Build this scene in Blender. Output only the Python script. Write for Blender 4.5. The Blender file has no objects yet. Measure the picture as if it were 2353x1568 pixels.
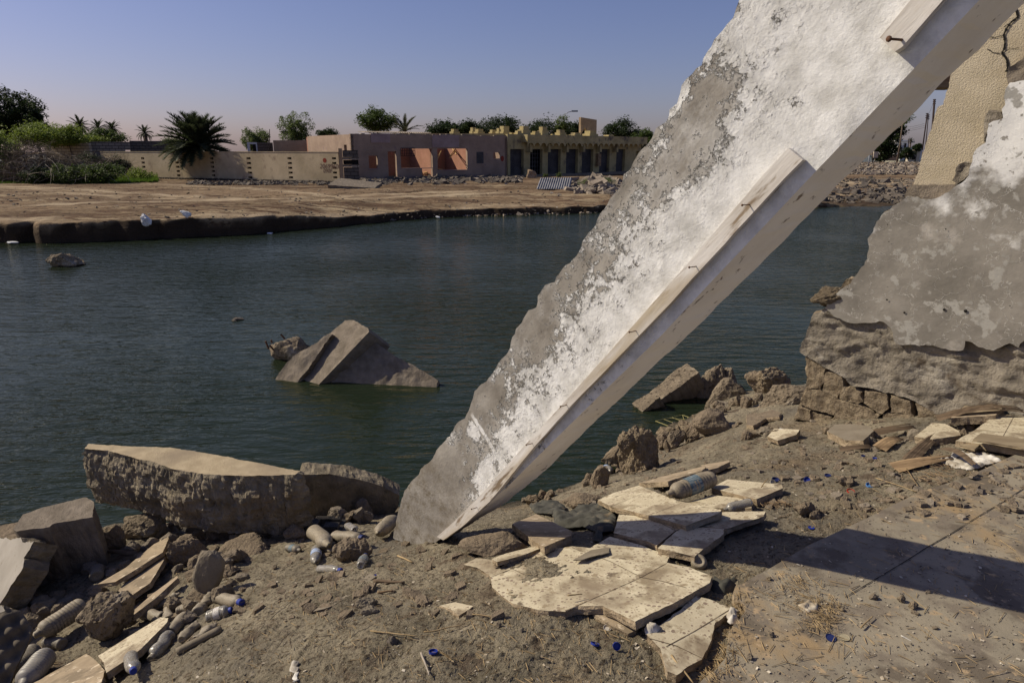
import bpy, bmesh, math, random
import numpy as np
from mathutils import Vector, Matrix, noise as mn
from mathutils.geometry import delaunay_2d_cdt
random.seed(7); R = math.radians
col = bpy.context.scene.collection
sc = bpy.context.scene
# ------------------------------------------------------------------ camera
PITCH = 15.65; CAMZ = 1.6; FPX = 1568.0; CW, CH = 2352.0, 1568.0
cd = bpy.data.cameras.new("camera"); cam = bpy.data.objects.new("camera", cd); col.objects.link(cam)
cam.location = (0, 0, CAMZ); cam.rotation_euler = (R(90-PITCH), 0, 0)
cd.sensor_width = 36; cd.lens = 36*FPX/CW; cd.clip_start = .05; cd.clip_end = 6000
sc.camera = cam
# ------------------------------------------------------------------ sky and sun
SUN_H = Vector((-math.cos(.219), math.sin(.219), 0)); SUN_E = .672
SDIR = Vector((SUN_H.x*math.cos(SUN_E), SUN_H.y*math.cos(SUN_E), math.sin(SUN_E)))
w = bpy.data.worlds.new("World"); sc.world = w; w.use_nodes = True
nt = w.node_tree; nt.nodes.clear()
sky = nt.nodes.new('ShaderNodeTexSky'); sky.sky_type = 'NISHITA'; sky.sun_disc = False
sky.sun_elevation = SUN_E; sky.sun_rotation = math.atan2(SUN_H.x, SUN_H.y)
sky.air_density = 1.0; sky.dust_density = 1.0; sky.ozone_density = 4.0; sky.altitude = 0
mixs = nt.nodes.new('ShaderNodeMix'); mixs.data_type = 'RGBA'; mixs.blend_type = 'MULTIPLY'; mixs.inputs[0].default_value = 1
mixs.inputs[7].default_value = (1.0, .835, 1.02, 1)
bg = nt.nodes.new('ShaderNodeBackground'); bg.inputs[1].default_value = .080
wo = nt.nodes.new('ShaderNodeOutputWorld')
nt.links.new(sky.outputs[0], mixs.inputs[6]); nt.links.new(mixs.outputs[2], bg.inputs[0]); nt.links.new(bg.outputs[0], wo.inputs[0])
sd = bpy.data.lights.new("sun", 'SUN'); sd.energy = 4.9; sd.angle = R(.5); sd.color = (1, .90, .71)
so = bpy.data.objects.new("sun", sd); col.objects.link(so); so.rotation_euler = SDIR.to_track_quat('Z', 'Y').to_euler()
sc.view_settings.view_transform = 'Standard'; sc.view_settings.look = 'None'; sc.view_settings.exposure = 0; sc.view_settings.gamma = 1
# ------------------------------------------------------------------ rays
cp, sp = math.cos(R(PITCH)), math.sin(R(PITCH))
def ray(u, v):
    x = (u-CW/2)/FPX; y = (CH/2-v)/FPX
    return Vector((x, cp+y*sp, -sp+y*cp))
CO = Vector((0, 0, CAMZ))
def Pz(u, v, z):
    d = ray(u, v); return CO + d*((z-CAMZ)/d.z)
def Py(u, v, y):
    d = ray(u, v); return CO + d*(y/d.y)
def Pn(u, v, o, n):
    d = ray(u, v); return CO + d*((o-CO).dot(n)/d.dot(n))
def depth(p): return p.y*cp-(p.z-CAMZ)*sp
def C1(x, y): return (x*.33564, 194.4+y*.33564)
def C2(x, y): return (729+x*.33564, 230.85+y*.33564)
def C3(x, y): return (x*.4131, 972+y*.4131)
def C4(x, y): return (789.75+x*.4131, 972+y*.4131)
def C5(x, y): return (1579.6+x*.4575, 850.5+y*.4575)
def C6(x, y): return (1761.7+x*.3488, y*.3488)
def C7(x, y): return (1761.7+x*.3488, 486+y*.3488)
def C8(x, y): return (546.75+x*.284, 668+y*.284)
def C9(x, y): return (1397.2+x*.2131, 789.7+y*.2131)
def CA(x, y): return (x*.2831, 1123.9+y*.2831)
def CB(x, y): return (1944+x*.1743, 212.6+y*.1743)
# ------------------------------------------------------------------ numpy noise
_rs = np.random.RandomState(3); _perm = _rs.permutation(1024); _val = _rs.rand(1024)*2-1
def vnoise(x, y):
    xi = np.floor(x).astype(int); yi = np.floor(y).astype(int); fx = x-xi; fy = y-yi
    fx = fx*fx*(3-2*fx); fy = fy*fy*(3-2*fy)
    def h(a, b): return _val[_perm[(_perm[a & 1023]+b) & 1023]]
    a = h(xi, yi); b = h(xi+1, yi); c = h(xi, yi+1); d = h(xi+1, yi+1)
    return (a*(1-fx)+b*fx)*(1-fy)+(c*(1-fx)+d*fx)*fy
def fbm(x, y, s, o=4):
    r = 0; a = 1; 
    for i in range(o): r = r+a*vnoise(x*s+17*i, y*s-9*i); a *= .5; s *= 2.03
    return r
# ------------------------------------------------------------------ materials
def nd(t, ty, **k):
    n = t.nodes.new(ty)
    for a, b in k.items(): setattr(n, a, b)
    return n
def mat(name, ramp, scale=5, layers=(), bump=(), rough=.9, spec=.25, stretch=None, detail=8, metal=0, trans=0, alpha=1, coat=0):
    m = bpy.data.materials.new(name); m.use_nodes = True; t = m.node_tree; L = t.links.new
    b = t.nodes['Principled BSDF']; b.inputs['Roughness'].default_value = rough
    b.inputs['Specular IOR Level'].default_value = spec; b.inputs['Metallic'].default_value = metal
    if trans: b.inputs['Transmission Weight'].default_value = trans
    tc = nd(t, 'ShaderNodeTexCoord'); mp = nd(t, 'ShaderNodeMapping'); L(tc.outputs['Object'], mp.inputs[0])
    if stretch: mp.inputs['Scale'].default_value = stretch
    def noise(s, d=6, ro=.55):
        n = nd(t, 'ShaderNodeTexNoise'); n.inputs['Scale'].default_value = s; n.inputs['Detail'].default_value = d
        n.inputs['Roughness'].default_value = ro; L(mp.outputs[0], n.inputs['Vector']); return n.outputs[0]
    n = noise(scale, detail, .62); cr = nd(t, 'ShaderNodeValToRGB'); L(n, cr.inputs[0])
    e = cr.color_ramp.elements
    while len(e) < len(ramp): e.new(.5)
    for q, (p, c) in zip(e, ramp): q.position = p; q.color = (*c, 1)
    out = cr.outputs[0]
    hts = []
    for ly in layers:
        kind, s, lo, hi, c = ly[:5]
        if kind == 'n': src = noise(s, 7, .6)
        elif kind == 'v':
            v = nd(t, 'ShaderNodeTexVoronoi'); v.inputs['Scale'].default_value = s; L(mp.outputs[0], v.inputs['Vector']); src = v.outputs['Distance']
        elif kind == 'vr':   # only some cells, by their random colour
            v = nd(t, 'ShaderNodeTexVoronoi'); v.inputs['Scale'].default_value = s; L(mp.outputs[0], v.inputs['Vector'])
            sx = nd(t, 'ShaderNodeSeparateXYZ'); L(v.outputs['Color'], sx.inputs[0])
            ad = nd(t, 'ShaderNodeMath', operation='MULTIPLY_ADD'); L(sx.outputs[0], ad.inputs[0]); ad.inputs[1].default_value = .55; L(v.outputs['Distance'], ad.inputs[2]); src = ad.outputs[0]
        elif kind == 'e':
            nn = nd(t, 'ShaderNodeTexNoise'); nn.inputs['Scale'].default_value = s*1.7; nn.inputs['Detail'].default_value = 5; L(mp.outputs[0], nn.inputs['Vector'])
            mx = nd(t, 'ShaderNodeMix', data_type='RGBA'); mx.inputs[0].default_value = .22; L(mp.outputs[0], mx.inputs[6]); L(nn.outputs[1], mx.inputs[7])
            v = nd(t, 'ShaderNodeTexVoronoi', feature='DISTANCE_TO_EDGE'); v.inputs['Scale'].default_value = s; L(mx.outputs[2], v.inputs['Vector']); src = v.outputs['Distance']
        elif kind in 'xyz':
            sx = nd(t, 'ShaderNodeSeparateXYZ'); L(tc.outputs['Object'], sx.inputs[0])
            ad = nd(t, 'ShaderNodeMath', operation='MULTIPLY_ADD'); nz = noise(s, 6, .6); L(nz, ad.inputs[0]); ad.inputs[1].default_value = ly[5]
            L(sx.outputs['xyz'.index(kind)], ad.inputs[2]); src = ad.outputs[0]
        mr = nd(t, 'ShaderNodeMapRange'); mr.inputs[1].default_value = lo; mr.inputs[2].default_value = hi; L(src, mr.inputs[0])
        mx = nd(t, 'ShaderNodeMix', data_type='RGBA'); L(mr.outputs[0], mx.inputs[0]); L(out, mx.inputs[6]); mx.inputs[7].default_value = (*c, 1); out = mx.outputs[2]
        if len(ly) > 6 or (kind not in 'xyz' and len(ly) > 5): hts.append((mr.outputs[0], ly[-1]))
    L(out, b.inputs['Base Color'])
    prev = None
    for s, st, di in bump:
        bp = nd(t, 'ShaderNodeBump'); bp.inputs['Strength'].default_value = st; bp.inputs['Distance'].default_value = di
        L(noise(s, 6, .6), bp.inputs['Height'])
        if prev: L(prev, bp.inputs['Normal'])
        prev = bp.outputs[0]
    for h, di in hts:
        bp = nd(t, 'ShaderNodeBump'); bp.inputs['Strength'].default_value = 1 if di > 0 else 1; bp.inputs['Distance'].default_value = abs(di); bp.invert = di < 0
        L(h, bp.inputs['Height'])
        if prev: L(prev, bp.inputs['Normal'])
        prev = bp.outputs[0]
    if prev: L(prev, b.inputs['Normal'])
    return m
def flat(name, c, rough=.6, **k):
    d = tuple(x*.78 for x in c); return mat(name, [(.35, d), (.65, c)], k.pop('scale', 6), rough=rough, **k)
MT = {}
DUST = (.20, .155, .10)
MT['dirt'] = mat('dirt', [(.3, (.14, .12, .084)), (.5, (.23, .197, .140)), (.7, (.32, .275, .195))], 3.2,
   layers=[('n', 1.1, .5, .62, (.165, .145, .112)), ('n', .8, .56, .7, (.19, .135, .078)), ('vr', 75, .17, .13, (.40, .34, .26)), ('vr', 130, .26, .18, (.055, .045, .035)), ('n', 45, .54, .64, (.085, .066, .046)), ('n', 7, .56, .66, (.12, .092, .065)), ('z', 6, -.93, -1.03, (.05, .042, .03), .08)],
   bump=[(38, 1, .022), (120, 1, .009), (9, .5, .02)], rough=.97, spec=.1)
MT['fardirt'] = mat('far_dirt', [(.36, (.105, .070, .042)), (.5, (.21, .152, .092)), (.66, (.35, .275, .175))], .6,
   layers=[('n', 2.5, .49, .57, (.095, .056, .034)), ('n', .2, .5, .62, (.22, .155, .095)), ('n', 9, .55, .62, (.07, .042, .027)), ], bump=[(6, .9, .12), (25, .7, .03)], rough=1, spec=.1, stretch=(.22, 1, 1))
_t = MT['fardirt'].node_tree; _b = _t.nodes['Principled BSDF']; _src = _b.inputs['Base Color'].links[0].from_socket
_at = nd(_t, 'ShaderNodeAttribute'); _at.attribute_name = 'dry'; _mx = nd(_t, 'ShaderNodeMix', data_type='RGBA'); _t.links.new(_at.outputs['Fac'], _mx.inputs[0]); _t.links.new(_src, _mx.inputs[6]); _mx.inputs[7].default_value = (.44, .35, .235, 1); _at2 = nd(_t, 'ShaderNodeAttribute'); _at2.attribute_name = 'wet_shade'; _m2 = nd(_t, 'ShaderNodeMix', data_type='RGBA'); _t.links.new(_at2.outputs['Fac'], _m2.inputs[0]); _t.links.new(_mx.outputs[2], _m2.inputs[6]); _m2.inputs[7].default_value = (.045, .032, .022, 1); _t.links.new(_m2.outputs[2], _b.inputs['Base Color'])
MT['floor'] = mat('dusty_floor', [(.35, (.205, .18, .135)), (.6, (.285, .245, .18))], 2.3,
   layers=[('n', 1.6, .56, .66, (.30, .215, .12)), ('n', 6, .50, .60, (.19, .158, .12)), ('vr', 80, .26, .19, (.09, .075, .06)), ('n', 3.1, .55, .60, (.14, .115, .085)), ('n', 14, .60, .66, (.38, .28, .17)), ('n', .9, .56, .72, (.11, .085, .06))],
   bump=[(60, .3, .004), (200, .35, .002), (8, .3, .01)], rough=.9)
MT['terrazzo'] = mat('terrazzo', [(.38, (.42, .36, .25)), (.62, (.60, .535, .385))], 6,
   layers=[('vr', 58, .50, .43, (.23, .175, .13)), ('vr', 96, .42, .34, (.33, .26, .18)), ('vr', 40, .22, .18, (.12, .09, .075)), ('n', 5, .50, .62, (.25, .20, .13)), ('n', 22, .56, .64, (.30, .24, .155)), ('n', 2.2, .54, .66, (.24, .19, .13)), ('n', 11, .60, .66, (.16, .125, .085))],
   bump=[(70, .25, .003), (14, .3, .006)], rough=.8)
MT['terrazzo_dusty'] = mat('terrazzo_dusty', [(.38, (.27, .21, .14)), (.62, (.42, .33, .22))], 6,
   layers=[('vr', 52, .30, .25, (.15, .115, .09)), ('n', 5, .48, .6, (.21, .165, .11)), ('n', 17, .58, .64, (.55, .46, .34))], bump=[(70, .3, .004), (14, .3, .006)], rough=.9)
MT['tile_side'] = mat('broken_screed', [(.35, (.20, .15, .095)), (.65, (.38, .30, .2))], 20, bump=[(50, 1, .012), (150, .8, .005)], rough=.95)
MT['stucco'] = mat('slab_stucco', [(.35, (.33, .26, .165)), (.65, (.43, .35, .23))], 12, layers=[('n', 2, .5, .7, (.27, .215, .145)), ('vr', 9, .07, .04, (.08, .06, .045))], bump=[(95, .8, .006), (30, .4, .006)], rough=.95)
MT['conglom'] = mat('rubble_concrete', [(.3, (.15, .128, .092)), (.5, (.255, .215, .155)), (.7, (.36, .305, .225))], 9,
   layers=[('vr', 26, .2, .12, (.22, .18, .14), .006), ('n', 3, .55, .7, (.24, .185, .12))], bump=[(22, 1, .035), (70, 1, .014), (180, .8, .005)], rough=.97, spec=.12)
MT['rock'] = mat('rock', [(.3, (.14, .112, .08)), (.55, (.225, .182, .13)), (.7, (.30, .25, .18))], 6,
   layers=[('vr', 34, .30, .22, (.34, .29, .215), .004), ('n', 26, .56, .64, (.10, .08, .058), -.006), ('n', 2.5, .56, .64, (.36, .32, .26)), ('n', 4, .6, .72, (.13, .10, .07))], bump=[(12, .9, .03), (50, .8, .01), (170, .7, .004)], rough=.96, spec=.12)
MT['bankrock'] = mat('dusty_lump', [(.3, (.17, .135, .095)), (.65, (.26, .205, .145))], 7, layers=[('vr', 40, .16, .1, (.33, .28, .2), .004)], bump=[(18, 1, .035), (60, 1, .012), (170, .8, .005)], rough=.97, spec=.1)
MT['stone_smooth'] = mat('dusty_stone', [(.35, (.17, .14, .10)), (.65, (.235, .20, .15))], 5, bump=[(9, .5, .02), (60, .4, .004)], rough=.85)
MT['greyblock'] = mat('grey_block', [(.35, (.15, .125, .095)), (.65, (.25, .21, .165))], 8, layers=[('n', 3, .55, .7, (.30, .25, .19))], bump=[(30, .8, .012), (110, .9, .007)], rough=.95, spec=.12)
MT['greysmooth'] = mat('grey_screed', [(.35, (.25, .225, .19)), (.65, (.34, .31, .27))], 4, layers=[('n', 9, .6, .7, (.2, .17, .13))], bump=[(14, .2, .008), (90, .3, .002)], rough=.75)
MT['stucco_beige'] = mat('beige_stucco', [(.35, (.44, .375, .265)), (.65, (.55, .475, .35))], 5, layers=[('vr', 7, .10, .06, (.14, .12, .09)), ('n', 1.2, .52, .7, (.42, .33, .215))], bump=[(85, 1, .007), (170, .8, .003)], rough=.95, spec=.1)
MT['ruin_rough'] = mat('worn_render', [(.35, (.19, .165, .13)), (.65, (.30, .265, .215))], 7,
   layers=[('n', 2.6, .55, .63, (.36, .325, .27)), ('n', 5, .58, .68, (.15, .12, .09))], bump=[(5, .8, .04), (16, 1, .03), (45, 1, .014), (150, 1, .006)], rough=.97, spec=.1)
MT['ruin_stone'] = mat('aggregate_stone', [(.3, (.16, .12, .08)), (.65, (.34, .275, .19))], 22, layers=[('vr', 60, .2, .1, (.36, .31, .24), .004)], bump=[(40, 1, .03), (120, 1, .01)], rough=.97, spec=.1)
MT['wood'] = mat('painted_wood', [(.35, (.42, .37, .31)), (.6, (.68, .65, .61))], 9, layers=[('n', 30, .57, .67, (.25, .19, .13)), ('n', 5, .50, .62, (.44, .37, .27)), ('n', 12, .62, .67, (.20, .15, .10))], bump=[(40, .5, .004)], rough=.75, stretch=(.18, 1, 1))
MT['wood_bare'] = mat('bare_wood', [(.35, (.14, .09, .05)), (.65, (.34, .235, .13))], 14, bump=[(30, .6, .005)], rough=.85, stretch=(.15, 1, 1))
MT['barkdark'] = mat('dry_leaf_dark', [(.35, (.06, .04, .025)), (.65, (.17, .12, .075))], 20, bump=[(40, .7, .004)], rough=.8, stretch=(.1, 1, 1))
MT['cardboard'] = mat('weathered_board', [(.35, (.19, .145, .09)), (.65, (.30, .24, .155))], 9, bump=[(60, .3, .002)], rough=.85, stretch=(.3, 1, 1))
MT['rust'] = mat('rusty_steel', [(.35, (.06, .03, .018)), (.65, (.17, .08, .04))], 30, bump=[(90, .6, .002)], rough=.8)
MT['cloth'] = mat('dirty_cloth', [(.35, (.045, .044, .038)), (.65, (.095, .092, .078))], 9, layers=[('n', 12, .6, .7, (.17, .135, .09))], bump=[(200, .4, .002)], rough=.95, spec=.1)
MT['blackplastic'] = mat('dusty_black_plastic', [(.4, (.022, .021, .02)), (.6, (.07, .06, .048))], 25, rough=.5)
MT['foam'] = mat('dusty_foam', [(.35, (.10, .085, .066)), (.65, (.165, .14, .11))], 6, bump=[(120, .4, .003)], rough=.95, spec=.1)
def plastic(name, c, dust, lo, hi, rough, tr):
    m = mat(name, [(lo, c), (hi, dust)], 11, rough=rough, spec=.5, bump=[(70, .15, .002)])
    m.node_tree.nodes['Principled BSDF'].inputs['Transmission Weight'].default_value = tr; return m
MT['pet_dusty'] = plastic('dusty_plastic', (.17, .145, .105), (.285, .235, .165), .4, .6, .62, .0)
MT['pet_clear'] = plastic('clear_plastic', (.48, .47, .44), (.30, .25, .18), .42, .6, .25, .45)
MT['pet_grey'] = plastic('grey_dusty_plastic', (.22, .21, .20), (.30, .27, .23), .4, .6, .5, .15)
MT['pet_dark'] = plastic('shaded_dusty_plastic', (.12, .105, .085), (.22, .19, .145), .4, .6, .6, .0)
MT['capblue'] = flat('cap_blue', (.02, .04, .26), .5); MT['capnavy'] = flat('cap_navy', (.02, .03, .12), .5)
MT['capsky'] = flat('cap_light_blue', (.10, .25, .55), .45); MT['capred'] = flat('cap_red', (.42, .035, .02), .45)
MT['capwhite'] = flat('cap_white', (.5, .46, .4), .5); MT['capbeige'] = flat('cap_beige', (.38, .33, .22), .6)
MT['lbl_blue'] = mat('label_blue', [(.45, (.05, .16, .42)), (.55, (.55, .57, .58))], 18, rough=.5)
MT['lbl_dark'] = mat('label_dark', [(.4, (.04, .09, .13)), (.6, (.22, .24, .24))], 9, rough=.6)
MT['lbl_white'] = mat('label_white', [(.45, (.60, .58, .55)), (.6, (.35, .30, .24))], 18, rough=.6)
MT['paper'] = mat('paper', [(.4, (.30, .26, .20)), (.6, (.62, .59, .53))], 12, rough=.8)
MT['bag'] = mat('white_bag', [(.4, (.5, .5, .5)), (.6, (.78, .78, .78))], 4, rough=.6, bump=[(8, .5, .03)])
MT['straw'] = mat('straw', [(.35, (.17, .115, .055)), (.65, (.42, .31, .17))], 14, rough=.9)
MT['chips'] = mat('litter_chips', [(.4, (.30, .24, .16)), (.6, (.55, .49, .39))], 9, rough=.9)
MT['gravel'] = mat('gravel', [(.35, (.10, .085, .065)), (.65, (.27, .23, .18))], 9, rough=.95)
# far
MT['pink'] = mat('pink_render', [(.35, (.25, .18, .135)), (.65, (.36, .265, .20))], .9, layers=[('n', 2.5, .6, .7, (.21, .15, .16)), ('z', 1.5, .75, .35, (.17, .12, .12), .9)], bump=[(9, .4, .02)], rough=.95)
MT['pinktrim'] = mat('pink_pale_render', [(.35, (.27, .20, .19)), (.65, (.36, .27, .26))], 1.5, rough=.95)
MT['orange'] = mat('orange_render', [(.35, (.30, .15, .10)), (.65, (.39, .205, .14))], .8, layers=[('n', 3, .58, .7, (.45, .2, .17))], rough=.95)
MT['yellow'] = mat('yellow_render', [(.35, (.34, .275, .13)), (.65, (.47, .39, .20))], 1.1, layers=[('n', .9, .56, .66, (.15, .125, .09)), ('n', 5, .62, .7, (.11, .095, .07))], bump=[(9, .4, .02)], rough=.95)
MT['shutter'] = mat('steel_shutter', [(.4, (.045, .042, .045)), (.6, (.085, .08, .08))], 1.5, rough=.6)
MT['dark'] = flat('shade_dark', (.012, .011, .010), .95)  # near-black colour for the shade inside gaps, cracks, holes and openings
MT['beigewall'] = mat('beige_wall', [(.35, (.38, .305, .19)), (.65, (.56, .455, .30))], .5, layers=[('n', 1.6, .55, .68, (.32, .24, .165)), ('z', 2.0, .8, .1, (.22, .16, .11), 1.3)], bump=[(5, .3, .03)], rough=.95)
MT['cobble'] = mat('cobble_footing', [(.35, (.10, .08, .06)), (.65, (.25, .20, .15))], 7, layers=[('v', 6, .3, .42, (.03, .025, .02), -.08)], rough=.95)
def brick(name, c1, c2, mort, sc_=1, bw=.45, rh=.22):
    m = bpy.data.materials.new(name); m.use_nodes = True; t = m.node_tree; b = t.nodes['Principled BSDF']; b.inputs['Roughness'].default_value = .95; b.inputs['Specular IOR Level'].default_value = .1
    tc = nd(t, 'ShaderNodeTexCoord'); sx = nd(t, 'ShaderNodeSeparateXYZ'); cx = nd(t, 'ShaderNodeCombineXYZ')
    t.links.new(tc.outputs['Object'], sx.inputs[0]); t.links.new(sx.outputs[0], cx.inputs[0]); t.links.new(sx.outputs[2], cx.inputs[1])
    br = nd(t, 'ShaderNodeTexBrick'); t.links.new(cx.outputs[0], br.inputs[0]); br.inputs['Scale'].default_value = sc_
    br.inputs['Brick Width'].default_value = bw; br.inputs['Row Height'].default_value = rh; br.inputs['Mortar Size'].default_value = .018
    br.inputs[1].default_value = (*c1, 1); br.inputs[2].default_value = (*c2, 1); br.inputs[3].default_value = (*mort, 1)
    t.links.new(br.outputs[0], b.inputs[0])
    bp = nd(t, 'ShaderNodeBump'); bp.inputs['Distance'].default_value = .02; t.links.new(br.outputs[1], bp.inputs['Height']); bp.invert = True; t.links.new(bp.outputs[0], b.inputs['Normal'])
    return m
MT['block'] = brick('grey_blockwork', (.21, .18, .15), (.30, .26, .21), (.07, .06, .05))
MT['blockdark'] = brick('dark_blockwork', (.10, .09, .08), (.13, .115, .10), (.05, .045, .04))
MT['blockpale'] = brick('pale_blockwork', (.33, .27, .19), (.42, .35, .26), (.16, .13, .09))
MT['mud'] = mat('tan_render', [(.35, (.27, .195, .125)), (.65, (.38, .285, .19))], .9, layers=[('n', 3, .58, .68, (.16, .12, .08))], bump=[(5, .5, .03)], rough=.95)
MT['white'] = mat('white_render', [(.4, (.50, .50, .50)), (.6, (.64, .63, .61))], .5, rough=.9)
MT['cream'] = flat('cream_render', (.55, .48, .37), .9, scale=.5)
MT['zinc'] = mat('corrugated_zinc', [(.35, (.13, .13, .14)), (.65, (.24, .24, .25))], 2, rough=.6, metal=.2)
def leafm(name, c1, c2, c3, s=1.5):
    m = mat(name, [(.3, c1), (.5, c2), (.68, c3)], s, rough=.65, spec=.25)
    t = m.node_tree; b = t.nodes['Principled BSDF']; tr = nd(t, 'ShaderNodeBsdfTranslucent'); mx = nd(t, 'ShaderNodeMixShader'); mx.inputs[0].default_value = .38
    t.links.new(b.inputs['Base Color'].links[0].from_socket, tr.inputs[0]); t.links.new(b.outputs[0], mx.inputs[1]); t.links.new(tr.outputs[0], mx.inputs[2]); t.links.new(mx.outputs[0], t.nodes['Material Output'].inputs[0]); return m
MT['leafdark'] = leafm('leaf_dark', (.012, .022, .008), (.028, .045, .015), (.05, .075, .022))
MT['leafmid'] = leafm('leaf_mid', (.035, .055, .012), (.07, .105, .024), (.11, .15, .035))
MT['leafyellow'] = leafm('leaf_yellow_green', (.09, .125, .018), (.17, .225, .035), (.25, .31, .06), .8)
MT['leafolive'] = leafm('leaf_olive', (.07, .10, .03), (.12, .16, .05), (.17, .21, .07))
MT['palm'] = leafm('palm_leaf', (.018, .026, .012), (.04, .052, .024), (.075, .085, .045))
MT['palmpale'] = leafm('palm_leaf_pale', (.05, .055, .03), (.085, .09, .05), (.12, .12, .075))
MT['grass'] = leafm('grass_leaf', (.05, .09, .010), (.10, .17, .02), (.15, .23, .035), 1.2)
MT['bark'] = mat('bark', [(.35, (.07, .052, .038)), (.65, (.15, .115, .085))], 5, bump=[(9, .8, .03)], rough=.95)
MT['deadwood'] = mat('dead_twigs', [(.35, (.085, .066, .048)), (.65, (.20, .158, .115))], 3, rough=.95)
MT['deadpale'] = flat('dead_branch_pale', (.36, .31, .25), .9)
MT['rubblemat'] = mat('rubble', [(.3, (.11, .095, .08)), (.5, (.23, .19, .15)), (.7, (.38, .32, .25))], .9, bump=[(9, .8, .04)], rough=.95)
MT['rubbledark'] = mat('dark_rubble', [(.3, (.05, .044, .038)), (.7, (.18, .15, .12))], 1.4, bump=[(9, .8, .04)], rough=.95)
MT['graffiti'] = flat('graffiti_brown', (.15, .085, .06), .9); MT['redmark'] = flat('red_spray', (.28, .05, .03), .9)
MT['polewood'] = flat('dark_pole', (.045, .03, .028), .9); MT['steelgrey'] = flat('grey_steel', (.25, .26, .28), .5)
MT['carwhite'] = flat('car_white', (.78, .8, .84), .25); MT['glassdark'] = flat('car_glass', (.015, .02, .035), .1, spec=.5); MT['tyre'] = flat('tyre_rubber', (.03, .028, .026), .85)
MT['tyredust'] = flat('dusty_tyre', (.21, .165, .12), .95)
MT['net'] = flat('yellow_cord', (.32, .29, .12), .8)
# ------------------------------------------------------------------ object helpers
def tag(o, label=None, cat=None, group=None, kind=None):
    if label: o['label'] = label
    if cat: o['category'] = cat
    if group: o['group'] = group
    if kind: o['kind'] = kind
    return o
def empty(name, loc, label=None, cat=None, group=None, rz=0):
    o = bpy.data.objects.new(name, None); col.objects.link(o); o.location = loc; o.rotation_euler = (0, 0, rz); o.empty_display_size = .1
    return tag(o, label, cat, group)
def link(name, me, parent=None, M=None):
    o = bpy.data.objects.new(name, me); col.objects.link(o)
    if M is not None: o.matrix_world = M
    if parent:
        pm = Matrix.LocRotScale(parent.location, parent.rotation_euler, parent.scale)
        if parent.parent: 
            pp = parent.parent; pm = Matrix.LocRotScale(pp.location, pp.rotation_euler, pp.scale) @ pm
        o.parent = parent
        o.matrix_basis = pm.inverted() @ (M if M is not None else Matrix.Identity(4))
    return o
class MB:
    def __init__(s): s.v = []; s.f = []; s.m = []; s.sm = []
    def add(s, vs, fs, m=0, smooth=False):
        b = len(s.v); s.v += [tuple(q) for q in vs]; s.f += [tuple(i+b for i in q) for q in fs]; s.m += [m]*len(fs); s.sm += [smooth]*len(fs)
    def box(s, c, d, M=None, m=0):
        c = Vector(c); hx, hy, hz = [q/2 for q in d]
        vs = [Vector((x, y, z)) for x in (-hx, hx) for y in (-hy, hy) for z in (-hz, hz)]
        if M is not None: vs = [M @ q for q in vs]
        s.add([q+c for q in vs], [(0, 1, 3, 2), (4, 6, 7, 5), (0, 4, 5, 1), (2, 3, 7, 6), (0, 2, 6, 4), (1, 5, 7, 3)], m)
    def tube(s, pts, rad, n=6, m=0, cap=True):
        pts = [Vector(p) for p in pts]
        if not hasattr(rad, '__len__'): rad = [rad]*len(pts)
        rings = []; 
        for i, p in enumerate(pts):
            t = (pts[min(i+1, len(pts)-1)]-pts[max(i-1, 0)]).normalized()
            a = t.cross(Vector((0, 0, 1))); a = a if a.length > .1 else t.cross(Vector((1, 0, 0))); a.normalize(); b = t.cross(a)
            rings += [p+(a*math.cos(6.2832*k/n)+b*math.sin(6.2832*k/n))*rad[i] for k in range(n)]
        fs = [(i*n+k, i*n+(k+1) % n, (i+1)*n+(k+1) % n, (i+1)*n+k) for i in range(len(pts)-1) for k in range(n)]
        if cap: fs += [tuple(range(n))[::-1], tuple(range((len(pts)-1)*n, len(pts)*n))]
        s.add(rings, fs, m, n > 6)
    def build(s, name, mats, parent=None, M=None, base=None):
        me = bpy.data.meshes.new(name)
        if not isinstance(mats, (list, tuple)): mats = [mats]
        vs = s.v
        if base is not None and M is None:
            b = Vector(base); vs = [tuple(Vector(q)-b) for q in vs]; M = Matrix.Translation(b)
        me.from_pydata(vs, [], s.f); me.polygons.foreach_set('material_index', s.m); me.polygons.foreach_set('use_smooth', s.sm)
        for q in mats: me.materials.append(q)
        me.update(); return link(name, me, parent, M)
def frame(o, n, ex=None):
    n = Vector(n).normalized(); ex = Vector(ex) if ex is not None else Vector((1, 0, 0)); ex = (ex-n*ex.dot(n)).normalized(); ey = n.cross(ex)
    M = Matrix.Identity(4)
    for i in range(3): M[i][0] = ex[i]; M[i][1] = ey[i]; M[i][2] = n[i]; M[i][3] = o[i]
    return M
def local(pxs, M, off=0):
    n = M.col[2].xyz; o = M.col[3].xyz+n*off; I = M.inverted(); r = []
    for u, v in pxs:
        q = I @ Pn(u, v, o, n); r.append((q.x, q.y))
    return r
def inside(P, poly):
    x, y = P[:, 0], P[:, 1]; r = np.zeros(len(P), bool); n = len(poly)
    for i in range(n):
        x1, y1 = poly[i]; x2, y2 = poly[(i+1) % n]
        if y1 == y2: continue
        c = ((y1 > y) != (y2 > y)) & (x < (x2-x1)*(y-y1)/(y2-y1)+x1); r ^= c
    return r
def bdist(P, poly):
    d = np.full(len(P), 1e9); n = len(poly)
    for i in range(n):
        a = np.array(poly[i]); b = np.array(poly[(i+1) % n]); ab = b-a; l = ab@ab+1e-12
        t = np.clip(((P-a)@ab)/l, 0, 1); q = a+t[:, None]*ab; d = np.minimum(d, np.hypot(*(P-q).T))
    return d
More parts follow.
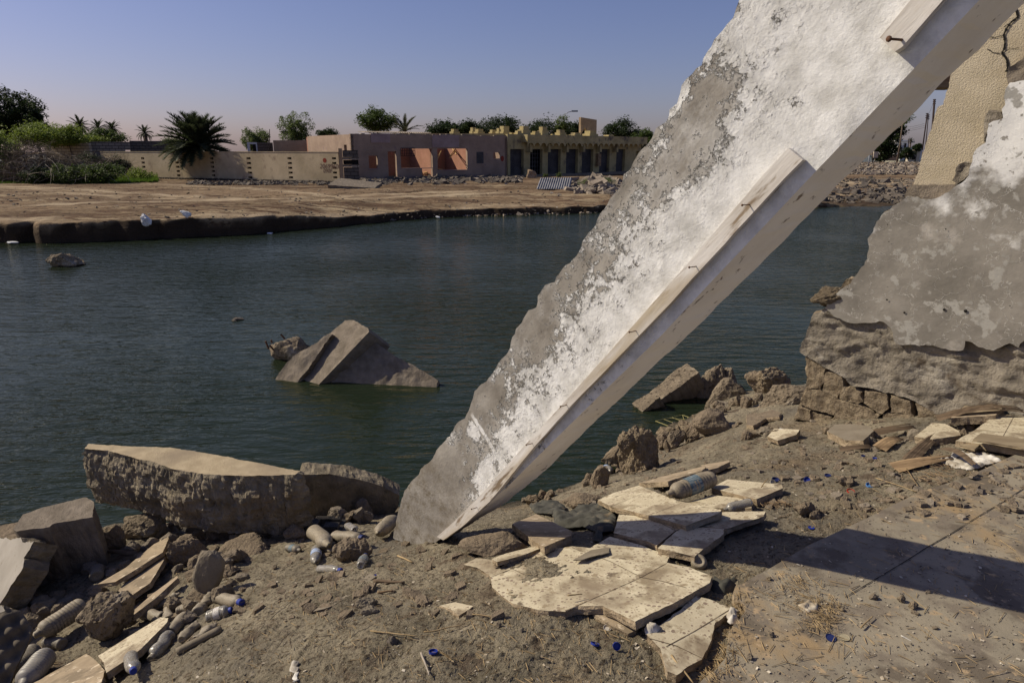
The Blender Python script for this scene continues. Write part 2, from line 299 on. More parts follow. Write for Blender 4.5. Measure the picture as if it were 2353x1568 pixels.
def prism(name, poly, M, thick, mats, parent=None, tf=None, ds=.03, rough=.006, amp=.006, relief=0, rs=8, gs=None, nr=3, straight=(), taper=0, bulge=0, holes=None, relfn=None, back=True, seed=0):
    """slab: outline poly in the frame's plane (its front face at z=0), broken edges, thickness behind it"""
    P = [Vector(p) for p in poly]; n = len(P)
    area = sum(P[i].x*P[(i+1) % n].y-P[(i+1) % n].x*P[i].y for i in range(n))
    idx = list(range(n)); st = set(straight)
    if area < 0: P = P[::-1]; st = {(n-2-i) % n for i in st}
    B = []
    for i in range(n):
        a, b = P[i], P[(i+1) % n]; L = (b-a).length; k = max(1, int(L/ds)); t = (b-a)/max(L, 1e-9); pr = Vector((t.y, -t.x))
        for j in range(k):
            f = j/k; q = a+(b-a)*f
            if i not in st and j:
                e = min(1, 4*min(f, 1-f)+.15); z = (.45 if rough < .0045 else 1)*mn.noise(Vector((q.x*9+seed, q.y*9, 3.1)))+.6*mn.noise(Vector((q.x*31, q.y*31+seed, 7)))+.35*mn.noise(Vector((q.x*90, q.y*90+seed, 7)))
                q = q+pr*(z*rough*1.6*e)
            B.append((q.x, q.y))
    mb = MB(); nb = len(B); Bn = np.array(B)
    pts = list(B); I = np.zeros((0, 2))
    if gs:
        x0, y0 = Bn.min(0); x1, y1 = Bn.max(0); rsd = np.random.RandomState(5+seed)
        gx, gy = np.meshgrid(np.arange(x0+gs/2, x1, gs), np.arange(y0+gs/2, y1, gs)); G = np.stack([gx.ravel(), gy.ravel()], 1); G = G+(rsd.rand(*G.shape)-.5)*gs*.5
        G = G[inside(G, B)]; d = bdist(G, B); k = d > gs*.45; I = G[k]; dI = d[k]
        pts += [tuple(p) for p in I]
    vs, es, fs, ov, _, _ = delaunay_2d_cdt([Vector(p) for p in pts], [], [list(range(nb))], 1, 1e-7)
    A = np.array([(q.x, q.y) for q in vs]); z = np.zeros(len(A))
    if gs and (relief or relfn):
        dd = bdist(A, B); e = np.clip(dd/(gs*1.5), 0, 1)
        z = relief*fbm(A[:, 0]+seed*3.3, A[:, 1], rs, 5)*e
        if relfn: z = z+relfn(A[:, 0], A[:, 1])*e
    mb.add([(a[0], a[1], zz) for a, zz in zip(A, z)], [tuple(f) for f in fs], 0, gs is not None)
    cen = Vector(Bn.mean(0))
    rings = []
    for k in range(nr+1):
        f = k/nr; rg = []
        for i, (x, y) in enumerate(B):
            a = Vector(B[i-1]); b = Vector(B[(i+1) % nb]); t = (b-a); pr = Vector((t.y, -t.x)).normalized() if t.length > 0 else Vector((0, 0))
            o = 0
            if k: zz = f*thick; o = amp*(1.3*mn.noise(Vector((x*6+seed, y*6, zz*7)))+.9*mn.noise(Vector((x*17+seed, y*17, zz*17)))+.6*mn.noise(Vector((x*45, y*45+seed, zz*45)))+.4*mn.noise(Vector((x*110, y*110+seed, zz*110))))*1.2-taper*f*thick+bulge*math.sin(math.pi*f)
            q = Vector((x, y))+pr*o
            rg.append((q.x, q.y, -(tf(x, y) if tf else thick)*f))
        rings += rg
    mb.add(rings, [(k*nb+i, (k+1)*nb+i, (k+1)*nb+(i+1) % nb, k*nb+(i+1) % nb) for k in range(nr) for i in range(nb)], 1, False)
    if back:
        vs2, _, fs2, _, _, _ = delaunay_2d_cdt([Vector((q[0], q[1])) for q in rings[-nb:]], [], [list(range(nb))], 1, 1e-7)
        mb.add([(q.x, q.y, -(tf(q.x, q.y) if tf else thick)) for q in vs2], [tuple(f)[::-1] for f in fs2], 1)
    if not isinstance(mats, (list, tuple)): mats = [mats, mats]
    return mb.build(name, mats, parent, M)
def rockmesh(seed, sub=3, n=14, nz=.06, flat_=1.0, box=0):
    rnd = random.Random(seed); bm = bmesh.new()
    for i in range(n):
        if box: p = Vector([rnd.choice((-1, 1))*rnd.uniform(.55, 1) for _ in range(3)])
        else:
            p = Vector((rnd.gauss(0, 1), rnd.gauss(0, 1), rnd.gauss(0, 1))).normalized()*rnd.uniform(.8, 1.15)
        p.z *= flat_; bm.verts.new(p)
    r = bmesh.ops.convex_hull(bm, input=bm.verts); bmesh.ops.delete(bm, geom=[g for g in r['geom_interior'] if isinstance(g, bmesh.types.BMVert)], context='VERTS')
    bmesh.ops.triangulate(bm, faces=bm.faces)
    for k in range(sub):
        bmesh.ops.subdivide_edges(bm, edges=bm.edges, cuts=1, use_grid_fill=True)
        if k == 0: bmesh.ops.smooth_vert(bm, verts=bm.verts, factor=.35, use_axis_x=True, use_axis_y=True, use_axis_z=True)
    bm.normal_update()
    for v in bm.verts:
        c = v.co; z = mn.fractal(c*2.1+Vector((seed, 0, 0)), .8, 2.1, 5)*nz*1.6+nz*.6*mn.noise(c*9+Vector((0, seed, 0)))
        v.co = c+v.normal*z
    me = bpy.data.meshes.new('rock'); bm.to_mesh(me); bm.free()
    for p in me.polygons: p.use_smooth = False
    return me
def rock(name, u, v, w, h, label, cat, m='rock', ground=None, seed=1, dy=.8, rot=0, sub=4, nz=.05, flat_=1, box=0, sink=.25, group=None, tilt=0, n=14, shear=0):
    """rock whose base stands at pixel (u, v) on the ground and fills w x h pixels"""
    p = (Pz(u, v, ground) if ground is not None else G(u, v)); k = depth(p)/FPX; W = w*k; H = h*k*1.02
    me = rockmesh(seed, sub, n, nz, flat_, box)
    # normalise to the box
    A = np.empty(len(me.vertices)*3); me.vertices.foreach_get('co', A); A = A.reshape(-1, 3)
    Rm = np.array(Matrix.Rotation(rot, 3, 'Z') @ Matrix.Rotation(tilt, 3, 'Y')); A = A@Rm.T
    A = (A-A.min(0))/(A.max(0)-A.min(0)); A[:, :2] -= .5; A[:, 2] -= sink
    A *= [W, W*dy, H/(1-sink)]; A[:, 0] += shear*A[:, 2]
    me.vertices.foreach_set('co', A.ravel()); me.update(); me.materials.append(MT[m]); me.name = name
    o = link(name, me, None, Matrix.Translation(p+Vector((0, W*dy*.35, 0)))); return tag(o, label, cat, group)
# ------------------------------------------------------------------ near ground
WZ = -1.1
_cp = [(2293,1061,-.05),(2352,1000,-.12),(2100,1000,-.22),(1990,1010,-.28),(1850,972,-.48),(1700,1000,-.62),(1640,960,-.85),(1560,1000,-1.0),(1450,1080,-1.0),(1350,1105,-1.05),(1250,1140,-1.1),(1190,1165,-1.02),
 (1640,925,-1.12),(1760,930,-.75),(1830,890,-1.1),(1900,1150,-.10),(1750,1150,-.14),(1620,1090,-.38),(1500,1150,-.30),(1420,1130,-.55),(1500,1220,-.20),(1400,1200,-.33),(1300,1170,-.55),(1200,1235,-.36),(1100,1230,-.42),(1010,1240,-.46),(900,1250,-.56),
 (1300,1300,-.10),(1100,1290,-.22),(1650,1260,-.1),(1750,1290,-.06),(1300,1500,-.02),(1600,1480,-.05),(1200,1568,-.02),(1000,1400,-.08),(820,1350,-.24),(700,1400,-.25),(600,1500,-.2),(800,1500,-.08),(1000,1560,-.02),(400,1560,-.34),(550,1350,-.52),
 (450,1400,-.58),(300,1500,-.66),(200,1560,-.68),(100,1500,-.80),(0,1568,-.78),(300,1280,-.88),(600,1260,-.76),(750,1225,-.74),(850,1200,-.80),(400,1235,-.95),(250,1205,-1.1),(60,1260,-1.05),(0,1400,-.98),(905,1165,-1.05),(700,1190,-.9)]
_K = [(lambda p: (p.x, p.y, z))(Pz(u, v, z)) for u, v, z in _cp]
_K += [(x, y, -.03) for x in (-3, 0, 3, 6) for y in (-2.5, 0)]+[(0, 1.2, -.04), (1.5, 1.5, -.05), (2.5, 2, -.05), (3.5, 3, -.05), (5, 3, -.05), (-2, 1.2, -.35), (-4, 1.5, -.6), (-5, 3, -1.0), (-5, 4.2, -1.3), (4, 4.2, -.1), (5, 5, -.2), (6.5, 7, -.9)]
for u, v in ((-400,1215),(0,1200),(240,1190),(420,1160),(600,1140),(760,1130),(920,1130),(1060,1110),(1200,1110),(1330,1060),(1400,990),(1500,960),(1600,890),(1700,880),(1830,850),(2000,830)):
    p = Pz(u, v, WZ); _K.append((p.x, p.y+.25, -1.45)); _K.append((p.x*1.05, p.y+1.0, -2.0)); _K.append((p.x*1.2, p.y+3.0, -2.4))
_K = np.array(_K); _X = _K[:, :2]; _n = len(_K)
def _phi(r): return np.where(r > 1e-6, r*r*np.log(r+1e-9), 0)
_A = np.zeros((_n+3, _n+3)); _A[:_n, :_n] = _phi(np.hypot(_X[:, None, 0]-_X[None, :, 0], _X[:, None, 1]-_X[None, :, 1]))+np.eye(_n)*.01
_A[:_n, _n] = 1; _A[:_n, _n+1:] = _X; _A[_n:, :_n] = _A[:_n, _n:].T
_W = np.linalg.solve(_A, np.concatenate([_K[:, 2], [0, 0, 0]]))
FLOOR = [C5(*q) for q in [(1720,388),(1560,460),(1400,535),(1160,610),(900,740),(600,880),(400,1000),(240,1080),(232,1130),(290,1180),(270,1230),(205,1310),(190,1440),(60,1568)]]+[(1585,1600),(1560,1700),(1500,2400)]
def _fp(u, v): p = Pz(u, min(v, 1700), 0); return (p.x, p.y)
_FW = [_fp(u, v) for u, v in FLOOR[:-1]]+[(.35, .3), (.2, -2), (6, -2), (6, 2.0)]
_FW = _FW+[(6, 3.3), (2.9, 3.62)]
def hz(x, y):
    x = np.atleast_1d(np.asarray(x, float)); y = np.atleast_1d(np.asarray(y, float)); z = _W[_n]+_W[_n+1]*x+_W[_n+2]*y
    for i in range(_n): z = z+_W[i]*_phi(np.hypot(x-_X[i, 0], y-_X[i, 1]))
    r = z+.016*fbm(x, y, 2.2, 3)+.010*fbm(x+5, y, 8, 3)+.006*np.abs(fbm(x, y+3, 22, 3))
    P = np.stack([x, y], 1); ins = inside(P, _FW)
    return np.where(ins, np.minimum(r, -.03), np.minimum(r, np.where(y < 2.6, .012, 9)))
def G(u, v, up=0):
    d = ray(u, v); ts = np.arange(1.2, 11, .02); z = hz(ts*d.x, ts*d.y)+up; zr = CAMZ+ts*d.z
    k = np.argmax(zr < z); t = ts[k] if zr[k] < z[k] else 8
    a, b = zr[k-1]-z[k-1], zr[k]-z[k]; t = ts[k-1]+.02*a/(a-b) if a > 0 > b else t
    return CO+d*float(t)
def ground_near():
    NX, NY = 760, 560; ys = [-2.5]
    a = np.concatenate([np.linspace(-2.5, 1.0, 40), 1.0+np.cumsum(np.geomspace(.007, .03, NY-40))]); ys = a[a < 11]
    s = np.linspace(-1, 1, NX); Y = np.repeat(ys, NX); X = np.tile(s, len(ys))*(1.9+1.0*np.maximum(Y, 0)*.9)+.1
    Z = hz(X, Y)
    wide = np.abs(X) > 7; Z = np.where(wide, np.minimum(Z, 0), Z)
    # loose soil: crumbs and small clods
    near = np.clip(1.4-Y/6, 0, 1)
    c = vnoise(X*70, Y*70)*.5+vnoise(X*150, Y*150)*.5; Z += np.where(~inside(np.stack([X, Y], 1), _FW), np.clip(c-.10, 0, 1)*.016+.003*vnoise(X*220, Y*220), 0)*near
    me = bpy.data.meshes.new('ground'); ny = len(ys)
    vs = np.stack([X, Y, Z], 1); i = np.arange((ny-1)*NX).reshape(ny-1, NX)[:, :-1].ravel()
    fs = np.stack([i, i+1, i+NX+1, i+NX], 1)
    me.vertices.add(len(vs)); me.vertices.foreach_set('co', vs.ravel()); me.loops.add(fs.size); me.loops.foreach_set('vertex_index', fs.ravel())
    me.polygons.add(len(fs)); me.polygons.foreach_set('loop_start', np.arange(len(fs))*4); me.polygons.foreach_set('use_smooth', np.ones(len(fs), bool)); me.update(calc_edges=True)
    me.materials.append(MT['dirt']); tag(link('ground', me), kind='structure')
ground_near()
fl = prism('floor', [(x, y) for x, y in _FW], frame((0, 0, 0), (0, 0, 1)), .10, [MT['floor'], MT['tile_side']], ds=.02, rough=.006, gs=None, straight=(0, 1, 2, 3, 4, 5), nr=3, seed=2, back=False)
tag(fl, kind='structure')
mb = MB()   # the joint in the floor: a shallow dark strip of grit
j = [Pz(*C5(*q), 0) for q in [(1760,545),(1600,650),(1440,745),(1330,815),(1200,890),(1100,955),(1000,1015),(900,1075),(790,1140)]]
for a, b in zip(j[:-1], j[1:]):
    n_ = 6
    for q in range(n_):
        p0 = a.lerp(b, q/n_); p1 = a.lerp(b, (q+1)/n_); t = (b-a).normalized(); s_ = Vector((-t.y, t.x, 0)); 
        w0 = .0018+.0018*mn.noise(p0*40); w1 = .0018+.0018*mn.noise(p1*40)
        mb.add([p0+s_*w0+Vector((0,0,.003)), p1+s_*w1+Vector((0,0,.003)), p1-s_*w1+Vector((0,0,.003)), p0-s_*w0+Vector((0,0,.003))], [(0, 1, 2, 3)])
jo = mb.build('floor_joint', flat('joint_grit', (.035, .03, .025), .95)); tag(jo, kind='structure')
# ------------------------------------------------------------------ water
def water():
    mb = MB(); S = 1500; mb.add([(-S, -50, WZ), (S, -50, WZ), (S, 400, WZ), (-S, 400, WZ)], [(0, 1, 2, 3)])
    m = bpy.data.materials.new('river_water'); m.use_nodes = True; t = m.node_tree; b = t.nodes['Principled BSDF']
    b.inputs['Base Color'].default_value = (.014, .021, .012, 1); b.inputs['Roughness'].default_value = 1; b.inputs['Specular IOR Level'].default_value = 0; b.inputs['IOR'].default_value = 1.33
    tc = nd(t, 'ShaderNodeTexCoord'); prev = None
    for sx, sy, rz, s, d, st in ((1, 3.2, .25, 1.7, 3, .085), (1, 2.6, -.35, 4.2, 3, .034), (1, 1.8, .1, 11, 2, .011)):
        mp = nd(t, 'ShaderNodeMapping'); mp.inputs['Scale'].default_value = (sx, sy, 1); mp.inputs['Rotation'].default_value = (0, 0, rz)
        n = nd(t, 'ShaderNodeTexNoise'); n.inputs['Scale'].default_value = s; n.inputs['Detail'].default_value = d; n.inputs['Distortion'].default_value = .4
        t.links.new(tc.outputs['Object'], mp.inputs[0]); t.links.new(mp.outputs[0], n.inputs['Vector'])
        bp = nd(t, 'ShaderNodeBump'); bp.inputs['Distance'].default_value = st; bp.inputs['Strength'].default_value = .8
        pn_ = nd(t, 'ShaderNodeTexNoise'); pn_.inputs['Scale'].default_value = .16; pn_.inputs['Detail'].default_value = 3; t.links.new(tc.outputs['Object'], pn_.inputs['Vector'])
        pr_ = nd(t, 'ShaderNodeMapRange'); pr_.inputs[1].default_value = .40; pr_.inputs[2].default_value = .60; pr_.inputs[3].default_value = .35; pr_.inputs[4].default_value = 1; t.links.new(pn_.outputs[0], pr_.inputs[0]); t.links.new(pr_.outputs[0], bp.inputs['Strength'])
        t.links.new(n.outputs[0], bp.inputs['Height'])
        if prev: t.links.new(prev, bp.inputs['Normal'])
        prev = bp.outputs[0]
    t.links.new(prev, b.inputs['Normal'])
    gl = nd(t, 'ShaderNodeBsdfGlossy'); gl.inputs['Color'].default_value = (.86, .82, .64, 1); gl.inputs['Roughness'].default_value = .10; fr = nd(t, 'ShaderNodeFresnel'); fr.inputs[0].default_value = 1.31; ms = nd(t, 'ShaderNodeMixShader')
    t.links.new(prev, gl.inputs['Normal']); t.links.new(prev, fr.inputs['Normal']); t.links.new(fr.outputs[0], ms.inputs[0]); t.links.new(b.outputs[0], ms.inputs[1]); t.links.new(gl.outputs[0], ms.inputs[2]); t.links.new(ms.outputs[0], t.nodes['Material Output'].inputs[0])
    tag(mb.build('water', m), kind='structure')
water()
# ------------------------------------------------------------------ leaning wall
LH = Vector((.49995, -.42518, .7545)).normalized()
_b0 = G(1100, 1222); LW = LH
N0 = Vector((LH.x, LH.y, 0)).cross(Vector((0, 0, 1))).normalized(); N0 = -N0 if N0.y > 0 else N0
UPV = LH.cross(N0).normalized(); UPV = UPV if UPV.z > 0 else -UPV
PHI = .0875; LN = (N0*math.cos(PHI)+UPV*math.sin(PHI)).normalized()
FW_ = frame(Vector((-.38446, 3.21329, -.39216)), LN, LH)    # x along the wall, y across it, z out of its painted face
def wall_mat():
    m = bpy.data.materials.new('peeling_white_paint'); m.use_nodes = True; t = m.node_tree; L = t.links.new; b = t.nodes['Principled BSDF']
    b.inputs['Roughness'].default_value = .85; b.inputs['Specular IOR Level'].default_value = .2
    tc = nd(t, 'ShaderNodeTexCoord'); sx = nd(t, 'ShaderNodeSeparateXYZ'); L(tc.outputs['Object'], sx.inputs[0]); X, Y = sx.outputs[0], sx.outputs[1]
    def N(s, d=8, ro=.62, vec=None): 
        n = nd(t, 'ShaderNodeTexNoise'); n.inputs['Scale'].default_value = s; n.inputs['Detail'].default_value = d; n.inputs['Roughness'].default_value = ro; L(vec or tc.outputs['Object'], n.inputs['Vector']); return n.outputs[0]
    def ma(op, a, b_=None, c=None):
        n = nd(t, 'ShaderNodeMath', operation=op)
        for i, q in enumerate((a, b_, c)):
            if q is None: continue
            if isinstance(q, (int, float)): n.inputs[i].default_value = q
            else: L(q, n.inputs[i])
        return n.outputs[0]
    def mr(v, lo, hi, a=0, b_=1):
        n = nd(t, 'ShaderNodeMapRange'); n.inputs[1].default_value = lo; n.inputs[2].default_value = hi; n.inputs[3].default_value = a; n.inputs[4].default_value = b_; L(v, n.inputs[0]); return n.outputs[0]
    # cover: full near the trimmed edge (y small), lost toward the broken edge and in patches
    yy = ma('ABSOLUTE', Y)
    cov = ma('ADD', mr(yy, WALL_W[0], WALL_W[1], .30, -.22), mr(X, WALL_W[2], WALL_W[3], -.15, .42))
    spots = [blob for blob in PATCH]
    for (cx, cy, r, a) in spots:
        dx = ma('SUBTRACT', X, cx); dy = ma('SUBTRACT', Y, cy); d = ma('SQRT', ma('ADD', ma('MULTIPLY', dx, dx), ma('MULTIPLY', dy, dy)))
        cov = ma('ADD', cov, mr(d, r, 0, 0, a))
    big = N(3.2, 3); mid = N(17, 8, .75); fine = N(60, 6, .75)
    f = ma('ADD', cov, ma('ADD', ma('MULTIPLY', ma('SUBTRACT', big, .5), 1.0), ma('ADD', ma('MULTIPLY', ma('SUBTRACT', mid, .5), 2.3), ma('MULTIPLY', ma('SUBTRACT', fine, .5), .95))))
    paint = mr(f, -.06, .10)
    flake = mr(f, -.06, .16); flake2 = ma('MULTIPLY', ma('MULTIPLY', paint, mr(f, .45, .1)), mr(N(48, 6, .75), .42, .60))
    # raised whitewashed ribs across the wall
    for x0, y0, y1 in RIBS:
        wob = ma('MULTIPLY', ma('SUBTRACT', N(9, 4), .5), .03); dx = ma('ABSOLUTE', ma('ADD', ma('SUBTRACT', X, x0), wob))
        rib = ma('MULTIPLY', mr(ma('ADD', dx, ma('MULTIPLY', N(60, 5), .016)), .022, .016), ma('MULTIPLY', mr(Y, y0, y0+.02), mr(Y, y1, y1-.02))); paint = ma('MAXIMUM', paint, rib); flake = ma('ADD', flake, rib)
    wash = ma('MULTIPLY', mr(ma('ADD', cov, ma('ADD', ma('MULTIPLY', ma('SUBTRACT', N(4.3, 5), .5), 1.6), ma('MULTIPLY', ma('SUBTRACT', mid, .5), 1.1))), -.20, .34), .58); hard = paint; paint = ma('MAXIMUM', paint, wash)
    g = nd(t, 'ShaderNodeValToRGB'); L(N(5, 7), g.inputs[0]); e = g.color_ramp.elements; e[0].position = .35; e[0].color = (.19, .17, .145, 1); e[1].position = .66; e[1].color = (.34, .315, .28, 1)
    wv = nd(t, 'ShaderNodeValToRGB'); L(N(10, 7), wv.inputs[0]); e = wv.color_ramp.elements; e[0].position = .30; e[0].color = (.46, .45, .425, 1); e[1].position = .60; e[1].color = (.73, .725, .71, 1)
    mx = nd(t, 'ShaderNodeMix', data_type='RGBA'); L(paint, mx.inputs[0]); L(g.outputs[0], mx.inputs[6]); L(wv.outputs[0], mx.inputs[7])
    dk = nd(t, 'ShaderNodeMix', data_type='RGBA'); L(ma('MULTIPLY', mr(N(26, 6, .7), .61, .66), mr(N(3.5, 3), .52, .62)), dk.inputs[0]); L(mx.outputs[2], dk.inputs[6]); dk.inputs[7].default_value = (.19, .17, .145, 1)
    ed = nd(t, 'ShaderNodeMix', data_type='RGBA'); lo = ma('MULTIPLY', mr(X, .42, .12), mr(N(14, 8, .75), .46, .62)); L(lo, ed.inputs[0]); L(dk.outputs[2], ed.inputs[6]); ed.inputs[7].default_value = (.16, .135, .10, 1)
    L(ed.outputs[2], b.inputs[0])
    p = None
    for h, di in ((hard, .0016), (flake2, .002), (N(6, 4), .008), (N(110, 4), .0012), (fine, .002)):
        bp = nd(t, 'ShaderNodeBump'); bp.inputs['Distance'].default_value = di; L(h, bp.inputs['Height'])
        if p: L(p, bp.inputs['Normal'])
        p = bp.outputs[0]
    L(p, b.inputs['Normal']); return m
edgeR = [(2360,-115),(2250,0),(2090,168),(1967,296),(1863,405),(1760,514),(1640,640),(1519,770),(1370,915),(1265,1018),(1165,1118),(1085,1185),(1010,1238)]
jag = [(960,1262),(903,1235),(915,1170),(930,1125),(945,1105),(985,1062),(1015,1020),(1035,995),(1045,978),(1068,960),(1082,925),(1090,898),(1122,868),(1150,826),(1172,797),(1185,755),(1208,722),(1232,706),(1235,680),(1252,655),(1274,648),(1292,617),(1330,578),(1345,545),(1360,527),(1388,480),(1400,458),(1428,425),(1433,400),(1455,372),(1468,350),(1497,318),(1507,295),(1530,280),(1538,252),(1555,238),(1562,215),(1590,170),(1612,150),(1640,92),(1660,70),(1690,22),(1700,-5),(1740,-60),(1790,-115)]
_le = local(edgeR, FW_); _lj = local(jag, FW_)
_sgn = 1 if _lj[20][1] > _le[6][1] else -1
def _lp(u, v): return local([(u, v)], FW_)[0]
_ymax = abs(_lj[20][1]-_le[6][1])
_ys = [abs(p[1]) for p in _lj[4:40]]
WALL_W = (.05, float(np.mean(_ys))*1.02, _lp(1100, 1150)[0], _lp(2000, 60)[0])
PATCH = []
for u, v, rpx, a in ((1650,215,95,-.55),(1600,330,90,-.45),(1540,420,80,-.45),(1760,250,60,-.3),(1830,230,45,-.4),(1450,480,80,-.25),(1330,640,90,-.2),(1240,780,70,-.35),(1130,930,60,-.35),(1010,1110,100,-.7),(960,1200,90,-.9),(1090,1060,30,-.3),(1400,610,50,-.25),
    (1700,480,90,.5),(1560,640,80,.4),(1480,700,60,.3),(1290,960,50,.3),(1180,1000,60,.25),(1110,1080,35,.35),(1440,760,60,.2),(1290,870,50,.25),(1900,120,150,.4),(1720,90,60,.25),(1560,480,50,.3),(1035,1010,22,.5),(1085,990,20,.5),(1340,560,40,.15)):
    c = _lp(u, v); e = _lp(u+rpx, v); PATCH.append((c[0], c[1], math.hypot(e[0]-c[0], e[1]-c[1]), a))
RIBS = []
for (a, b_) in (((1752,200),(1850,330)), ((1082,948),(1160,1078))):
    p, q = _lp(*a), _lp(*b_); RIBS.append(((p[0]+q[0])/2, min(p[1], q[1]), max(p[1], q[1])))
MT['wallpaint'] = wall_mat()
MT['walledge'] = mat('white_reveal', [(.35, (.74, .68, .57)), (.6, (.84, .79, .69))], 3, layers=[('n', 16, .63, .68, (.25, .2, .15)), ('x', 6, .55, .25, (.30, .24, .17), .25)], bump=[(7, .4, .012), (60, .3, .002)], rough=.85)
_po = _le+_lj; WT = .155
_o = FW_.to_translation(); _ey = FW_.col[1].xyz; _I = FW_.inverted(); _tx, _tt = [], []
for _u, _v in ((2420,-60),(2352,9),(2190,168),(1938,411),(1803,547),(1519,826),(1343,990),(1250,1080),(1172,1154),(1085,1212)):
    _e0 = FW_ @ Vector((0, float(np.interp((_I @ Pn(_u, _v, _o, LN)).x, [p[0] for p in _le[::-1]], [p[1] for p in _le[::-1]])), 0)); _q = _I @ Pn(_u, _v, _e0, _ey); _tx.append(_q.x); _tt.append(min(.34, max(.05, -_q.z)))
_k = np.argsort(_tx); _tx = np.array(_tx)[_k]; _tt = np.array(_tt)[_k]; print('THICK', np.round(_tx, 2), np.round(_tt, 3))
def _tf(x, y):
    ye = float(np.interp(x, [p[0] for p in _le[::-1]], [p[1] for p in _le[::-1]])); k = max(0, 1-abs(y-ye)/.25); return WT*(1-k)+float(np.interp(x, _tx, _tt))*k
ts_ = []  # thickness from the far edge of the underside
for (e_, u_) in (((2090,168),(2190,168)), ((1863,405),(1938,411)), ((1519,770),(1519,826))):
    pass
lw_root = empty('leaning_wall', FW_.to_translation(), 'tilted slab of white painted wall with peeling paint, leaning up out of the frame over the river', 'wall slab')
lw = prism('wall_slab', _po, FW_, WT, [MT['wallpaint'], MT['walledge']], lw_root, tf=_tf, ds=.02, rough=.009, amp=.003, relief=.0035, rs=3, gs=.022, nr=3, straight=range(0, len(_le)-1), seed=4)
# rough broken core shows on the jagged edge
def offplane(pxs, off): return local(pxs, FW_, off)
lowb = [(1811,340),(1844,367),(1762,453),(1640,586),(1519,718),(1420,820),(1312,931),(1231,1021),(1126,1150),(1060,1210),(1018,1240),(1003,1232),(1045,1195),(1110,1130),(1200,1028),(1290,930),(1400,808),(1519,674),(1640,535),(1762,391)]
upb = [(2021,87),(2055,119),(2072,108),(2166,0),(2262,-112),(2190,-112),(2092,0)]
for pl, off, th, sd_, lb in ((lowb, .028, .026, 3, None), (upb, .032, .030, 5, None)):
    M2 = FW_.copy(); M2.translation = FW_.to_translation()+LN*off
    prism('wooden_batten', local(pl, FW_, off), M2, th, [MT['wood'], MT['wood']], lw_root, ds=.05, rough=.0015, amp=.001, relief=.001, gs=.03, straight=(), seed=sd_)
def lnail(u, v, du, dv, rr=.0022, L_=.035, off=.03):
    q = local([(u, v)], FW_, off)[0]; a = FW_ @ Vector((q[0], q[1], off)); d = (LN+LH*(-.25)+Vector((-.3, 0, .1))).normalized()
    mb = MB(); mb.tube([a-d*.01, a+d*L_], [rr, rr*.9], 6); mb.tube([a+d*L_, a+d*(L_+.0025)], [rr*2.2, rr*2.2], 8)
    mb.build('nail', MT['rust'], lw_root, base=a)
lnail(2072, 92, 0, 0, .0038, .055)
for u, v in ((1720,470),(1598,612),(1460,760),(1301,930),(1222,1018),(1095,1165)): lnail(u, v, 0, 0, .0018, .028)
# ------------------------------------------------------------------ ruined wall at right
RN = Vector((-.68, -.73, .0)).normalized(); RO = Pz(1850, 965, -.5); FR = frame(RO, RN, (RN.y*-1, RN.x, 0))
def rn_off(o): M = FR.copy(); M.translation = FR.to_translation()+RN*o; return M
c6 = lambda L: [C6(*q) for q in L]; c7 = lambda L: [C7(*q) for q in L]
upper = [(2640,175)]+c6([(1693,530),(1600,545),(1560,640),(1545,720),(1555,780),(1460,815),(1440,940),(1380,980),(1350,1070),(1330,1150),(1300,1190),(1230,1235),(1130,1300),(1040,1310),(920,1292),(850,1345),(770,1400)])+c7([(740,50),(700,130),(662,180),(672,230),(645,330),(600,400),(560,450),(520,490),(450,545),(400,590),(385,640),(440,690),(520,725),(600,735),(690,732),(740,720),(790,745),(830,820),(850,870),(930,875),(1000,885),(1090,878),(1150,900),(1230,915),(1290,912),(1305,850),(1350,860),(1420,895),(1490,915),(1560,880),(1600,865),(1655,895),(1693,850)])+[(2640,770)]
upper = [p for p in upper]
def ruinmat():
    m = mat('ruin_plaster', [(.35, (.185, .170, .145)), (.65, (.285, .262, .228))], 3,
      layers=[('n', 2.0, .60, .66, (.38, .35, .31)), ('e', 5.5, .010, .004, (.42, .40, .36), .001), ('y', 3.6, 3.0, 3.36, (.74, .73, .70), 2.5, .0015), ('n', 13, .64, .68, (.27, .25, .22)), ('n', 5.2, .575, .61, (.36, .345, .31)), ('n', 15, .61, .64, (.29, .275, .245)), ('vr', 11, .05, .03, (.05, .045, .04))],
      bump=[(3, .4, .03), (30, .4, .004), (130, .5, .002)], rough=.9, spec=.15); return m
MT['ruinplaster'] = ruinmat()
rw = empty('ruined_wall', RO, 'broken house wall with grey and white plaster over crumbling aggregate blocks at the right edge', 'ruined wall')
prism('plaster_coat', local(upper, rn_off(.02), 0), rn_off(.02), .04, [MT['ruinplaster'], MT['ruin_stone']], rw, ds=.02, rough=.012, amp=.004, relief=.006, rs=2.5, gs=.035, seed=11)
lower = c7([(385,640),(300,680),(262,780),(225,880),(215,925),(250,950),(400,1035),(480,1080),(560,1150),(700,1165),(800,1190),(980,1250),(1060,1300),(1140,1345),(1260,1330)])+[(2300,990),(2640,990),(2640,700),(2300,700),(2100,690),(1990,690),(1915,700)]
def rr(x, y): return .016*fbm(x, y, 3.5, 3)+.034*np.abs(fbm(x*.8, y*2, 6, 4))-.022
prism('rough_render', local(lower, rn_off(-.005), 0), rn_off(-.005), .12, [MT['ruin_rough'], MT['ruin_stone']], rw, ds=.02, rough=.012, amp=.012, relief=.01, rs=9, gs=.018, relfn=rr, seed=12)
core = [(2640,640),(1945,640),(1900,700),(1880,760),(1850,850),(1852,980),(2640,1060)]
prism('wall_core', local(core, rn_off(-.10), 0), rn_off(-.10), .12, [MT['ruin_stone'], MT['ruin_stone']], rw, ds=.03, rough=.02, amp=.02, relief=.015, gs=.04, seed=13)
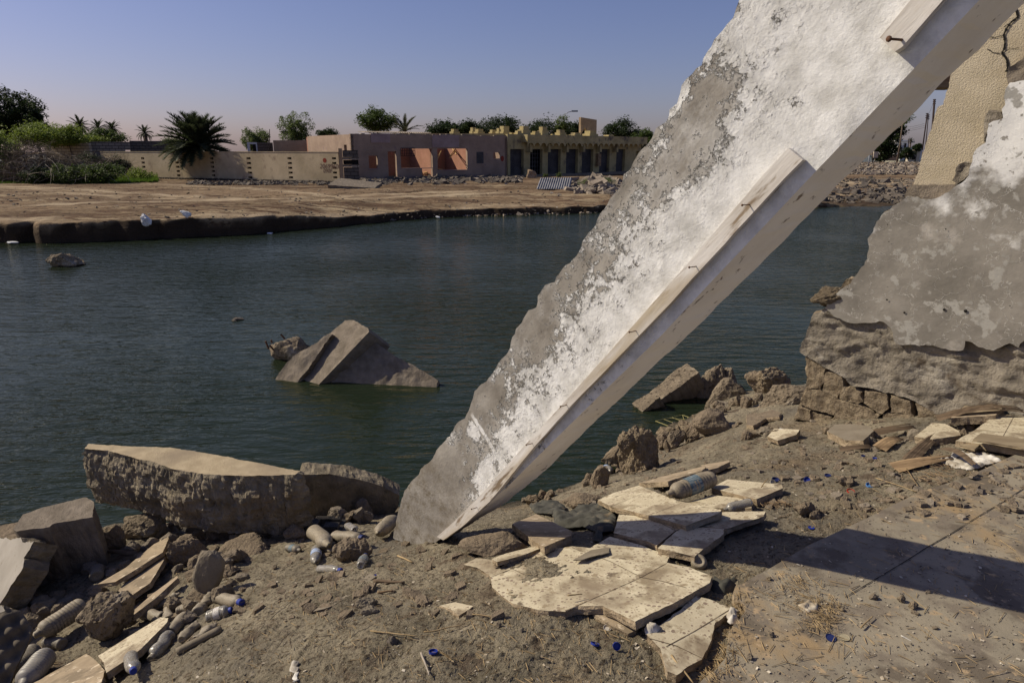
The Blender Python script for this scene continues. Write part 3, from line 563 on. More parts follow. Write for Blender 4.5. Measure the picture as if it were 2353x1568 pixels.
stones = [[(250,960),(380,1040),(375,1120),(350,1170),(255,1160),(270,1050)],[(385,1060),(490,1090),(500,1160),(460,1230),(360,1180)],[(250,1170),(350,1180),(455,1235),(440,1340),(330,1310),(210,1270)],
 [(500,1150),(620,1190),(635,1250),(600,1265),(480,1225)],[(645,1180),(790,1200),(805,1290),(760,1330),(640,1260)],[(815,1205),(940,1250),(950,1330),(815,1320)],[(205,1285),(285,1310),(285,1375),(175,1370)],
 [(290,1320),(420,1355),(415,1390),(295,1380)],[(445,1240),(600,1275),(740,1340),(720,1385),(600,1395),(435,1385)],[(980,1260),(1070,1305),(1140,1345),(1120,1390),(990,1375)],[(760,1335),(950,1335),(975,1380),(740,1390)]]
for i, s in enumerate(stones):
    prism('stone', local(c7(s), rn_off(-.015+.02*random.random()), 0), rn_off(-.015+.02*random.random()), .14, [MT['ruin_stone'], MT['ruin_stone']], rw, ds=.015, rough=.008, amp=.008, relief=.012, rs=14, gs=.015, relfn=lambda x, y: .0*x, seed=20+i, bulge=.012)
# loose knob of aggregate on the broken end
rk = rockmesh(41, 4, 16, .09); rk.materials.append(MT['ruin_stone']); rk.name = 'stone'
pk = Pn(*C7(440, 560), RO-RN*.08, RN); link('stone', rk, rw, Matrix.Translation(pk) @ Matrix.Diagonal((.17, .13, .12, 1)))
# damage holes in the plaster
for (x, y, r_) in ((790,580,5),(905,665,6),(1168,645,7),(1308,655,9),(530,510,3),(795,85,3),(803,198,3),(1177,115,3.5),(1600,620,3)):
    q = local([C7(x, y)], rn_off(.026))[0]; mb = MB(); rad = r_*.0013
    mb.add([(q[0]+rad*math.cos(a)*(1+.35*mn.noise(Vector((a*2, x, 0)))), q[1]+rad*math.sin(a)*(1+.3*mn.noise(Vector((a*2, y, 5)))), 0) for a in [k*.628 for k in range(10)]], [tuple(range(10))])
    mb.build('plaster_hole', MT['dark'], rw, rn_off(.027))
# beige stucco wall behind it, and its footing block
BS = rn_off(-.14); bo = Pn(2150, 420, BS.to_translation(), RN)
bw = empty('stucco_wall', bo, 'cracked beige stucco wall standing behind the leaning slab at top right', 'wall')
beige = c6([(960,1222),(1000,1100),(1030,1000),(1060,900),(1085,850),(1105,760),(1125,705),(1160,690),(1175,640),(1200,570),(1212,480)])+[(2205,120),(2250,20),(2300,-90),(2700,-90),(2700,460),(2191,432)]
prism('stucco_face', local(beige, BS), BS, .16, [MT['stucco_beige'], MT['tile_side']], bw, ds=.02, rough=.006, amp=.005, relief=.003, gs=.05, seed=31)
for pts, w_ in (([(1640,60),(1655,110),(1605,150),(1575,190),(1560,235),(1567,300),(1552,352),(1575,385),(1588,430),(1578,475)], .008), ([(1560,235),(1500,245),(1455,250)], .003), ([(1552,352),(1500,350),(1450,325)], .0025), ([(1552,352),(1600,320),(1660,318)], .0022), ([(1605,150),(1580,165),(1560,180)], .003)):
    M3 = BS.copy(); M3.translation = BS.to_translation()+RN*.006; L_ = local(c6(pts), M3); mb = MB(); fine_ = []
    for a, b_ in zip(L_[:-1], L_[1:]):
        for q in range(4): fine_.append(Vector(a).lerp(Vector(b_), q/4)+Vector((mn.noise(Vector((a[0]*90+q, a[1]*50, 1))), mn.noise(Vector((a[0]*50+q, a[1]*90, 4)))))*.006)
    fine_.append(Vector(L_[-1]))
    for i in range(len(fine_)-1):
        a, b_ = fine_[i], fine_[i+1]; t_ = (b_-a).normalized(); s_ = Vector((-t_.y, t_.x)); ww = w_*(.7+.5*mn.noise(Vector((i*.7, w_*900, 0)))); 
        mb.add([(*(a+s_*ww), 0), (*(b_+s_*ww), 0), (*(b_-s_*ww), 0), (*(a-s_*ww), 0)], [(0, 1, 2, 3)])
    mb.build('crack', MT['dark'], bw, M3)
foot = c6([(958,1218),(1100,1222),(1235,1215),(1290,1260),(1190,1330),(915,1320),(905,1292),(925,1240)])
o = prism('footing_block', local(foot, rn_off(-.03)), rn_off(-.03), .25, [MT['greyblock'], MT['greyblock']], None, ds=.02, rough=.006, amp=.008, relief=.008, rs=8, gs=.02, seed=33)
tag(o, 'rough grey block between the beige stucco wall and the plastered ruin below', 'block')
o = prism('broken_render', local(c6([(1265,1080),(1350,1075),(1340,1130),(1300,1180),(1235,1230),(1218,1190),(1240,1120)]), rn_off(-.05)), rn_off(-.05), .1, [MT['ruin_rough'], MT['ruin_rough']], rw, ds=.02, rough=.01, amp=.01, relief=.02, rs=12, gs=.015, seed=34)
prism('broken_render', local(c6([(1460,730),(1540,740),(1590,790),(1530,850),(1450,900),(1425,940),(1430,800)]), rn_off(-.03)), rn_off(-.03), .1, [MT['ruin_rough'], MT['ruin_rough']], rw, ds=.02, rough=.01, amp=.01, relief=.02, rs=12, gs=.015, seed=35)
prism('broken_render', local(c6([(1600,440),(1700,370),(1860,330),(1860,560),(1690,540),(1590,560),(1575,500)]), rn_off(-.06)), rn_off(-.06), .06, [MT['greyblock'], MT['ruin_rough']], rw, ds=.02, rough=.01, amp=.01, relief=.02, rs=12, gs=.02, seed=36)
# roof remnant seen between slab and stucco
mb = MB(); 
for i in range(5): 
    a = Py(2120, 215-4*i, 5.9+i*.12); b_ = Py(2240, 175-4*i, 5.9+i*.12); a.z = b_.z = Py(2150, 196, 5.9).z+.03*i; mb.box((a+b_)/2, ((b_-a).length, .10, .045), Matrix.Rotation(.02*i, 3, 'Z'))
bb_ = Py(2190, 190, 6.1); mb.box((bb_.x+.2, bb_.y+.5, bb_.z+.03), (.6, .9, .03))
tag(mb.build('roof_remnant', MT['wood_bare'], base=bb_), 'dark timber edge of a roof poking out between slab and beige wall', 'roof remnant')
# ------------------------------------------------------------------ flat pieces lying on the near ground
def tile(name, pxs, label, cat, thick=.03, lift=0, m='terrazzo', side='tile_side', group=None, rough=.005, dx=0, dy=0, seed=0, gs=None, relief=0, amp=.006, straight=(), conv=None, zs=None, parent=None, nofit=False):
    if conv: pxs = [conv(*q) for q in pxs]
    if zs is not None: W = [Pz(u, v, z) for (u, v), z in zip(pxs, zs)]
    else: W = [G(u, v, thick*.7+lift) for u, v in pxs]
    c = sum(W, Vector())/len(W); A = np.array([[p.x-c.x, p.y-c.y, 1] for p in W]); b = np.array([p.z for p in W])
    s = np.linalg.lstsq(A, b, rcond=None)[0]; gx, gy = s[0]+dx, s[1]+dy
    n = Vector((-gx, -gy, 1)).normalized(); M = frame(Vector((c.x, c.y, s[2])), n)
    o = prism(name, local(pxs, M), M, thick, [MT[m], MT[side]], parent, ds=.018, rough=rough, amp=amp, nr=3, seed=seed, gs=gs, relief=relief, straight=straight, rs=12)
    return tag(o, label, cat, group)
TG = 'broken terrazzo floor tiles on the dirt'
T = [
 ('floor_slab', [(665,785),(735,748),(860,762),(1100,705),(1270,682),(1370,692),(1480,628),(1640,672),(1810,735),(1795,772),(1925,800),(2048,850),(2035,885),(1830,1000),(1620,1100),(1440,1012),(1300,1015),(1230,1045),(1080,1035),(940,1000),(880,960),(825,910),(815,850),(740,800)], 'largest pale terrazzo slab, still several tiles joined, in the centre foreground', 'floor slab', .03, .010, C4, 'terrazzo', 1),
 ('floor_slab', [(1680,1165),(1800,1090),(1960,957),(2030,975),(2155,1025),(2155,1050),(2065,1105),(2045,1200),(1990,1310),(1895,1362),(1850,1398),(1800,1375),(1760,1250)], 'pale terrazzo slab with torn right edge just below the largest slab', 'floor slab', .035, .01, C4, 'terrazzo', 2),
 ('floor_slab', [(1415,425),(1500,385),(1640,345),(1860,430),(2100,480),(2085,500),(1900,568),(1690,510),(1480,460)], 'joined terrazzo tiles half lit, half crossed by the slab shadow, uppermost of the tile pile', 'floor slab', .028, .065, C4, 'terrazzo', 3),
 ('floor_slab', [(1500,608),(1530,505),(1690,520),(1900,572),(1840,598),(1740,678),(1690,655),(1600,632)], 'terrazzo piece mostly in shadow at the front of the tile pile', 'floor slab', .026, .035, C4, 'terrazzo', 4),
 ('floor_slab', [(1745,693),(1850,598),(1905,572),(2115,585),(2110,615),(1990,705),(1950,738)], 'terrazzo piece with a speckled sunlit corner at the right of the tile pile', 'floor slab', .03, .035, C4, 'terrazzo', 5),
 ('floor_slab', [(1915,565),(2080,505),(2110,492),(2345,488),(2335,515),(2130,585)], 'shadowed terrazzo piece reaching furthest right of the tile pile', 'floor slab', .026, .035, C4, 'terrazzo', 6),
 ('floor_tile', [(935,558),(1070,503),(1270,600),(1262,622),(1115,685),(1060,655)], 'tilted dusty terrazzo tile left of the crumpled cloth', 'floor tile', .035, .03, C4, 'terrazzo_dusty', 7),
 ('floor_tile', [(822,752),(900,722),(1100,672),(1102,690),(985,735),(850,770)], 'narrow terrazzo sliver along the top edge of the largest slab', 'floor tile', .02, .02, C4, 'terrazzo', 8),
 ('floor_tile', [(1640,330),(1750,300),(2008,235),(2012,245),(1990,262),(1800,322),(1690,330)], 'long tilted terrazzo strip with a dark gap under it, above the big bottle', 'floor tile', .028, .06, C4, 'terrazzo_dusty', 9),
 ('floor_tile', [(1985,232),(2140,206),(2146,213),(2080,245),(2015,262)], 'small terrazzo wedge at the far end of the long tilted strip', 'floor tile', .03, .03, C4, 'terrazzo_dusty', 10),
 ('floor_tile', [(118,590),(200,545),(470,572),(478,590),(345,645)], 'clean rectangular terrazzo tile right of the big dusty bottle', 'floor tile', .035, .02, C5, 'terrazzo', 11),
 ('floor_tile', [(-10,662),(130,625),(325,645),(320,690),(160,690),(60,690)], 'terrazzo tile under the short ribbed bottle', 'floor tile', .03, .005, C5, 'terrazzo', 12),
 ('floor_tile', [(1380,1050),(1440,1022),(1630,1130),(1622,1150),(1580,1168),(1480,1120)], 'half buried terrazzo tile corner in front of the largest slab', 'floor tile', .03, -.005, C4, 'terrazzo_dusty', 14),
 ('floor_tile', [(530,1012),(620,992),(720,1015),(700,1030),(640,1068),(590,1030)], 'patch of terrazzo showing through the dirt, left of the largest slab', 'floor tile', .02, -.004, C4, 'terrazzo', 15),
 ('floor_tile', [(1320,238),(1400,168),(1612,140),(1610,155),(1545,225)], 'pale slab leaning up on debris at the foot of the ruined wall', 'floor tile', .05, .07, C5, 'terrazzo_dusty', 16),
 ('floor_slab', [(1345,352),(1440,300),(1550,218),(1700,228),(1880,240),(1880,420),(1700,405),(1500,372)], 'wide pale terrazzo slab running out of the right edge above the boards', 'floor slab', .035, .04, C5, 'terrazzo', 17),
 ('floor_tile', [(1138,332),(1228,262),(1292,266),(1360,302),(1372,325),(1230,345)], 'speckled terrazzo piece between the palm leaf and the wide right slab', 'floor tile', .04, .02, C5, 'terrazzo', 18),
 ('stone_slab', [(698,305),(740,270),(820,268),(905,277),(935,302),(880,352),(790,350)], 'flat grey stone slab near the base of the ruined wall', 'stone slab', .05, .03, C5, 'stone_smooth', 19),
 ('floor_tile', [(400,330),(435,292),(562,296),(545,322),(450,352)], 'small pale tile lying alone in the dirt below the waterside boulders', 'floor tile', .035, .03, C5, 'terrazzo', 20),
 ('floor_tile', [(540,893),(700,800),(800,715),(930,612),(937,640),(905,715),(740,820),(640,880)], 'upper of two long dusty tiles sloping down left of the upright stone', 'floor tile', .025, .08, C3, 'terrazzo_dusty', 22),
 ('floor_tile', [(650,938),(700,878),(900,745),(918,738),(905,770),(835,885),(690,983)], 'lower of two long dusty tiles sloping down left of the upright stone', 'floor tile', .03, .05, C3, 'terrazzo_dusty', 23),
 ('tile_strip', [(720,1058),(850,945),(985,845),(990,856),(860,975),(735,1068)], 'narrow strip of tile standing on edge above the heap of bottles', 'tile strip', .03, .05, C3, 'terrazzo_dusty', 24),
 ('floor_tile', [(545,1290),(720,1180),(890,1076),(935,1080),(928,1105),(780,1255),(690,1320),(590,1385),(580,1330)], 'long pale tile tipped over, left of the heap of bottles', 'floor tile', .03, .05, C3, 'terrazzo', 25),
 ('floor_tile', [(170,1450),(330,1360),(480,1278),(500,1290),(545,1330),(582,1370),(560,1450)], 'dirt covered tile at the bottom left edge of the photo', 'floor tile', .03, .03, C3, 'terrazzo_dusty', 26),
]
TO = {}
for nm, px, lb, ct, th, lf, cv, m, sd_ in T: TO[sd_] = tile(nm, px, lb, ct, th, lf, m, conv=cv, dx=.035 if sd_ == 1 else 0, seed=sd_, rough=.004 if 'slab' in nm else .003)
for sd_, px in ((1, [(870,775),(1030,852),(1088,835)]), (1, [(805,858),(910,816)]), (1, [(1230,1040),(1460,940),(1650,855),(1795,775)]), (1, [(1640,852),(1770,875),(1905,912)]), (1, [(1270,690),(1480,765),(1650,852)]), (1, [(880,830),(1190,700)]), (2, [(1790,1240),(1955,1150),(2150,1030)]), (2, [(1690,1190),(1850,1235),(1985,1300)]), (3, [(1650,525),(1870,445)]), (3, [(1480,462),(1660,390)]), (4, [(1700,520),(1850,598)]), (17, [(1440,300),(1880,330)]), (17, [(1560,372),(1640,225)])):
    M_ = TO[sd_].matrix_world.copy() if 0 else TO[sd_].matrix_basis.copy(); M_.translation = M_.translation+M_.col[2].xyz*.0015; L_ = [Vector(q) for q in local([(C5 if sd_ == 17 else C4)(*q) for q in px], M_)]; mb = MB()
    for a, b_ in zip(L_[:-1], L_[1:]):
        t_ = (b_-a).normalized(); s_ = Vector((-t_.y, t_.x)); n_ = max(2, int((b_-a).length/.015))
        for q in range(n_):
            c0, c1 = a.lerp(b_, q/n_), a.lerp(b_, (q+1)/n_); w0, w1 = [.0013+.0012*mn.noise(Vector((c.x*60, c.y*60, sd_))) for c in (c0, c1)]
            mb.add([(*(c0+s_*w0), 0), (*(c1+s_*w1), 0), (*(c1-s_*w1), 0), (*(c0-s_*w0), 0)][::-1], [(0, 1, 2, 3)])
    mb.build('tile_joint', MT['barkdark'], TO[sd_], M_)
# dirt lying over the shadowed fissure slabs: loose tile chips
tile('wooden_board', [(1432,345),(1472,313),(1600,330),(1880,372),(1880,408),(1700,392),(1560,368)], 'weathered board lying across the wide right slab', 'board', .012, .08, 'cardboard', 'cardboard', conv=C5, rough=.002)
tile('wooden_board', [(1360,375),(1440,322),(1478,362),(1440,395)], 'short square-ended board beside the longer weathered board', 'board', .012, .04, 'cardboard', 'cardboard', conv=C5, rough=.002)
tile('mortar_shard', [(1270,760),(1400,688),(1478,690),(1470,715),(1330,755)], 'thin grey smear of mortar on the largest slab', 'mortar', .004, .028, 'stone_smooth', 'stone_smooth', conv=C4)
# ------------------------------------------------------------------ concrete chunks by the water, left
def chunk(name, top, z, thick, label, cat, conv=C3, m=('stucco', 'conglom'), n=(0, 0, 1), seed=0, gs=.03, relief=.003, rough=.012, amp=.02, nr=9, taper=0, bulge=0, straight=(), ds=.018, ref=None, **k):
    px = [conv(*q) for q in top]; ru, rv = conv(*(ref or top[0])); o = Pz(ru, rv, z); M = frame(o, n)
    ob = prism(name, local(px, M), M, thick, [MT[m[0]], MT[m[1]]], None, ds=ds, rough=rough, amp=amp, nr=nr, seed=seed, gs=gs, relief=relief, taper=taper, bulge=bulge, straight=straight, **k)
    return tag(ob, label, cat)
chunk('concrete_slab', [(470,140),(492,113),(700,126),(900,133),(945,133),(1145,165),(1400,212),(1560,245),(1672,264),(1640,285),(1500,290),(1310,290),(1140,283),(1050,270),(955,252),(860,215),(745,190),(600,150)], -.36, .41, 'big thick slab of rubble concrete with a flat sunlit beige top at the water edge', 'concrete slab', seed=51, n=(-.03, -.05, 1), amp=.017, taper=-.03, bulge=.03, rough=.006, nr=26, ds=.011)
# second, upright slab beyond it: front plane facing the camera
def upright(name, pxs, o, n, thick, label, cat, conv=C3, m=('conglom', 'conglom'), seed=0, gs=.02, relief=.012, rs=8, rough=.01, amp=.01, nr=4, relfn=None, parent=None, straight=(), taper=0):
    px = [conv(*q) for q in pxs]; M = frame(o, n); ob = prism(name, local(px, M), M, thick, [MT[m[0]], MT[m[1]]], parent, ds=.02, rough=rough, amp=amp, nr=nr, seed=seed, gs=gs, relief=relief, rs=rs, relfn=relfn, straight=straight, taper=taper)
    return tag(ob, label, cat) if label else ob
o = Pz(*C3(1900, 530), -.88)
upright('concrete_slab', [(1640,345),(1672,286),(1830,280),(1990,310),(2110,345),(2180,380),(2222,400),(2222,440),(2190,505),(2190,520),(1880,545),(1640,545)], o+Vector((0, .06, 0)), (.15, -.98, -.12), .14, 'dark upright slab of coffered concrete behind the bottles, right of the big slab', 'concrete slab', relfn=lambda x, y: .010*np.clip(np.abs(((x*4.2) % 1)-.5)*8-1, 0, 1), seed=52, m=('conglom', 'conglom'), relief=.006, rough=.005)
# left blocks
chunk('concrete_block', [(72,588),(128,505),(240,465),(475,410),(518,432),(522,465),(515,520),(400,540),(290,560),(275,575),(180,585),(90,600)], -.55, .44, 'squarish grey concrete block standing in shadow at the left, with a dusty top', 'concrete block', m=('greyblock', 'greyblock'), seed=54, n=(-.05, -.08, 1), amp=.007, nr=8, rough=.006, straight=())
o = Pz(*C3(100, 760), -.62)
upright('plaster_slab', [(-160,600),(0,632),(20,640),(60,648),(115,632),(125,660),(188,655),(165,700),(132,745),(128,800),(60,900),(0,1000),(-160,1240)], o, (-.62, -.55, .56), .13, 'smooth grey plastered slab leaning at the far left edge', 'plaster slab', m=('greysmooth', 'conglom'), seed=55, relief=.002, rough=.008)
chunk('concrete_block', [(-60,560),(0,568),(110,545),(140,560),(90,640),(0,650),(-80,650)], -.72, .22, 'low dusty block at the waterline behind the leaning plaster slab', 'concrete block', m=('bankrock', 'bankrock'), seed=56, relief=.01)
o = Pz(*C3(30, 1120), -.72)
upright('plaster_slab', [(-60,1010),(10,1012),(45,1060),(20,1110),(-60,1180)], o, (-.3, -.6, .7), .05, 'small broken plaster flake below the leaning plaster slab', 'plaster slab', m=('greysmooth', 'conglom'), seed=57)
# egg-box foam
def eggfoam():
    o = Pz(*C3(60, 1250), -.62); M = frame(o, (.35, -.62, .70)); px = [C3(*q) for q in [(-120,1090),(60,1030),(110,1040),(175,1130),(165,1200),(120,1290),(90,1350),(50,1450),(-20,1560),(-200,1560)]]
    P_ = local(px, M); s = 34
    ob = prism('foam_sheet', P_, M, .03, [MT['foam'], MT['foam']], None, ds=.015, rough=.004, amp=.002, gs=.009, relfn=lambda x, y: .022*(np.sin(x*s*1.9)*np.sin(y*s*1.9+x*6)), seed=58)
    tag(ob, 'dusty egg-box foam sheet at the bottom left edge', 'foam sheet')
eggfoam()
# rocks and stones near left
rock('rock', *C3(1120, 985), 72, 122, 'upright pointed brown stone beside the heap of bottles', 'stone', 'stone_smooth', seed=8, dy=.4, flat_=1.3, nz=.03, tilt=0, sink=.10, n=60, shear=.28)
rock('rock', *C3(520, 1250), 125, 125, 'rusty brown lump of broken masonry in front of the leaning dusty bottle', 'rock', 'rock', seed=9, dy=.6, tilt=-.5, sink=.12, nz=.07, shear=.35)
rock('rock', *C3(1040, 790), 85, 62, 'dusty pyramid rock under the big slab, left of the upright stone', 'rock', 'bankrock', seed=12, sink=.3)
rock('rock', *C3(610, 720), 62, 62, 'brown rock under the left end of the big slab', 'rock', 'bankrock', seed=13, sink=.2)
rock('rock', *C3(780, 640), 90, 50, 'dark rock in shade under the middle of the big slab', 'rock', 'rock', seed=14, sink=.2)
rock('rock', *C3(1330, 740), 120, 22, 'wide shaded dirt-covered boulder beneath the right half of the big slab', 'rock', 'bankrock', seed=15, sink=.35, flat_=.6)
rock('rock', *C3(1640, 640), 60, 30, 'flat rock beside the black food tray', 'rock', 'bankrock', seed=16, sink=.3, flat_=.5)
rock('rock', *C3(1950, 770), 90, 38, 'half buried grey slab of stone by the bent clear bottle', 'rock', 'bankrock', seed=17, sink=.3, flat_=.35)
rock('rock', *C3(1060, 1240), 34, 22, 'small clod wedged under the crushed bottles', 'rock', 'bankrock', seed=18)
rock('stone', *C4(120, 1030), 52, 22, 'flat pale stone alone on the dirt, left of the buried tile patch', 'stone', 'stone_smooth', seed=19, flat_=.4, dy=.5)
rock('stone', *C4(140, 1062), 44, 16, 'smaller flat pale stone just below its larger neighbour', 'stone', 'stone_smooth', seed=20, flat_=.4, dy=.5)
rock('stone', *C4(990, 1160), 13, 9, 'tiny round stone in the dirt below the largest slab', 'stone', 'stone_smooth', seed=21)
rock('stone', *C4(860, 1135), 15, 12, 'small pale pebble left of the tiny round stone', 'stone', 'rock', seed=22)
rock('stone', *C4(265, 1230), 26, 20, 'dark pointed stone above the single blue cap', 'stone', 'rubbledark', seed=23)
tile('mortar_slope', [(1740,1045),(1850,960),(2060,830),(2090,850),(1960,950),(1830,1020)], 'thin crust of grey mortar sloping on the dirt above the flat pale stones', 'mortar crust', .012, -.004, 'stone_smooth', 'bankrock', conv=C3, rough=.01, seed=61)
rock('dirt_mound', *C4(830, 735), 170, 32, 'low rounded mound of grey dirt in front of the leaning slab foot', 'dirt mound', 'bankrock', seed=62, sink=.45, flat_=.5, nz=.03, dy=.6)
rock('stone', *C4(1430, 350), 50, 45, 'rounded brown stone left of the tile pile', 'stone', 'bankrock', seed=63)
rock('stone', *C4(1320, 470), 90, 20, 'dusty lump behind the crumpled cloth', 'rock', 'bankrock', seed=64, flat_=.6)
rock('stone', *C4(1230, 685), 36, 18, 'grey stone below the cloth', 'stone', 'stone_smooth', seed=65)
o = rock('rubble_chunk', *C9(335, 1375), 98, 96, 'twin-topped lump of aggregate by the water behind the labelled bottle', 'rubble chunk', 'ruin_stone', seed=71, nz=.06, sub=5, sink=.34, dy=.7, n=24)
rock('rubble_chunk', *C9(190, 1190), 42, 50, 'narrow top of aggregate left of the twin-topped lump', 'rubble chunk', 'ruin_stone', ground=-.66, seed=72, nz=.1, sink=.1)
rock('rubble_chunk', *C9(80, 1360), 75, 72, 'pale plastered foot of the aggregate lump at the water', 'rubble chunk', 'bankrock', seed=73, nz=.05, sink=.2, shear=.3)
rock('rock', *C9(580, 1140), 34, 36, 'small brown rock right of the twin-topped lump', 'rock', 'bankrock', seed=74)
rock('rock', *C9(635, 1170), 18, 30, 'slim standing rock beside the small brown rock', 'rock', 'bankrock', seed=75)
rock('rock', *C9(750, 1110), 46, 36, 'reddish round rock at the water edge', 'rock', 'rock', seed=76)
rock('rock', *C9(880, 1060), 34, 30, 'leaning pale rock touching the reddish round rock', 'rock', 'bankrock', seed=77, shear=.4)
rock('rock', *C9(1130, 975), 92, 48, 'dirt-coloured boulder half sunk in the bank below the pool', 'boulder', 'bankrock', seed=78, sink=.35, nz=.04)
rock('boulder', *C9(1240, 785), 54, 30, 'smooth oval stone at the pool edge', 'stone', 'stone_smooth', ground=-1.04, seed=79, nz=.015, flat_=.6, n=40)
rock('boulder', *C9(1280, 690), 98, 66, 'pale broad boulder behind the smooth oval stone', 'boulder', 'rock', ground=-1.1, seed=80, nz=.04)
rock('boulder', *C9(1400, 620), 48, 40, 'dark boulder at the right of the waterside group', 'boulder', 'rubbledark', ground=-1.15, seed=81)
rock('boulder', *C9(1130, 600), 74, 80, 'tall brown boulder behind the tilted concrete block', 'boulder', 'rock', ground=-1.12, seed=82, nz=.06)
rock('boulder', *C9(1290, 590), 56, 72, 'dark-topped boulder right of the tall brown boulder', 'boulder', 'rock', ground=-1.12, seed=83, nz=.06)
o = Pz(*C9(600, 650), -1.12); SN = (-.50, -.30, .80)
b1 = upright('concrete_block', [(300,640),(480,490),(560,430),(720,285),(850,210),(975,305),(820,420),(680,520),(560,600),(420,700)], o+Vector((0, 0, .12)), (-.42, -.42, .80), .45, 'large tilted concrete block with a sunlit top face standing in the water', 'concrete block', C9, m=('rock', 'greyblock'), seed=84, relief=.012, amp=.012)
o = Pz(*C9(360, 735), -1.12)
upright('concrete_block', [(255,640),(330,590),(500,500),(555,570),(470,640),(360,735)], o+Vector((0, .0, .04)), (-.45, -.45, .77), .20, 'small cracked block at the left of the large tilted block', 'concrete block', C9, m=('rock', 'greyblock'), seed=85, relief=.008)
rock('concrete_chunk', *C9(1740, 610), 96, 62, 'jagged concrete lump at the water beside the ruined wall', 'concrete chunk', 'bankrock', ground=-.88, seed=86, nz=.06)
rock('concrete_chunk', *C9(1800, 480), 78, 42, 'pointed rubble lump topping the pile beside the ruined wall', 'concrete chunk', 'ruin_stone', ground=-.72, seed=87, nz=.09)
rock('concrete_chunk', *C9(1900, 710), 100, 52, 'oblong concrete lump leaning against the ruined wall foot', 'concrete chunk', 'rock', ground=-.72, seed=88, nz=.05, shear=.3)
tile('plaster_sheet', [(1490,640),(1600,660),(1850,735),(1840,780),(1700,800),(1560,880),(1490,870)], 'pale sheet of plaster set in the bank below the rubble lumps', 'plaster sheet', .03, .0, 'bankrock', 'tile_side', conv=C9, seed=89, dy=-.05)
# ------------------------------------------------------------------ broken concrete in the river
o8 = Pz(*C8(640, 770), WZ-.02); n8 = Vector((-.45, -.62, .64)).normalized()
rr_ = empty('concrete_wreck', o8, 'tent-shaped wreck of concrete beam and slabs rising from the river', 'concrete wreck')
upright('beam', [(415,790),(470,700),(560,590),(650,470),(740,345),(865,238),(935,236),(1052,302),(1060,330),(860,540),(620,790)], o8, n8, .42, None, None, C8, m=('greyblock', 'greyblock'), seed=91, relief=.006, amp=.006, parent=rr_, straight=(8, 9))
upright('side_slab', [(262,790),(290,730),(350,640),(400,570),(470,510),(560,465),(740,340),(760,350),(640,520),(560,640),(430,790)], o8+n8*.01, (-.25, -.78, .57), .12, None, None, C8, m=('greyblock', 'rock'), seed=92, relief=.012, amp=.012, parent=rr_)
upright('wing_slab', [(620,790),(800,560),(1000,360),(1075,395),(1205,480),(1300,545),(1400,590),(1520,660),(1618,722),(1600,790),(1100,790)], o8+Vector((.0, .10, 0)), (-.12, -.82, .56), .14, None, None, C8, m=('greyblock', 'rock'), seed=93, relief=.01, amp=.012, parent=rr_, rs=14)
rb = rock('rebar_lump', *C8(395, 575), 105, 50, 'rough lump of concrete with rusty bars sticking out, left of the wreck', 'concrete lump', 'rock', ground=WZ-.01, seed=94, sink=.2, nz=.045, flat_=.6)
k8 = depth(rb.location)/FPX
for (x0, y0, x1, y1, x2, y2) in ((250,470,232,430,222,405),(290,480,265,450,255,438),(275,420,270,405,267,395),(380,390,362,368,345,350),(330,470,318,455,310,440)):
    mb = MB(); ps = []
    for x, y in ((x0, y0), (x1, y1), (x2, y2)):
        p = Py(*C8(x, y), rb.location.y-.12); ps.append(p)
    mb.tube(ps, .012, 6); mb.build('rebar', MT['rust'], rb, base=ps[0])
rock('rock', 145, 612, 74, 30, 'brown rock standing alone in the river at the left', 'rock', 'rock', ground=WZ, seed=95, nz=.09, sink=.25)
rock('rock', 545, 736, 26, 6, 'low dark rock just breaking the river surface', 'rock', 'rubbledark', ground=WZ, seed=96, sink=.3)
rock('rock', 536, 738, 16, 4, 'tiny dark rock tip beside the low dark rock in the river', 'rock', 'rubbledark', ground=WZ, seed=97, sink=.3)
rnd_ = random.Random(12)
def strew(path, n, sp_, label, group, mats, smin, smax, g=None):
    for i in range(n):
        k = rnd_.random()*(len(path)-1); a = path[int(k)]; b_ = path[int(k)+1]; f = k-int(k); u = a[0]+(b_[0]-a[0])*f+rnd_.gauss(0, sp_); v = a[1]+(b_[1]-a[1])*f+rnd_.gauss(0, sp_*.45); w_ = rnd_.uniform(smin, smax)
        p = G(u, v)
        if p.z < WZ-.08 or p.z > -.02: continue
        rock('stone', u, v, w_, w_*rnd_.uniform(.45, .8), label, 'stone', rnd_.choice(mats), seed=rnd_.randint(1, 999), sub=3, n=rnd_.choice((9, 12, 16)), nz=.06, sink=.3, group=group, rot=rnd_.uniform(0, 3), ground=p.z)
strew([(1190,1165),(1330,1110),(1400,1085),(1520,1010),(1600,985),(1660,945),(1740,925),(1830,915)], 60, 16, 'small brown stone in the loose rubble along the near waterline', 'loose stones along the near waterline', ('bankrock', 'rock', 'ruin_stone'), 12, 34)
strew([(260,1220),(420,1240),(560,1240),(700,1215),(880,1190)], 40, 16, 'small shaded stone under and beside the big concrete slabs', 'loose stones under the big slabs', ('bankrock', 'greyblock'), 14, 46)
strew([(40,1460),(90,1420),(230,1370),(330,1290),(440,1280),(540,1310),(300,1480)], 95, 34, 'small dusty stone in the litter at lower left', 'loose stones at lower left', ('bankrock', 'rock', 'greyblock'), 12, 52)
strew([(1700,1000),(1900,990),(2050,1010),(2200,1000),(2330,960)], 40, 18, 'small angular stone on the dirt at the foot of the ruined wall', 'loose stones below the ruined wall', ('bankrock', 'stone_smooth', 'ruin_stone'), 10, 30)
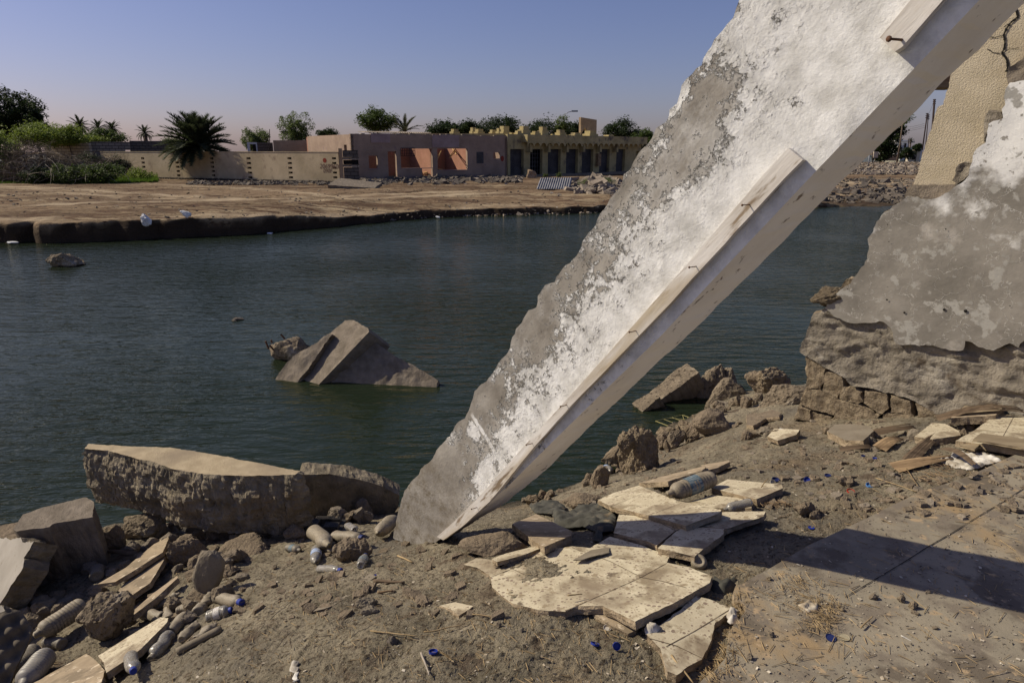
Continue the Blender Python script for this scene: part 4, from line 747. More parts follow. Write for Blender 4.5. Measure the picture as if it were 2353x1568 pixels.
# ------------------------------------------------------------------ bottles
def lathe(prof, n=20, rib=0):
    vs = []; fs = []
    for i, (z, r) in enumerate(prof): vs += [(r*math.cos(6.2832*k/n), r*math.sin(6.2832*k/n), z) for k in range(n)]
    m = len(prof)
    fs = [(i*n+k, i*n+(k+1) % n, (i+1)*n+(k+1) % n, (i+1)*n+k) for i in range(m-1) for k in range(n)]
    fs += [tuple(range(n))[::-1], tuple(range((m-1)*n, m*n))]
    return vs, fs
def bottle_prof():
    P_ = [(.03, .30), (0, .55), (.0, .82), (.04, .97)]
    z = .08
    while z < .70:
        P_ += [(z, 1), (z+.024, 1), (z+.036, .86), (z+.05, .98)]; z += .066
    P_ += [(.76, .99), (.80, .95), (.845, .82), (.88, .60), (.905, .40), (.915, .44), (.93, .36), (1.0, .36)]
    return P_
BPROF = bottle_prof()
def crush(v, amt, sd_):
    v = Vector(v); s = mn.noise(Vector((v.x*.8+sd_, v.y*.8, v.z*4+sd_))); s2 = mn.noise(Vector((sd_, v.z*3, 2)))
    k = 1-amt*max(0, .6*s+.35); return (v.x*k+amt*s2*.7, v.y*k*(1-.25*amt)+amt*mn.noise(Vector((sd_, v.z*2.5, 9)))*.5, v.z)
BM = {}
def bottle_mesh(kind, am, sd_):
    key = (kind, am, sd_)
    if key not in BM:
        vs, fs = lathe(BPROF, 24); vs = [crush(v, am, sd_) for v in vs]; me = bpy.data.meshes.new('bottle'); me.from_pydata(vs, [], fs)
        me.polygons.foreach_set('use_smooth', [True]*len(fs)); me.materials.append(MT[kind]); BM[key] = me
    return BM[key]
cvs, cfs = lathe([(.925, .30), (.925, .46), (1.03, .46), (1.04, .40), (1.04, 0.02)], 20); CAPM = {}
lvs, lfs = lathe([(.34, 1.025), (.36, 1.03), (.58, 1.03), (.60, 1.025)], 24); lfs = lfs[:-2]
def bottle(base, top, dia, kind, label, cap=None, lbl=None, am=.0, sd_=1, conv=C3, up=0, lift2=0, group='plastic bottles littering the bank', len_k=1):
    am += .12; dia *= .95
    b0 = G(*conv(*base)); rad = dia*(.4131 if conv in (C3, C4) else .2831)/2*depth(b0)/FPX
    a = G(*conv(*base), rad*.75+up); b_ = G(*conv(*top), rad*.55+up+lift2); d = b_-a
    if d.length > rad*9: d = d.normalized()*rad*9
    Ln = max(d.length, rad*2.6)*len_k; q = d.to_track_quat('Z', 'Y')
    root = empty('plastic_bottle', a, label, 'bottle', group); root.rotation_euler = q.to_euler(); sclz = Ln
    root.scale = (rad, rad, sclz)
    o = bpy.data.objects.new('body', bottle_mesh(kind, am, sd_)); col.objects.link(o); o.parent = root
    if cap:
        if cap not in CAPM:
            me = bpy.data.meshes.new('cap'); me.from_pydata([crush(v, 0, 1) for v in cvs], [], cfs); me.materials.append(MT[cap]); CAPM[cap] = me
        o = bpy.data.objects.new('cap', CAPM[cap]); col.objects.link(o); o.parent = root
        c = crush((0, 0, .97), am, sd_); o.location = (c[0], c[1], 0)
    if lbl:
        me = bpy.data.meshes.new('label'); me.from_pydata([crush(v, am, sd_) for v in lvs], [], lfs); me.materials.append(MT[lbl]); me.polygons.foreach_set('use_smooth', [True]*len(lfs))
        o = bpy.data.objects.new('paper_label', me); col.objects.link(o); o.parent = root
bottle((1205,965), (1340,995), 78, 'pet_dusty', 'dusty ribbed bottle with blue cap, at the upper right end of the bottle heap', 'capblue', None, .1, 1)
bottle((1155,1075), (1285,1035), 82, 'pet_clear', 'greyish bottle with torn white label and blue cap at the right of the heap', 'capblue', 'lbl_white', .08, 2)
bottle((845,1025), (1000,950), 70, 'pet_dusty', 'twisted dusty bottle along the tile strip at the top of the heap', None, None, .55, 3)
bottle((900,1075), (775,1055), 78, 'pet_dusty', 'ribbed crushed bottle end at the far left of the heap', None, None, .3, 4)
bottle((1100,1050), (1125,1020), 78, 'pet_dusty', 'dusty bottle lying base towards us in the middle of the heap', None, None, .05, 5)
bottle((985,1040), (1120,1000), 62, 'pet_dusty', 'slim dented bottle behind the one lying base first', None, None, .35, 6)
bottle((930,1090), (930,1015), 72, 'pet_dusty', 'short folded bottle between the left end and the ribbed one in the heap', None, None, .5, 7)
bottle((950,1160), (1050,1050), 80, 'pet_dusty', 'ribbed bottle with open neck pointing up in the heap centre', 'pet_dusty', None, .1, 8)
bottle((1010,1200), (1090,1110), 78, 'pet_dusty', 'flattened bottle with cross creases in the heap', None, None, .5, 9)
bottle((1130,1010), (1195,930), 72, 'pet_dusty', 'crumpled upright bottle behind the blue capped one', None, None, .6, 10)
bottle((1090,1200), (1200,1120), 80, 'pet_dusty', 'squashed bottle above the grey dusty pipe', None, None, .55, 11)
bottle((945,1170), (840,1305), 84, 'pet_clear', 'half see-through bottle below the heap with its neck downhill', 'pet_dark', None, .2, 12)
bottle((728,1290), (742,1388), 76, 'pet_clear', 'cloudy bottle with blue cap pointing down beside the pale tipped tile', 'capblue', None, .1, 13, up=.05)
bottle((465,1010), (190,1180), 112, 'pet_dusty', 'long dusty ribbed bottle leaning behind the brown masonry lump', None, None, .05, 14, up=.06)
bottle((255,1290), (120,1460), 130, 'pet_grey', 'big grey ribbed bottle at the bottom left corner, sun on its shoulder', None, None, .1, 15, up=.02)
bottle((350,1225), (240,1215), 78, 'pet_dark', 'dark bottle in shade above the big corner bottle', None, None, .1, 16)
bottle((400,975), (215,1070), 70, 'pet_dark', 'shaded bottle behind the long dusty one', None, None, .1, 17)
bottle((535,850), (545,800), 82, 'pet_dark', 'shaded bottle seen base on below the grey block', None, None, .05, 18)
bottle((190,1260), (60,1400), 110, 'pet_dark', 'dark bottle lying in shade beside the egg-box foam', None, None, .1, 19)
bottle((1745,600), (1850,695), 92, 'pet_dusty', 'stubby dusty bottle tipped up left of the capped yellowish bottle', None, None, .1, 20, up=.03)
bottle((1860,625), (2015,640), 74, 'pet_dusty', 'yellowish dusty bottle with navy cap in the debris by the upright slab', 'capnavy', None, .15, 21, up=.03)
bottle((1760,695), (1752,790), 62, 'pet_clear', 'short bottle with a blue and white label standing in the dirt', None, 'lbl_blue', .1, 22)
bottle((1770,808), (1935,815), 50, 'pet_clear', 'slim clear bottle with blue cap lying level on the dirt', 'capblue', None, .1, 23)
bottle((2185,540), (2100,610), 84, 'pet_dusty', 'bottle touching the foot of the leaning slab', None, None, .15, 24, up=.03)
bottle((2005,790), (2080,640), 62, 'pet_clear', 'bent clear bottle with a blue band left of the leaning slab foot', 'capnavy', 'lbl_dark', .25, 25)
bottle((1970,590), (1900,550), 52, 'pet_clear', 'small crushed cup-like bottle among the debris by the upright slab', None, None, .5, 26, up=.04)
bottle((1870,705), (1795,700), 56, 'pet_dusty', 'half buried bottle below the stubby one', None, None, .4, 27)
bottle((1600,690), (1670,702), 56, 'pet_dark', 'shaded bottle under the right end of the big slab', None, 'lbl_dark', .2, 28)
bottle((890,790), (930,782), 34, 'pet_grey', 'little bottle neck with blue cap poking from under the two long tiles', 'capblue', None, .2, 29)
bottle((1445,250), (1545,290), 56, 'pet_clear', 'bottle with pale blue label lying against the aggregate lump', None, 'lbl_blue', .05, 30, conv=C4)
bottle((2050,305), (1800,392), 104, 'pet_dusty', 'largest dusty bottle with a worn blue label lying across the tiles', None, 'lbl_dark', .12, 31, conv=C4, up=.06)
bottle((2265,440), (2115,478), 62, 'pet_clear', 'short ribbed clear bottle on a tile right of the pile', None, None, .1, 32, conv=C4, up=.02)
bottle((1975,765), (1990,850), 100, 'pet_dusty', 'bottle wedged base up in the gap right of the largest slab', None, None, .05, 33, conv=C4, up=.01, lift2=-.16)
bottle((1760,365), (1700,345), 34, 'pet_dusty', 'small bottle neck under the long tilted strip', None, None, .1, 34, conv=C4)
# ------------------------------------------------------------------ bottle caps
def capmesh(m):
    n = 24; pr = [(0, .0), (0, .80), (.05, .96), (.5, 1.0), (.5, .90), (.08, .86), (.08, 0.0)]; mb = MB(); vs, fs = [], []
    for z, r in pr: vs += [(r*(1+.015*(k % 2))*math.cos(6.2832*k/n), r*(1+.015*(k % 2))*math.sin(6.2832*k/n), z) for k in range(n)]
    fs = [(i*n+k, i*n+(k+1) % n, (i+1)*n+(k+1) % n, (i+1)*n+k) for i in range(len(pr)-1) for k in range(n)]
    me = bpy.data.meshes.new('bottle_cap'); me.from_pydata(vs, [], fs); me.materials.append(MT[m]); return me
CM = {}
def cap(x, y, dia, m, label, conv=C5, tilt=(0, 0, 0), up=.0, name='bottle_cap', cat='bottle cap', flat_=1):
    if m not in CM: CM[m] = capmesh(m)
    sc_ = .4575 if conv is C5 else .4131
    p = G(*conv(x, y), up+.004); r_ = .86*dia*sc_/2*depth(p)/FPX
    o = bpy.data.objects.new(name, CM[m]); col.objects.link(o); o.location = p; o.rotation_euler = tilt; o.scale = (r_, r_, r_*flat_); tag(o, label, cat, 'bottle caps scattered on the dirt')
cap(1395, 1232, 58, 'capblue', 'bright blue cap lying open side up below the buried tile corner', C4, (R(-25), R(18), 0))
cap(1515, 1235, 52, 'capblue', 'bright blue cap standing on its rim right of the open one', C4, (R(65), R(15), 0), .012)
cap(497, 1275, 58, 'capblue', 'single bright blue cap near the bottom, beside a dry stalk', C4, (R(-12), 0, 0))
cap(1465, 1138, 52, 'capwhite', 'off-white cap just below the buried tile corner', C4, (R(8), 0, 0), flat_=.6)
cap(440, 552, 42, 'capnavy', 'navy cap on the dirt behind the clean rectangular tile', tilt=(R(10), 0, 0)); cap(425, 560, 30, 'capwhite', 'clear ring leaning on the navy cap behind the clean tile', tilt=(R(60), 0, 0), name='cap_ring', cat='cap ring')
cap(598, 551, 36, 'capblue', 'blue cap tilted towards us in the dirt, between two navy ones', tilt=(R(40), R(-15), 0)); cap(703, 529, 36, 'capnavy', 'navy cap upside down, left of the red cap', flat_=.8)
cap(817, 610, 42, 'capred', 'red bottle cap on the dirt near the floor edge', tilt=(R(8), 0, 0)); cap(912, 580, 42, 'capsky', 'light blue cap with pale inside right of the red cap', tilt=(R(12), 0, 0))
cap(1000, 574, 38, 'capbeige', 'flat beige ring beside the light blue cap', flat_=.3, name='cap_ring', cat='cap ring'); cap(1205, 480, 38, 'capnavy', 'navy cap among the palm leaf scraps by the torn paper')
cap(620, 790, 36, 'capblue', 'blue scrap of a cap at the upper tip of the shadow strip', flat_=.4); cap(938, 443, 26, 'capblue', 'small blue cap on the upper dirt slope'); cap(880, 430, 22, 'capnavy', 'tiny navy cap left of the small blue one on the upper slope')
cap(718, 1342, 58, 'capnavy', 'thin navy cap ring on the dusty floor', tilt=(R(10), 0, 0), flat_=.25, name='cap_ring', cat='cap ring', up=.035); cap(785, 1338, 62, 'capbeige', 'beige plastic lid flat on the floor beside the navy ring', flat_=.12, up=.035)
cap(897, 1476, 66, 'capbeige', 'oval beige lid nearest the bottom of the dusty floor', flat_=.12, up=.035); cap(652, 1385, 36, 'pet_clear', 'small clear cup stub on the dusty floor left of the rings', flat_=1.4, up=.035, name='plastic_cup', cat='cup')
cap(*[(2085)/1, 845], 20, 'capblue', 'tiny blue cap above the mortar crust left of the leaning slab', C3)
p = Pz(*C9(715, 870), WZ); o = bpy.data.objects.new('bottle_cap', CM['capwhite']); col.objects.link(o); o.location = p+Vector((0, 0, .0)); s_ = 25*.2131*depth(p)/FPX; o.scale = (s_, s_, s_*1.6); tag(o, 'white cap floating in the pool beside the boulders', 'bottle cap', 'bottle caps scattered on the dirt')
# yellow cord frame in the pool
mb = MB(); K = [C9(*q) for q in [(510,830),(800,765),(970,825),(690,900)]]; K = [Pz(u, v, WZ+.012) for u, v in K]
for i in range(4): mb.tube([K[i], K[(i+1) % 4]], .004, 5)
for f in (.3, .6): mb.tube([K[0].lerp(K[1], f), K[3].lerp(K[2], f)], .003, 5); mb.tube([K[1].lerp(K[2], f), K[3].lerp(K[2], 1-f)], .003, 5)
mb.tube([K[0].lerp(K[1], .5), K[2]], .003, 5); mb.tube([K[1], K[3].lerp(K[2], .5)], .003, 5)
tag(mb.build('wire_frame', MT['net'], base=K[0]), 'yellowish wire frame floating in the pool by the boulders', 'wire frame')
# ------------------------------------------------------------------ soft and thin things
def drape(name, pxs, label, cat, m, conv, h=.03, s=16, gs=.012, seed=0, up=.01, mats=None):
    px = [conv(*q) for q in pxs]; W = [G(u, v, up) for u, v in px]; c = sum(W, Vector())/len(W)
    A = np.array([[p.x-c.x, p.y-c.y, 1] for p in W]); sl = np.linalg.lstsq(A, np.array([p.z for p in W]), rcond=None)[0]
    M = frame(Vector((c.x, c.y, sl[2])), (-sl[0], -sl[1], 1))
    ob = prism(name, local(px, M), M, .004, [MT[m], MT[m]], None, ds=.012, rough=.018 if m == 'paper' else .006, amp=0, gs=gs, nr=1, seed=seed, relfn=lambda x, y: h*np.abs(fbm(x+seed, y, s, 3))+h*.5*np.abs(np.sin((x*.8+y*.5)*s*2+3*vnoise(x*9, y*9))))
    return tag(ob, label, cat)
drape('cloth', [(1160,480),(1170,570),(1260,578),(1330,570),(1400,600),(1385,650),(1430,655),(1440,600),(1500,595),(1510,540),(1530,490),(1470,455),(1380,450),(1300,475),(1250,500),(1200,470)], 'crumpled dark grey-green cloth in the shadow of the leaning slab', 'cloth', 'cloth', C4, .028, 9, seed=3, up=.02)
drape('cloth', [(1030,455),(1190,430),(1240,470),(1160,500),(1060,495)], 'flat dark cloth piece left of the crumpled cloth', 'cloth', 'cloth', C4, .02, 9, seed=5, up=.03)
drape('cloth', [(2040,850),(2100,900),(2180,850),(2175,920),(2110,955),(2045,930)], 'stiff folded grey cloth in the gap between slab and floor', 'cloth', 'cloth', C4, .03, 12, seed=6, up=.0)
drape('torn_paper', [(1260,455),(1310,430),(1340,395),(1400,415),(1500,420),(1565,440),(1550,460),(1480,480),(1400,498),(1320,475)], 'heap of torn white paper beside the floor corner', 'torn paper', 'paper', C5, .014, 26, gs=.008, seed=7, up=.01)
drape('torn_paper', [(545,1180),(600,1160),(650,1165),(660,1200),(600,1215)], 'crumpled pale lump on the straw pile', 'torn paper', 'chips', C5, .02, 30, gs=.006, seed=8, up=.045)
drape('torn_paper', [(1670,1140),(1710,1120),(1765,1130),(1740,1160),(1680,1170)], 'crumpled pale paper scrap between the slabs', 'torn paper', 'paper', C4, .02, 30, gs=.006, seed=9, up=.03)
drape('torn_paper', [(2130,1060),(2170,1030),(2200,1040),(2190,1100),(2150,1110)], 'white crumpled paper in the crack beside the floor', 'torn paper', 'paper', C4, .02, 30, gs=.006, seed=10, up=.03)
drape('torn_paper', [(1625,1325),(1645,1350),(1660,1420),(1625,1435),(1650,1400)], 'red and white paper scrap on the dirt at the bottom', 'torn paper', 'paper', C3, .012, 30, gs=.006, seed=11, up=.01)
drape('plastic_scrap', [(1880,1030),(1800,985),(1830,960),(1870,940),(1970,960)], 'pale plastic scrap floating at the pool edge', 'plastic scrap', 'bag', C9, .03, 20, seed=12, up=.0)
# food tray
o_ = G(*C3(1780, 575), .03); tr = empty('food_tray', o_, 'black ribbed plastic food tray lying face down by the upright slab', 'food tray')
mb = MB(); mb.box((0, 0, 0), (.30, .17, .012)); mb.build('rim', MT['blackplastic'], tr, Matrix.Translation(o_))
for cx, cy, w_, h_ in ((-.07, -.02, .13, .10), (.085, -.035, .09, .06), (.02, .05, .12, .04), (.10, .045, .05, .04)):
    mb = MB(); mb.box((cx, cy, .022), (w_, h_, .032))
    for i in range(int(w_/.012)): mb.box((cx-w_/2+.006+i*.012, cy, .0395), (.005, h_*.95, .004))
    mb.build('compartment', MT['blackplastic'], tr, Matrix.Translation(o_))
def stick(name, a, b_, r_, m, label, cat, conv=C5, up=.01, bend=.01, up2=None, taper=.6, n=8):
    p = G(*conv(*a), up); q = G(*conv(*b_), up if up2 is None else up2); mb = MB(); ps = []
    for i in range(n+1):
        f = i/n; ps.append(p.lerp(q, f)+Vector((mn.noise(p*9+Vector((f*2, 0, 0))), mn.noise(p*7+Vector((0, f*2, 0))), abs(mn.noise(p*5+Vector((f*2, 3, 0))))))*bend)
    mb.tube(ps, [r_*(1-(1-taper)*i/n) for i in range(n+1)], 7); tag(mb.build(name, MT[m], base=p), label, cat)
stick('pipe', (985,1270), (1230,1140), .017, 'stone_smooth', 'dusty grey pipe below the heap of bottles', 'pipe', C3, .015, .002, taper=1)
stick('stick', (1070,1328), (1182,1390), .0025, 'paper', 'thin white stick on the dusty floor', 'stick', up=.04, bend=.002)
stick('stick', (985,1445), (1250,1435), .004, 'straw', 'split reed on the dusty floor near the bottom right', 'stick', up=.04, bend=.004)
stick('stick', (415,1420), (530,1550), .003, 'straw', 'straight dry reed on the floor at the bottom centre', 'stick', up=.04, bend=.004)
stick('stick', (870,1290), (930,1232), .003, 'straw', 'short straw right of the straw pile', 'stick', up=.04, bend=.002)
stick('stick', (150,1155), (410,1182), .003, 'straw', 'long dry reed on the dirt above the single blue cap', 'stick', C4, .01, .006)
stick('stick', (440,1160), (672,1112), .003, 'straw', 'curved dry reed below the buried terrazzo patch', 'stick', C4, .01, .01)
stick('stick', (440,1270), (460,1400), .004, 'deadpale', 'dry bent stalk beside the single blue cap', 'stick', C4, .01, .02)
stick('stick', (1820,1295), (1940,1440), .004, 'straw', 'reed lying over the corner of the lower slab', 'stick', C4, .03, .006)
stick('stick', (715,1060), (850,1075), .003, 'straw', 'thin reed right of the buried terrazzo patch', 'stick', C4, .01, .004)
stick('stick', (165,875), (340,885), .008, 'barkdark', 'dark dry twig on the dirt left of the mortar', 'stick', C4, .01, .004)
stick('stick', (186,940), (275,930), .006, 'wood_bare', 'brown sliver of wood on the dirt below the dark twig', 'stick', C4, .01, .004)
stick('stick', (300,735), (380,770), .005, 'straw', 'flat straw right of the bent clear bottle', 'stick', C4, .01, .004)
stick('stick', (1245,955), (1325,948), .003, 'straw', 'thin reed lying on the largest slab', 'stick', C4, .055, .001)
stick('driftwood', (1120,515), (805,525), .016, 'barkdark', 'gnarled driftwood root behind the two long tiles', 'driftwood', CA, .05, .03)
stick('stick', (1060,430), (1560,180), .003, 'straw', 'long thin reed above the straw pile at the slope', 'stick', C9, .01, .004) if 0 else None
stick('stick', (365,590), (405,545), .003, 'straw', 'bent straw standing on the clean rectangular tile', 'stick', C5, .04, .01, .09)
stick('stick', (945,540), (1150,608), .0025, 'straw', 'long straw on the dirt beside the beige ring', 'stick', C5, .01, .003)
stick('stick', (1075,460), (1170,600), .0025, 'straw', 'thin reed crossing the palm leaf scraps', 'stick', C5, .02, .003)
def leafstrip(a, b_, wd, m, label, conv=C5, up=.02, arch=.03, name='palm_leaf', strands=4, up2=None):
    p = G(*conv(*a), up); q = G(*conv(*b_), up if up2 is None else up2); mb = MB(); n = 14; t = (q-p).normalized(); s_ = Vector((-t.y, t.x, 0)).normalized()
    for k in range(strands):
        o1 = (k-(strands-1)/2)*wd/strands; o2 = o1*random.uniform(.3, 1.8); ps = []
        for i in range(n+1):
            f = i/n; ps.append(p.lerp(q, f*random.uniform(.97, 1) if i == n else f)+s_*(o1*(1-f)+o2*f)+Vector((0, 0, math.sin(math.pi*f)*arch*random.uniform(.9, 1.1)+k*.003)))
        for i in range(n):
            w0 = wd*.33*(1-.8*(i/n)**2); w1 = wd*.33*(1-.8*((i+1)/n)**2)
            mb.add([ps[i]+s_*w0, ps[i+1]+s_*w1, ps[i+1]+Vector((0, 0, .006)), ps[i]+Vector((0, 0, .006)), ps[i+1]-s_*w1, ps[i]-s_*w0], [(0, 1, 2, 3), (3, 2, 4, 5)])
    tag(mb.build(name, MT[m], base=p), label, 'dry leaf')
leafstrip((1250,245), (1690,205), .05, 'barkdark', 'long dark dry palm frond bent over the slab at the wall foot', arch=.05, up=.07, up2=.10)
leafstrip((1105,460), (1285,303), .05, 'barkdark', 'dark folded palm leaf pointing up the slope', arch=.02, up=.03)
leafstrip((900,325), (1137,284), .05, 'barkdark', 'dark dry leaf lying right of the grey stone slab', arch=.01, up=.03)
leafstrip((960,395), (1075,345), .06, 'wood_bare', 'curled brown strip of bark below the dark leaf', arch=.02, up=.02, name='bark_strip')
leafstrip((1030,492), (1330,440), .07, 'wood_bare', 'broad flat brown palm leaf left of the torn paper', arch=.01, up=.02)
leafstrip((760,400), (920,385), .03, 'barkdark', 'thin dark leaf in the dirt below the grey stone slab', arch=.005)
leafstrip((1290,395), (1440,480), .04, 'barkdark', 'dark leaf sliver crossing the torn paper', arch=.02, up=.05)
for x, y, wpx, hpx, lb, m in ((935,1150,46,30,'flat rust-grey pebble on the floor, left of the pair','rock'),(1075,1165,40,40,'left one of the two pale pebbles side by side on the floor','ruin_stone'),(1140,1200,48,38,'right one of the two pale pebbles side by side on the floor','ruin_stone'),(1145,1228,34,18,'small flat pebble just under the right pale one','rock'),(1210,1118,28,14,'lone flat pebble nearest the shadow strip','rock'),(425,1340,34,24,'pebble left of the navy ring on the floor','rock'),(410,1055,30,18,'pale pebble at the top of the straw pile','ruin_stone'),(315,1455,38,28,'pebble near the torn left edge of the floor','rock'),(780,1210,30,18,'little pebble right of the straw pile','rock'),(1245,1300,30,12,'thin flake of stone on the floor above the white stick','rock')):
    p = G(*C5(x, y), .0); rock('pebble', *C5(x, y), wpx*.4575, hpx*.4575, lb, 'pebble', m, ground=.0, seed=x, sub=2, group='pebbles on the dusty floor')
for x, y, wpx, hpx, lb in ((600,735,120,75,'flat grey stone flake at the tip of the shadow strip'),(800,585,90,50,'crumbly clod above the red cap'),(640,745,60,36,'small flake beside the grey stone flake'),(985,395,90,22,'thin dark flake on the upper slope')):
    rock('stone', *C5(x, y), wpx*.4575, hpx*.4575, lb, 'stone', 'bankrock', seed=x+3, sub=3, flat_=.35, sink=.3)
# ------------------------------------------------------------------ scatter
def scat(name, m, n, gen, shape, kind_label):
    mb = MB(); done = 0; rnd = random.Random(hash(name) % 1000 if 0 else len(name)*7+n); uv = [gen(rnd) for _ in range(n)]
    Pn_ = []
    d = np.array([ray(u, v)[:] for u, v in uv]); ts = np.arange(1.4, 8.5, .06); X = d[:, 0:1]*ts; Y = d[:, 1:2]*ts; Zr = CAMZ+d[:, 2:3]*ts
    H = hz(X.ravel(), Y.ravel()).reshape(X.shape); H = np.where(inside(np.stack([X.ravel(), Y.ravel()], 1), _FW).reshape(X.shape), 0, H)
    k = np.argmax(Zr < H, axis=1)
    for i in range(n):
        j = k[i]
        if j < 1: continue
        a = Zr[i, j-1]-H[i, j-1]; b_ = Zr[i, j]-H[i, j]; f = a/(a-b_+1e-9); x = X[i, j-1]+(X[i, j]-X[i, j-1])*f; y = Y[i, j-1]+(Y[i, j]-Y[i, j-1])*f; z = H[i, j-1]*(1-f)+H[i, j]*f
        if z < -1.06: continue
        shape(mb, Vector((x, y, z)), rnd)
    tag(mb.build(name, MT[m]), kind='stuff')
def g_all(r):
    while 1:
        u = r.uniform(-20, 2370); v = r.uniform(960, 1600)
        if (u > 900 and v > 960) or v > 1200: return u, v
def g_front(r): return r.uniform(500, 1700), min(1600, 1290+abs(r.gauss(150, 110)))
def s_peb(mb, p, r):
    s = r.choice((.002, .0025, .003, .004, .007)); q = [p+Vector((r.uniform(-1, 1), r.uniform(-1, 1), r.uniform(-.2, .8)))*s for _ in range(5)]
    mb.add(q, [(0, 1, 2), (0, 2, 3), (0, 3, 1), (1, 2, 4), (2, 3, 4), (1, 3, 4)])
def s_straw(mb, p, r):
    a = r.uniform(0, 3.14); L_ = r.uniform(.01, .05)*(2.2 if r.random() < .12 else 1); d = Vector((math.cos(a), math.sin(a), r.uniform(-.1, .15)))*L_/2; w_ = r.uniform(.0007, .0016)
    s_ = Vector((-math.sin(a), math.cos(a), 0))*w_; p = p+Vector((0, 0, .004))
    mb.add([p-d+s_, p-d-s_, p+d-s_, p+d+s_, p-d+Vector((0, 0, w_)), p+d+Vector((0, 0, w_))], [(0, 4, 5, 3), (4, 1, 2, 5)])
def s_chip(mb, p, r):
    s = r.choice((.0015, .002, .0025, .003, .006)); a = r.uniform(0, 6.28); ux = Vector((math.cos(a), math.sin(a), r.uniform(-.4, .4)))*s; uy = Vector((-math.sin(a), math.cos(a), r.uniform(-.4, .4)))*s*r.uniform(.3, .9); p = p+Vector((0, 0, .004))
    q = [p-ux-uy, p+ux-uy*.7, p+ux*.8+uy, p-ux*.9+uy*.8]; mb.add(q+[v+Vector((0, 0, -.0015)) for v in q], [(0, 1, 2, 3), (7, 6, 5, 4), (0, 4, 5, 1), (1, 5, 6, 2), (2, 6, 7, 3), (3, 7, 4, 0)])
scat('gravel', 'gravel', 9000, g_all, s_peb, '')
def s_flake(mb, p, r):
    s = r.choice((.006, .008, .012, .02, .03)); a = r.uniform(0, 6.28); ux = Vector((math.cos(a), math.sin(a), r.uniform(-.3, .3)))*s; uy = Vector((-math.sin(a), math.cos(a), r.uniform(-.3, .3)))*s*r.uniform(.4, .9); h = Vector((0, 0, s*r.uniform(.2, .7)))
    q = [p-ux-uy*.6, p+ux*.9-uy, p+ux+uy*.7, p+uy*.2-ux*.2+uy, p-ux*.9+uy*.5]; mb.add(q+[v*.3+(v-(v-p)*.25)*.7+h for v in q], [(9, 8, 7, 6, 5)[::-1], (0, 1, 6, 5), (1, 2, 7, 6), (2, 3, 8, 7), (3, 4, 9, 8), (4, 0, 5, 9)])
def g_slope(r): return r.uniform(1250, 2352), 960+r.random()**.8*230
def g_low(r): return r.uniform(60, 1150), r.uniform(1190, 1420)
scat('rubble_bits', 'bankrock', 700, g_slope, s_flake, ''); scat('rubble_bits', 'greyblock', 260, g_slope, s_flake, ''); scat('rubble_bits', 'bankrock', 420, g_low, s_flake, '')
scat('pale_grit', 'chips', 1500, g_all, s_chip, '')
scat('straw_litter', 'straw', 1500, g_all, s_straw, '')
scat('straw_litter', 'straw', 700, g_front, s_straw, '')
def g_pile(r):
    c = r.choice(((1822,1345,60,24),(1850,1385,60,26),(1880,1430,45,22),(1900,1400,40,20))); return r.gauss(c[0], c[2]*.6), r.gauss(c[1], c[3]*.6)
def g_pile2(r):
    c = r.choice(((2170,1075,60,14),(2130,1100,50,12),(2210,1060,60,14),(1770,1160,40,8))); return r.gauss(c[0], c[2]*.6), r.gauss(c[1], c[3]*.6)
def g_crack(r):
    c = r.choice(((1700,1385),(1690,1420),(1668,1475),(1655,1520),(1630,1555))); return r.gauss(c[0], 10), r.gauss(c[1], 16)
def s_straw_sm(mb, p, r):
    k = len(mb.v); s_straw(mb, p+Vector((0, 0, r.uniform(0, .008))), r); c = p
    mb.v[k:] = [tuple(Vector(q)*.85+c*.15) for q in mb.v[k:]]
def s_straw_up(mb, p, r): s_straw(mb, p+Vector((0, 0, r.uniform(0, .018))), r)
scat('straw_pile', 'straw', 380, g_pile, s_straw_sm, ''); scat('straw_pile', 'wood_bare', 260, g_pile2, s_straw_up, ''); scat('straw_pile', 'straw', 260, g_crack, s_straw_sm, '')
def g_left(r): return r.uniform(100, 900), r.uniform(1260, 1520)
scat('twig_litter', 'deadwood', 500, g_left, s_straw_up, '')
# ------------------------------------------------------------------ far bank
SH = [Pz(u, v, WZ) for u, v in ((-1500,640),(-700,590),(-250,566),(0,558),(150,556),(300,552),(450,545),(600,535),(750,524),(900,508),(1000,500),(1100,495),(1250,492),(1400,488),(1600,482),(1880,477),(2100,472),(2350,468),(2700,466),(3300,462))]
SX = np.array([p.x for p in SH]); SY = np.array([p.y for p in SH])
def shore(x): return np.interp(x, SX, SY)+.35*vnoise(x*.45, x*0+3)+.22*vnoise(x*1.7, x*0+5)+.13*vnoise(x*5, x*0+7)+.05*vnoise(x*14, x*0+2)
def far_h(x, y):
    s = np.interp(x, SX, SY); r = y-s
    lip = np.interp(x, [-12, -8.5, -6, 0, 6, 12], [-.48, -.50, -.80, -.82, -.82, -.7])
    base = np.where(y < 55, -.42, np.interp(y, [55, 66, 100, 200, 500, 3000], [-.42, -.65, -1.0, -1.7, -2.2, -3]))
    rt = np.clip((x-15)/6, 0, 1); base = base*(1-rt)+rt*np.interp(y, [30, 50, 62, 95, 130, 200, 3000], [-.45, -.45, -.35, .05, -.6, -1.7, -3])
    return lip+(base-lip)*np.clip(r/12, 0, 1)**.8
def FG(u, v):
    d = ray(u, v); t = np.geomspace(15, 700, 1500); z = CAMZ+t*d.z; h = far_h(t*d.x, t*d.y); k = np.argmax(z < h)
    return CO+d*float(t[k] if z[k] < h[k] else 200)
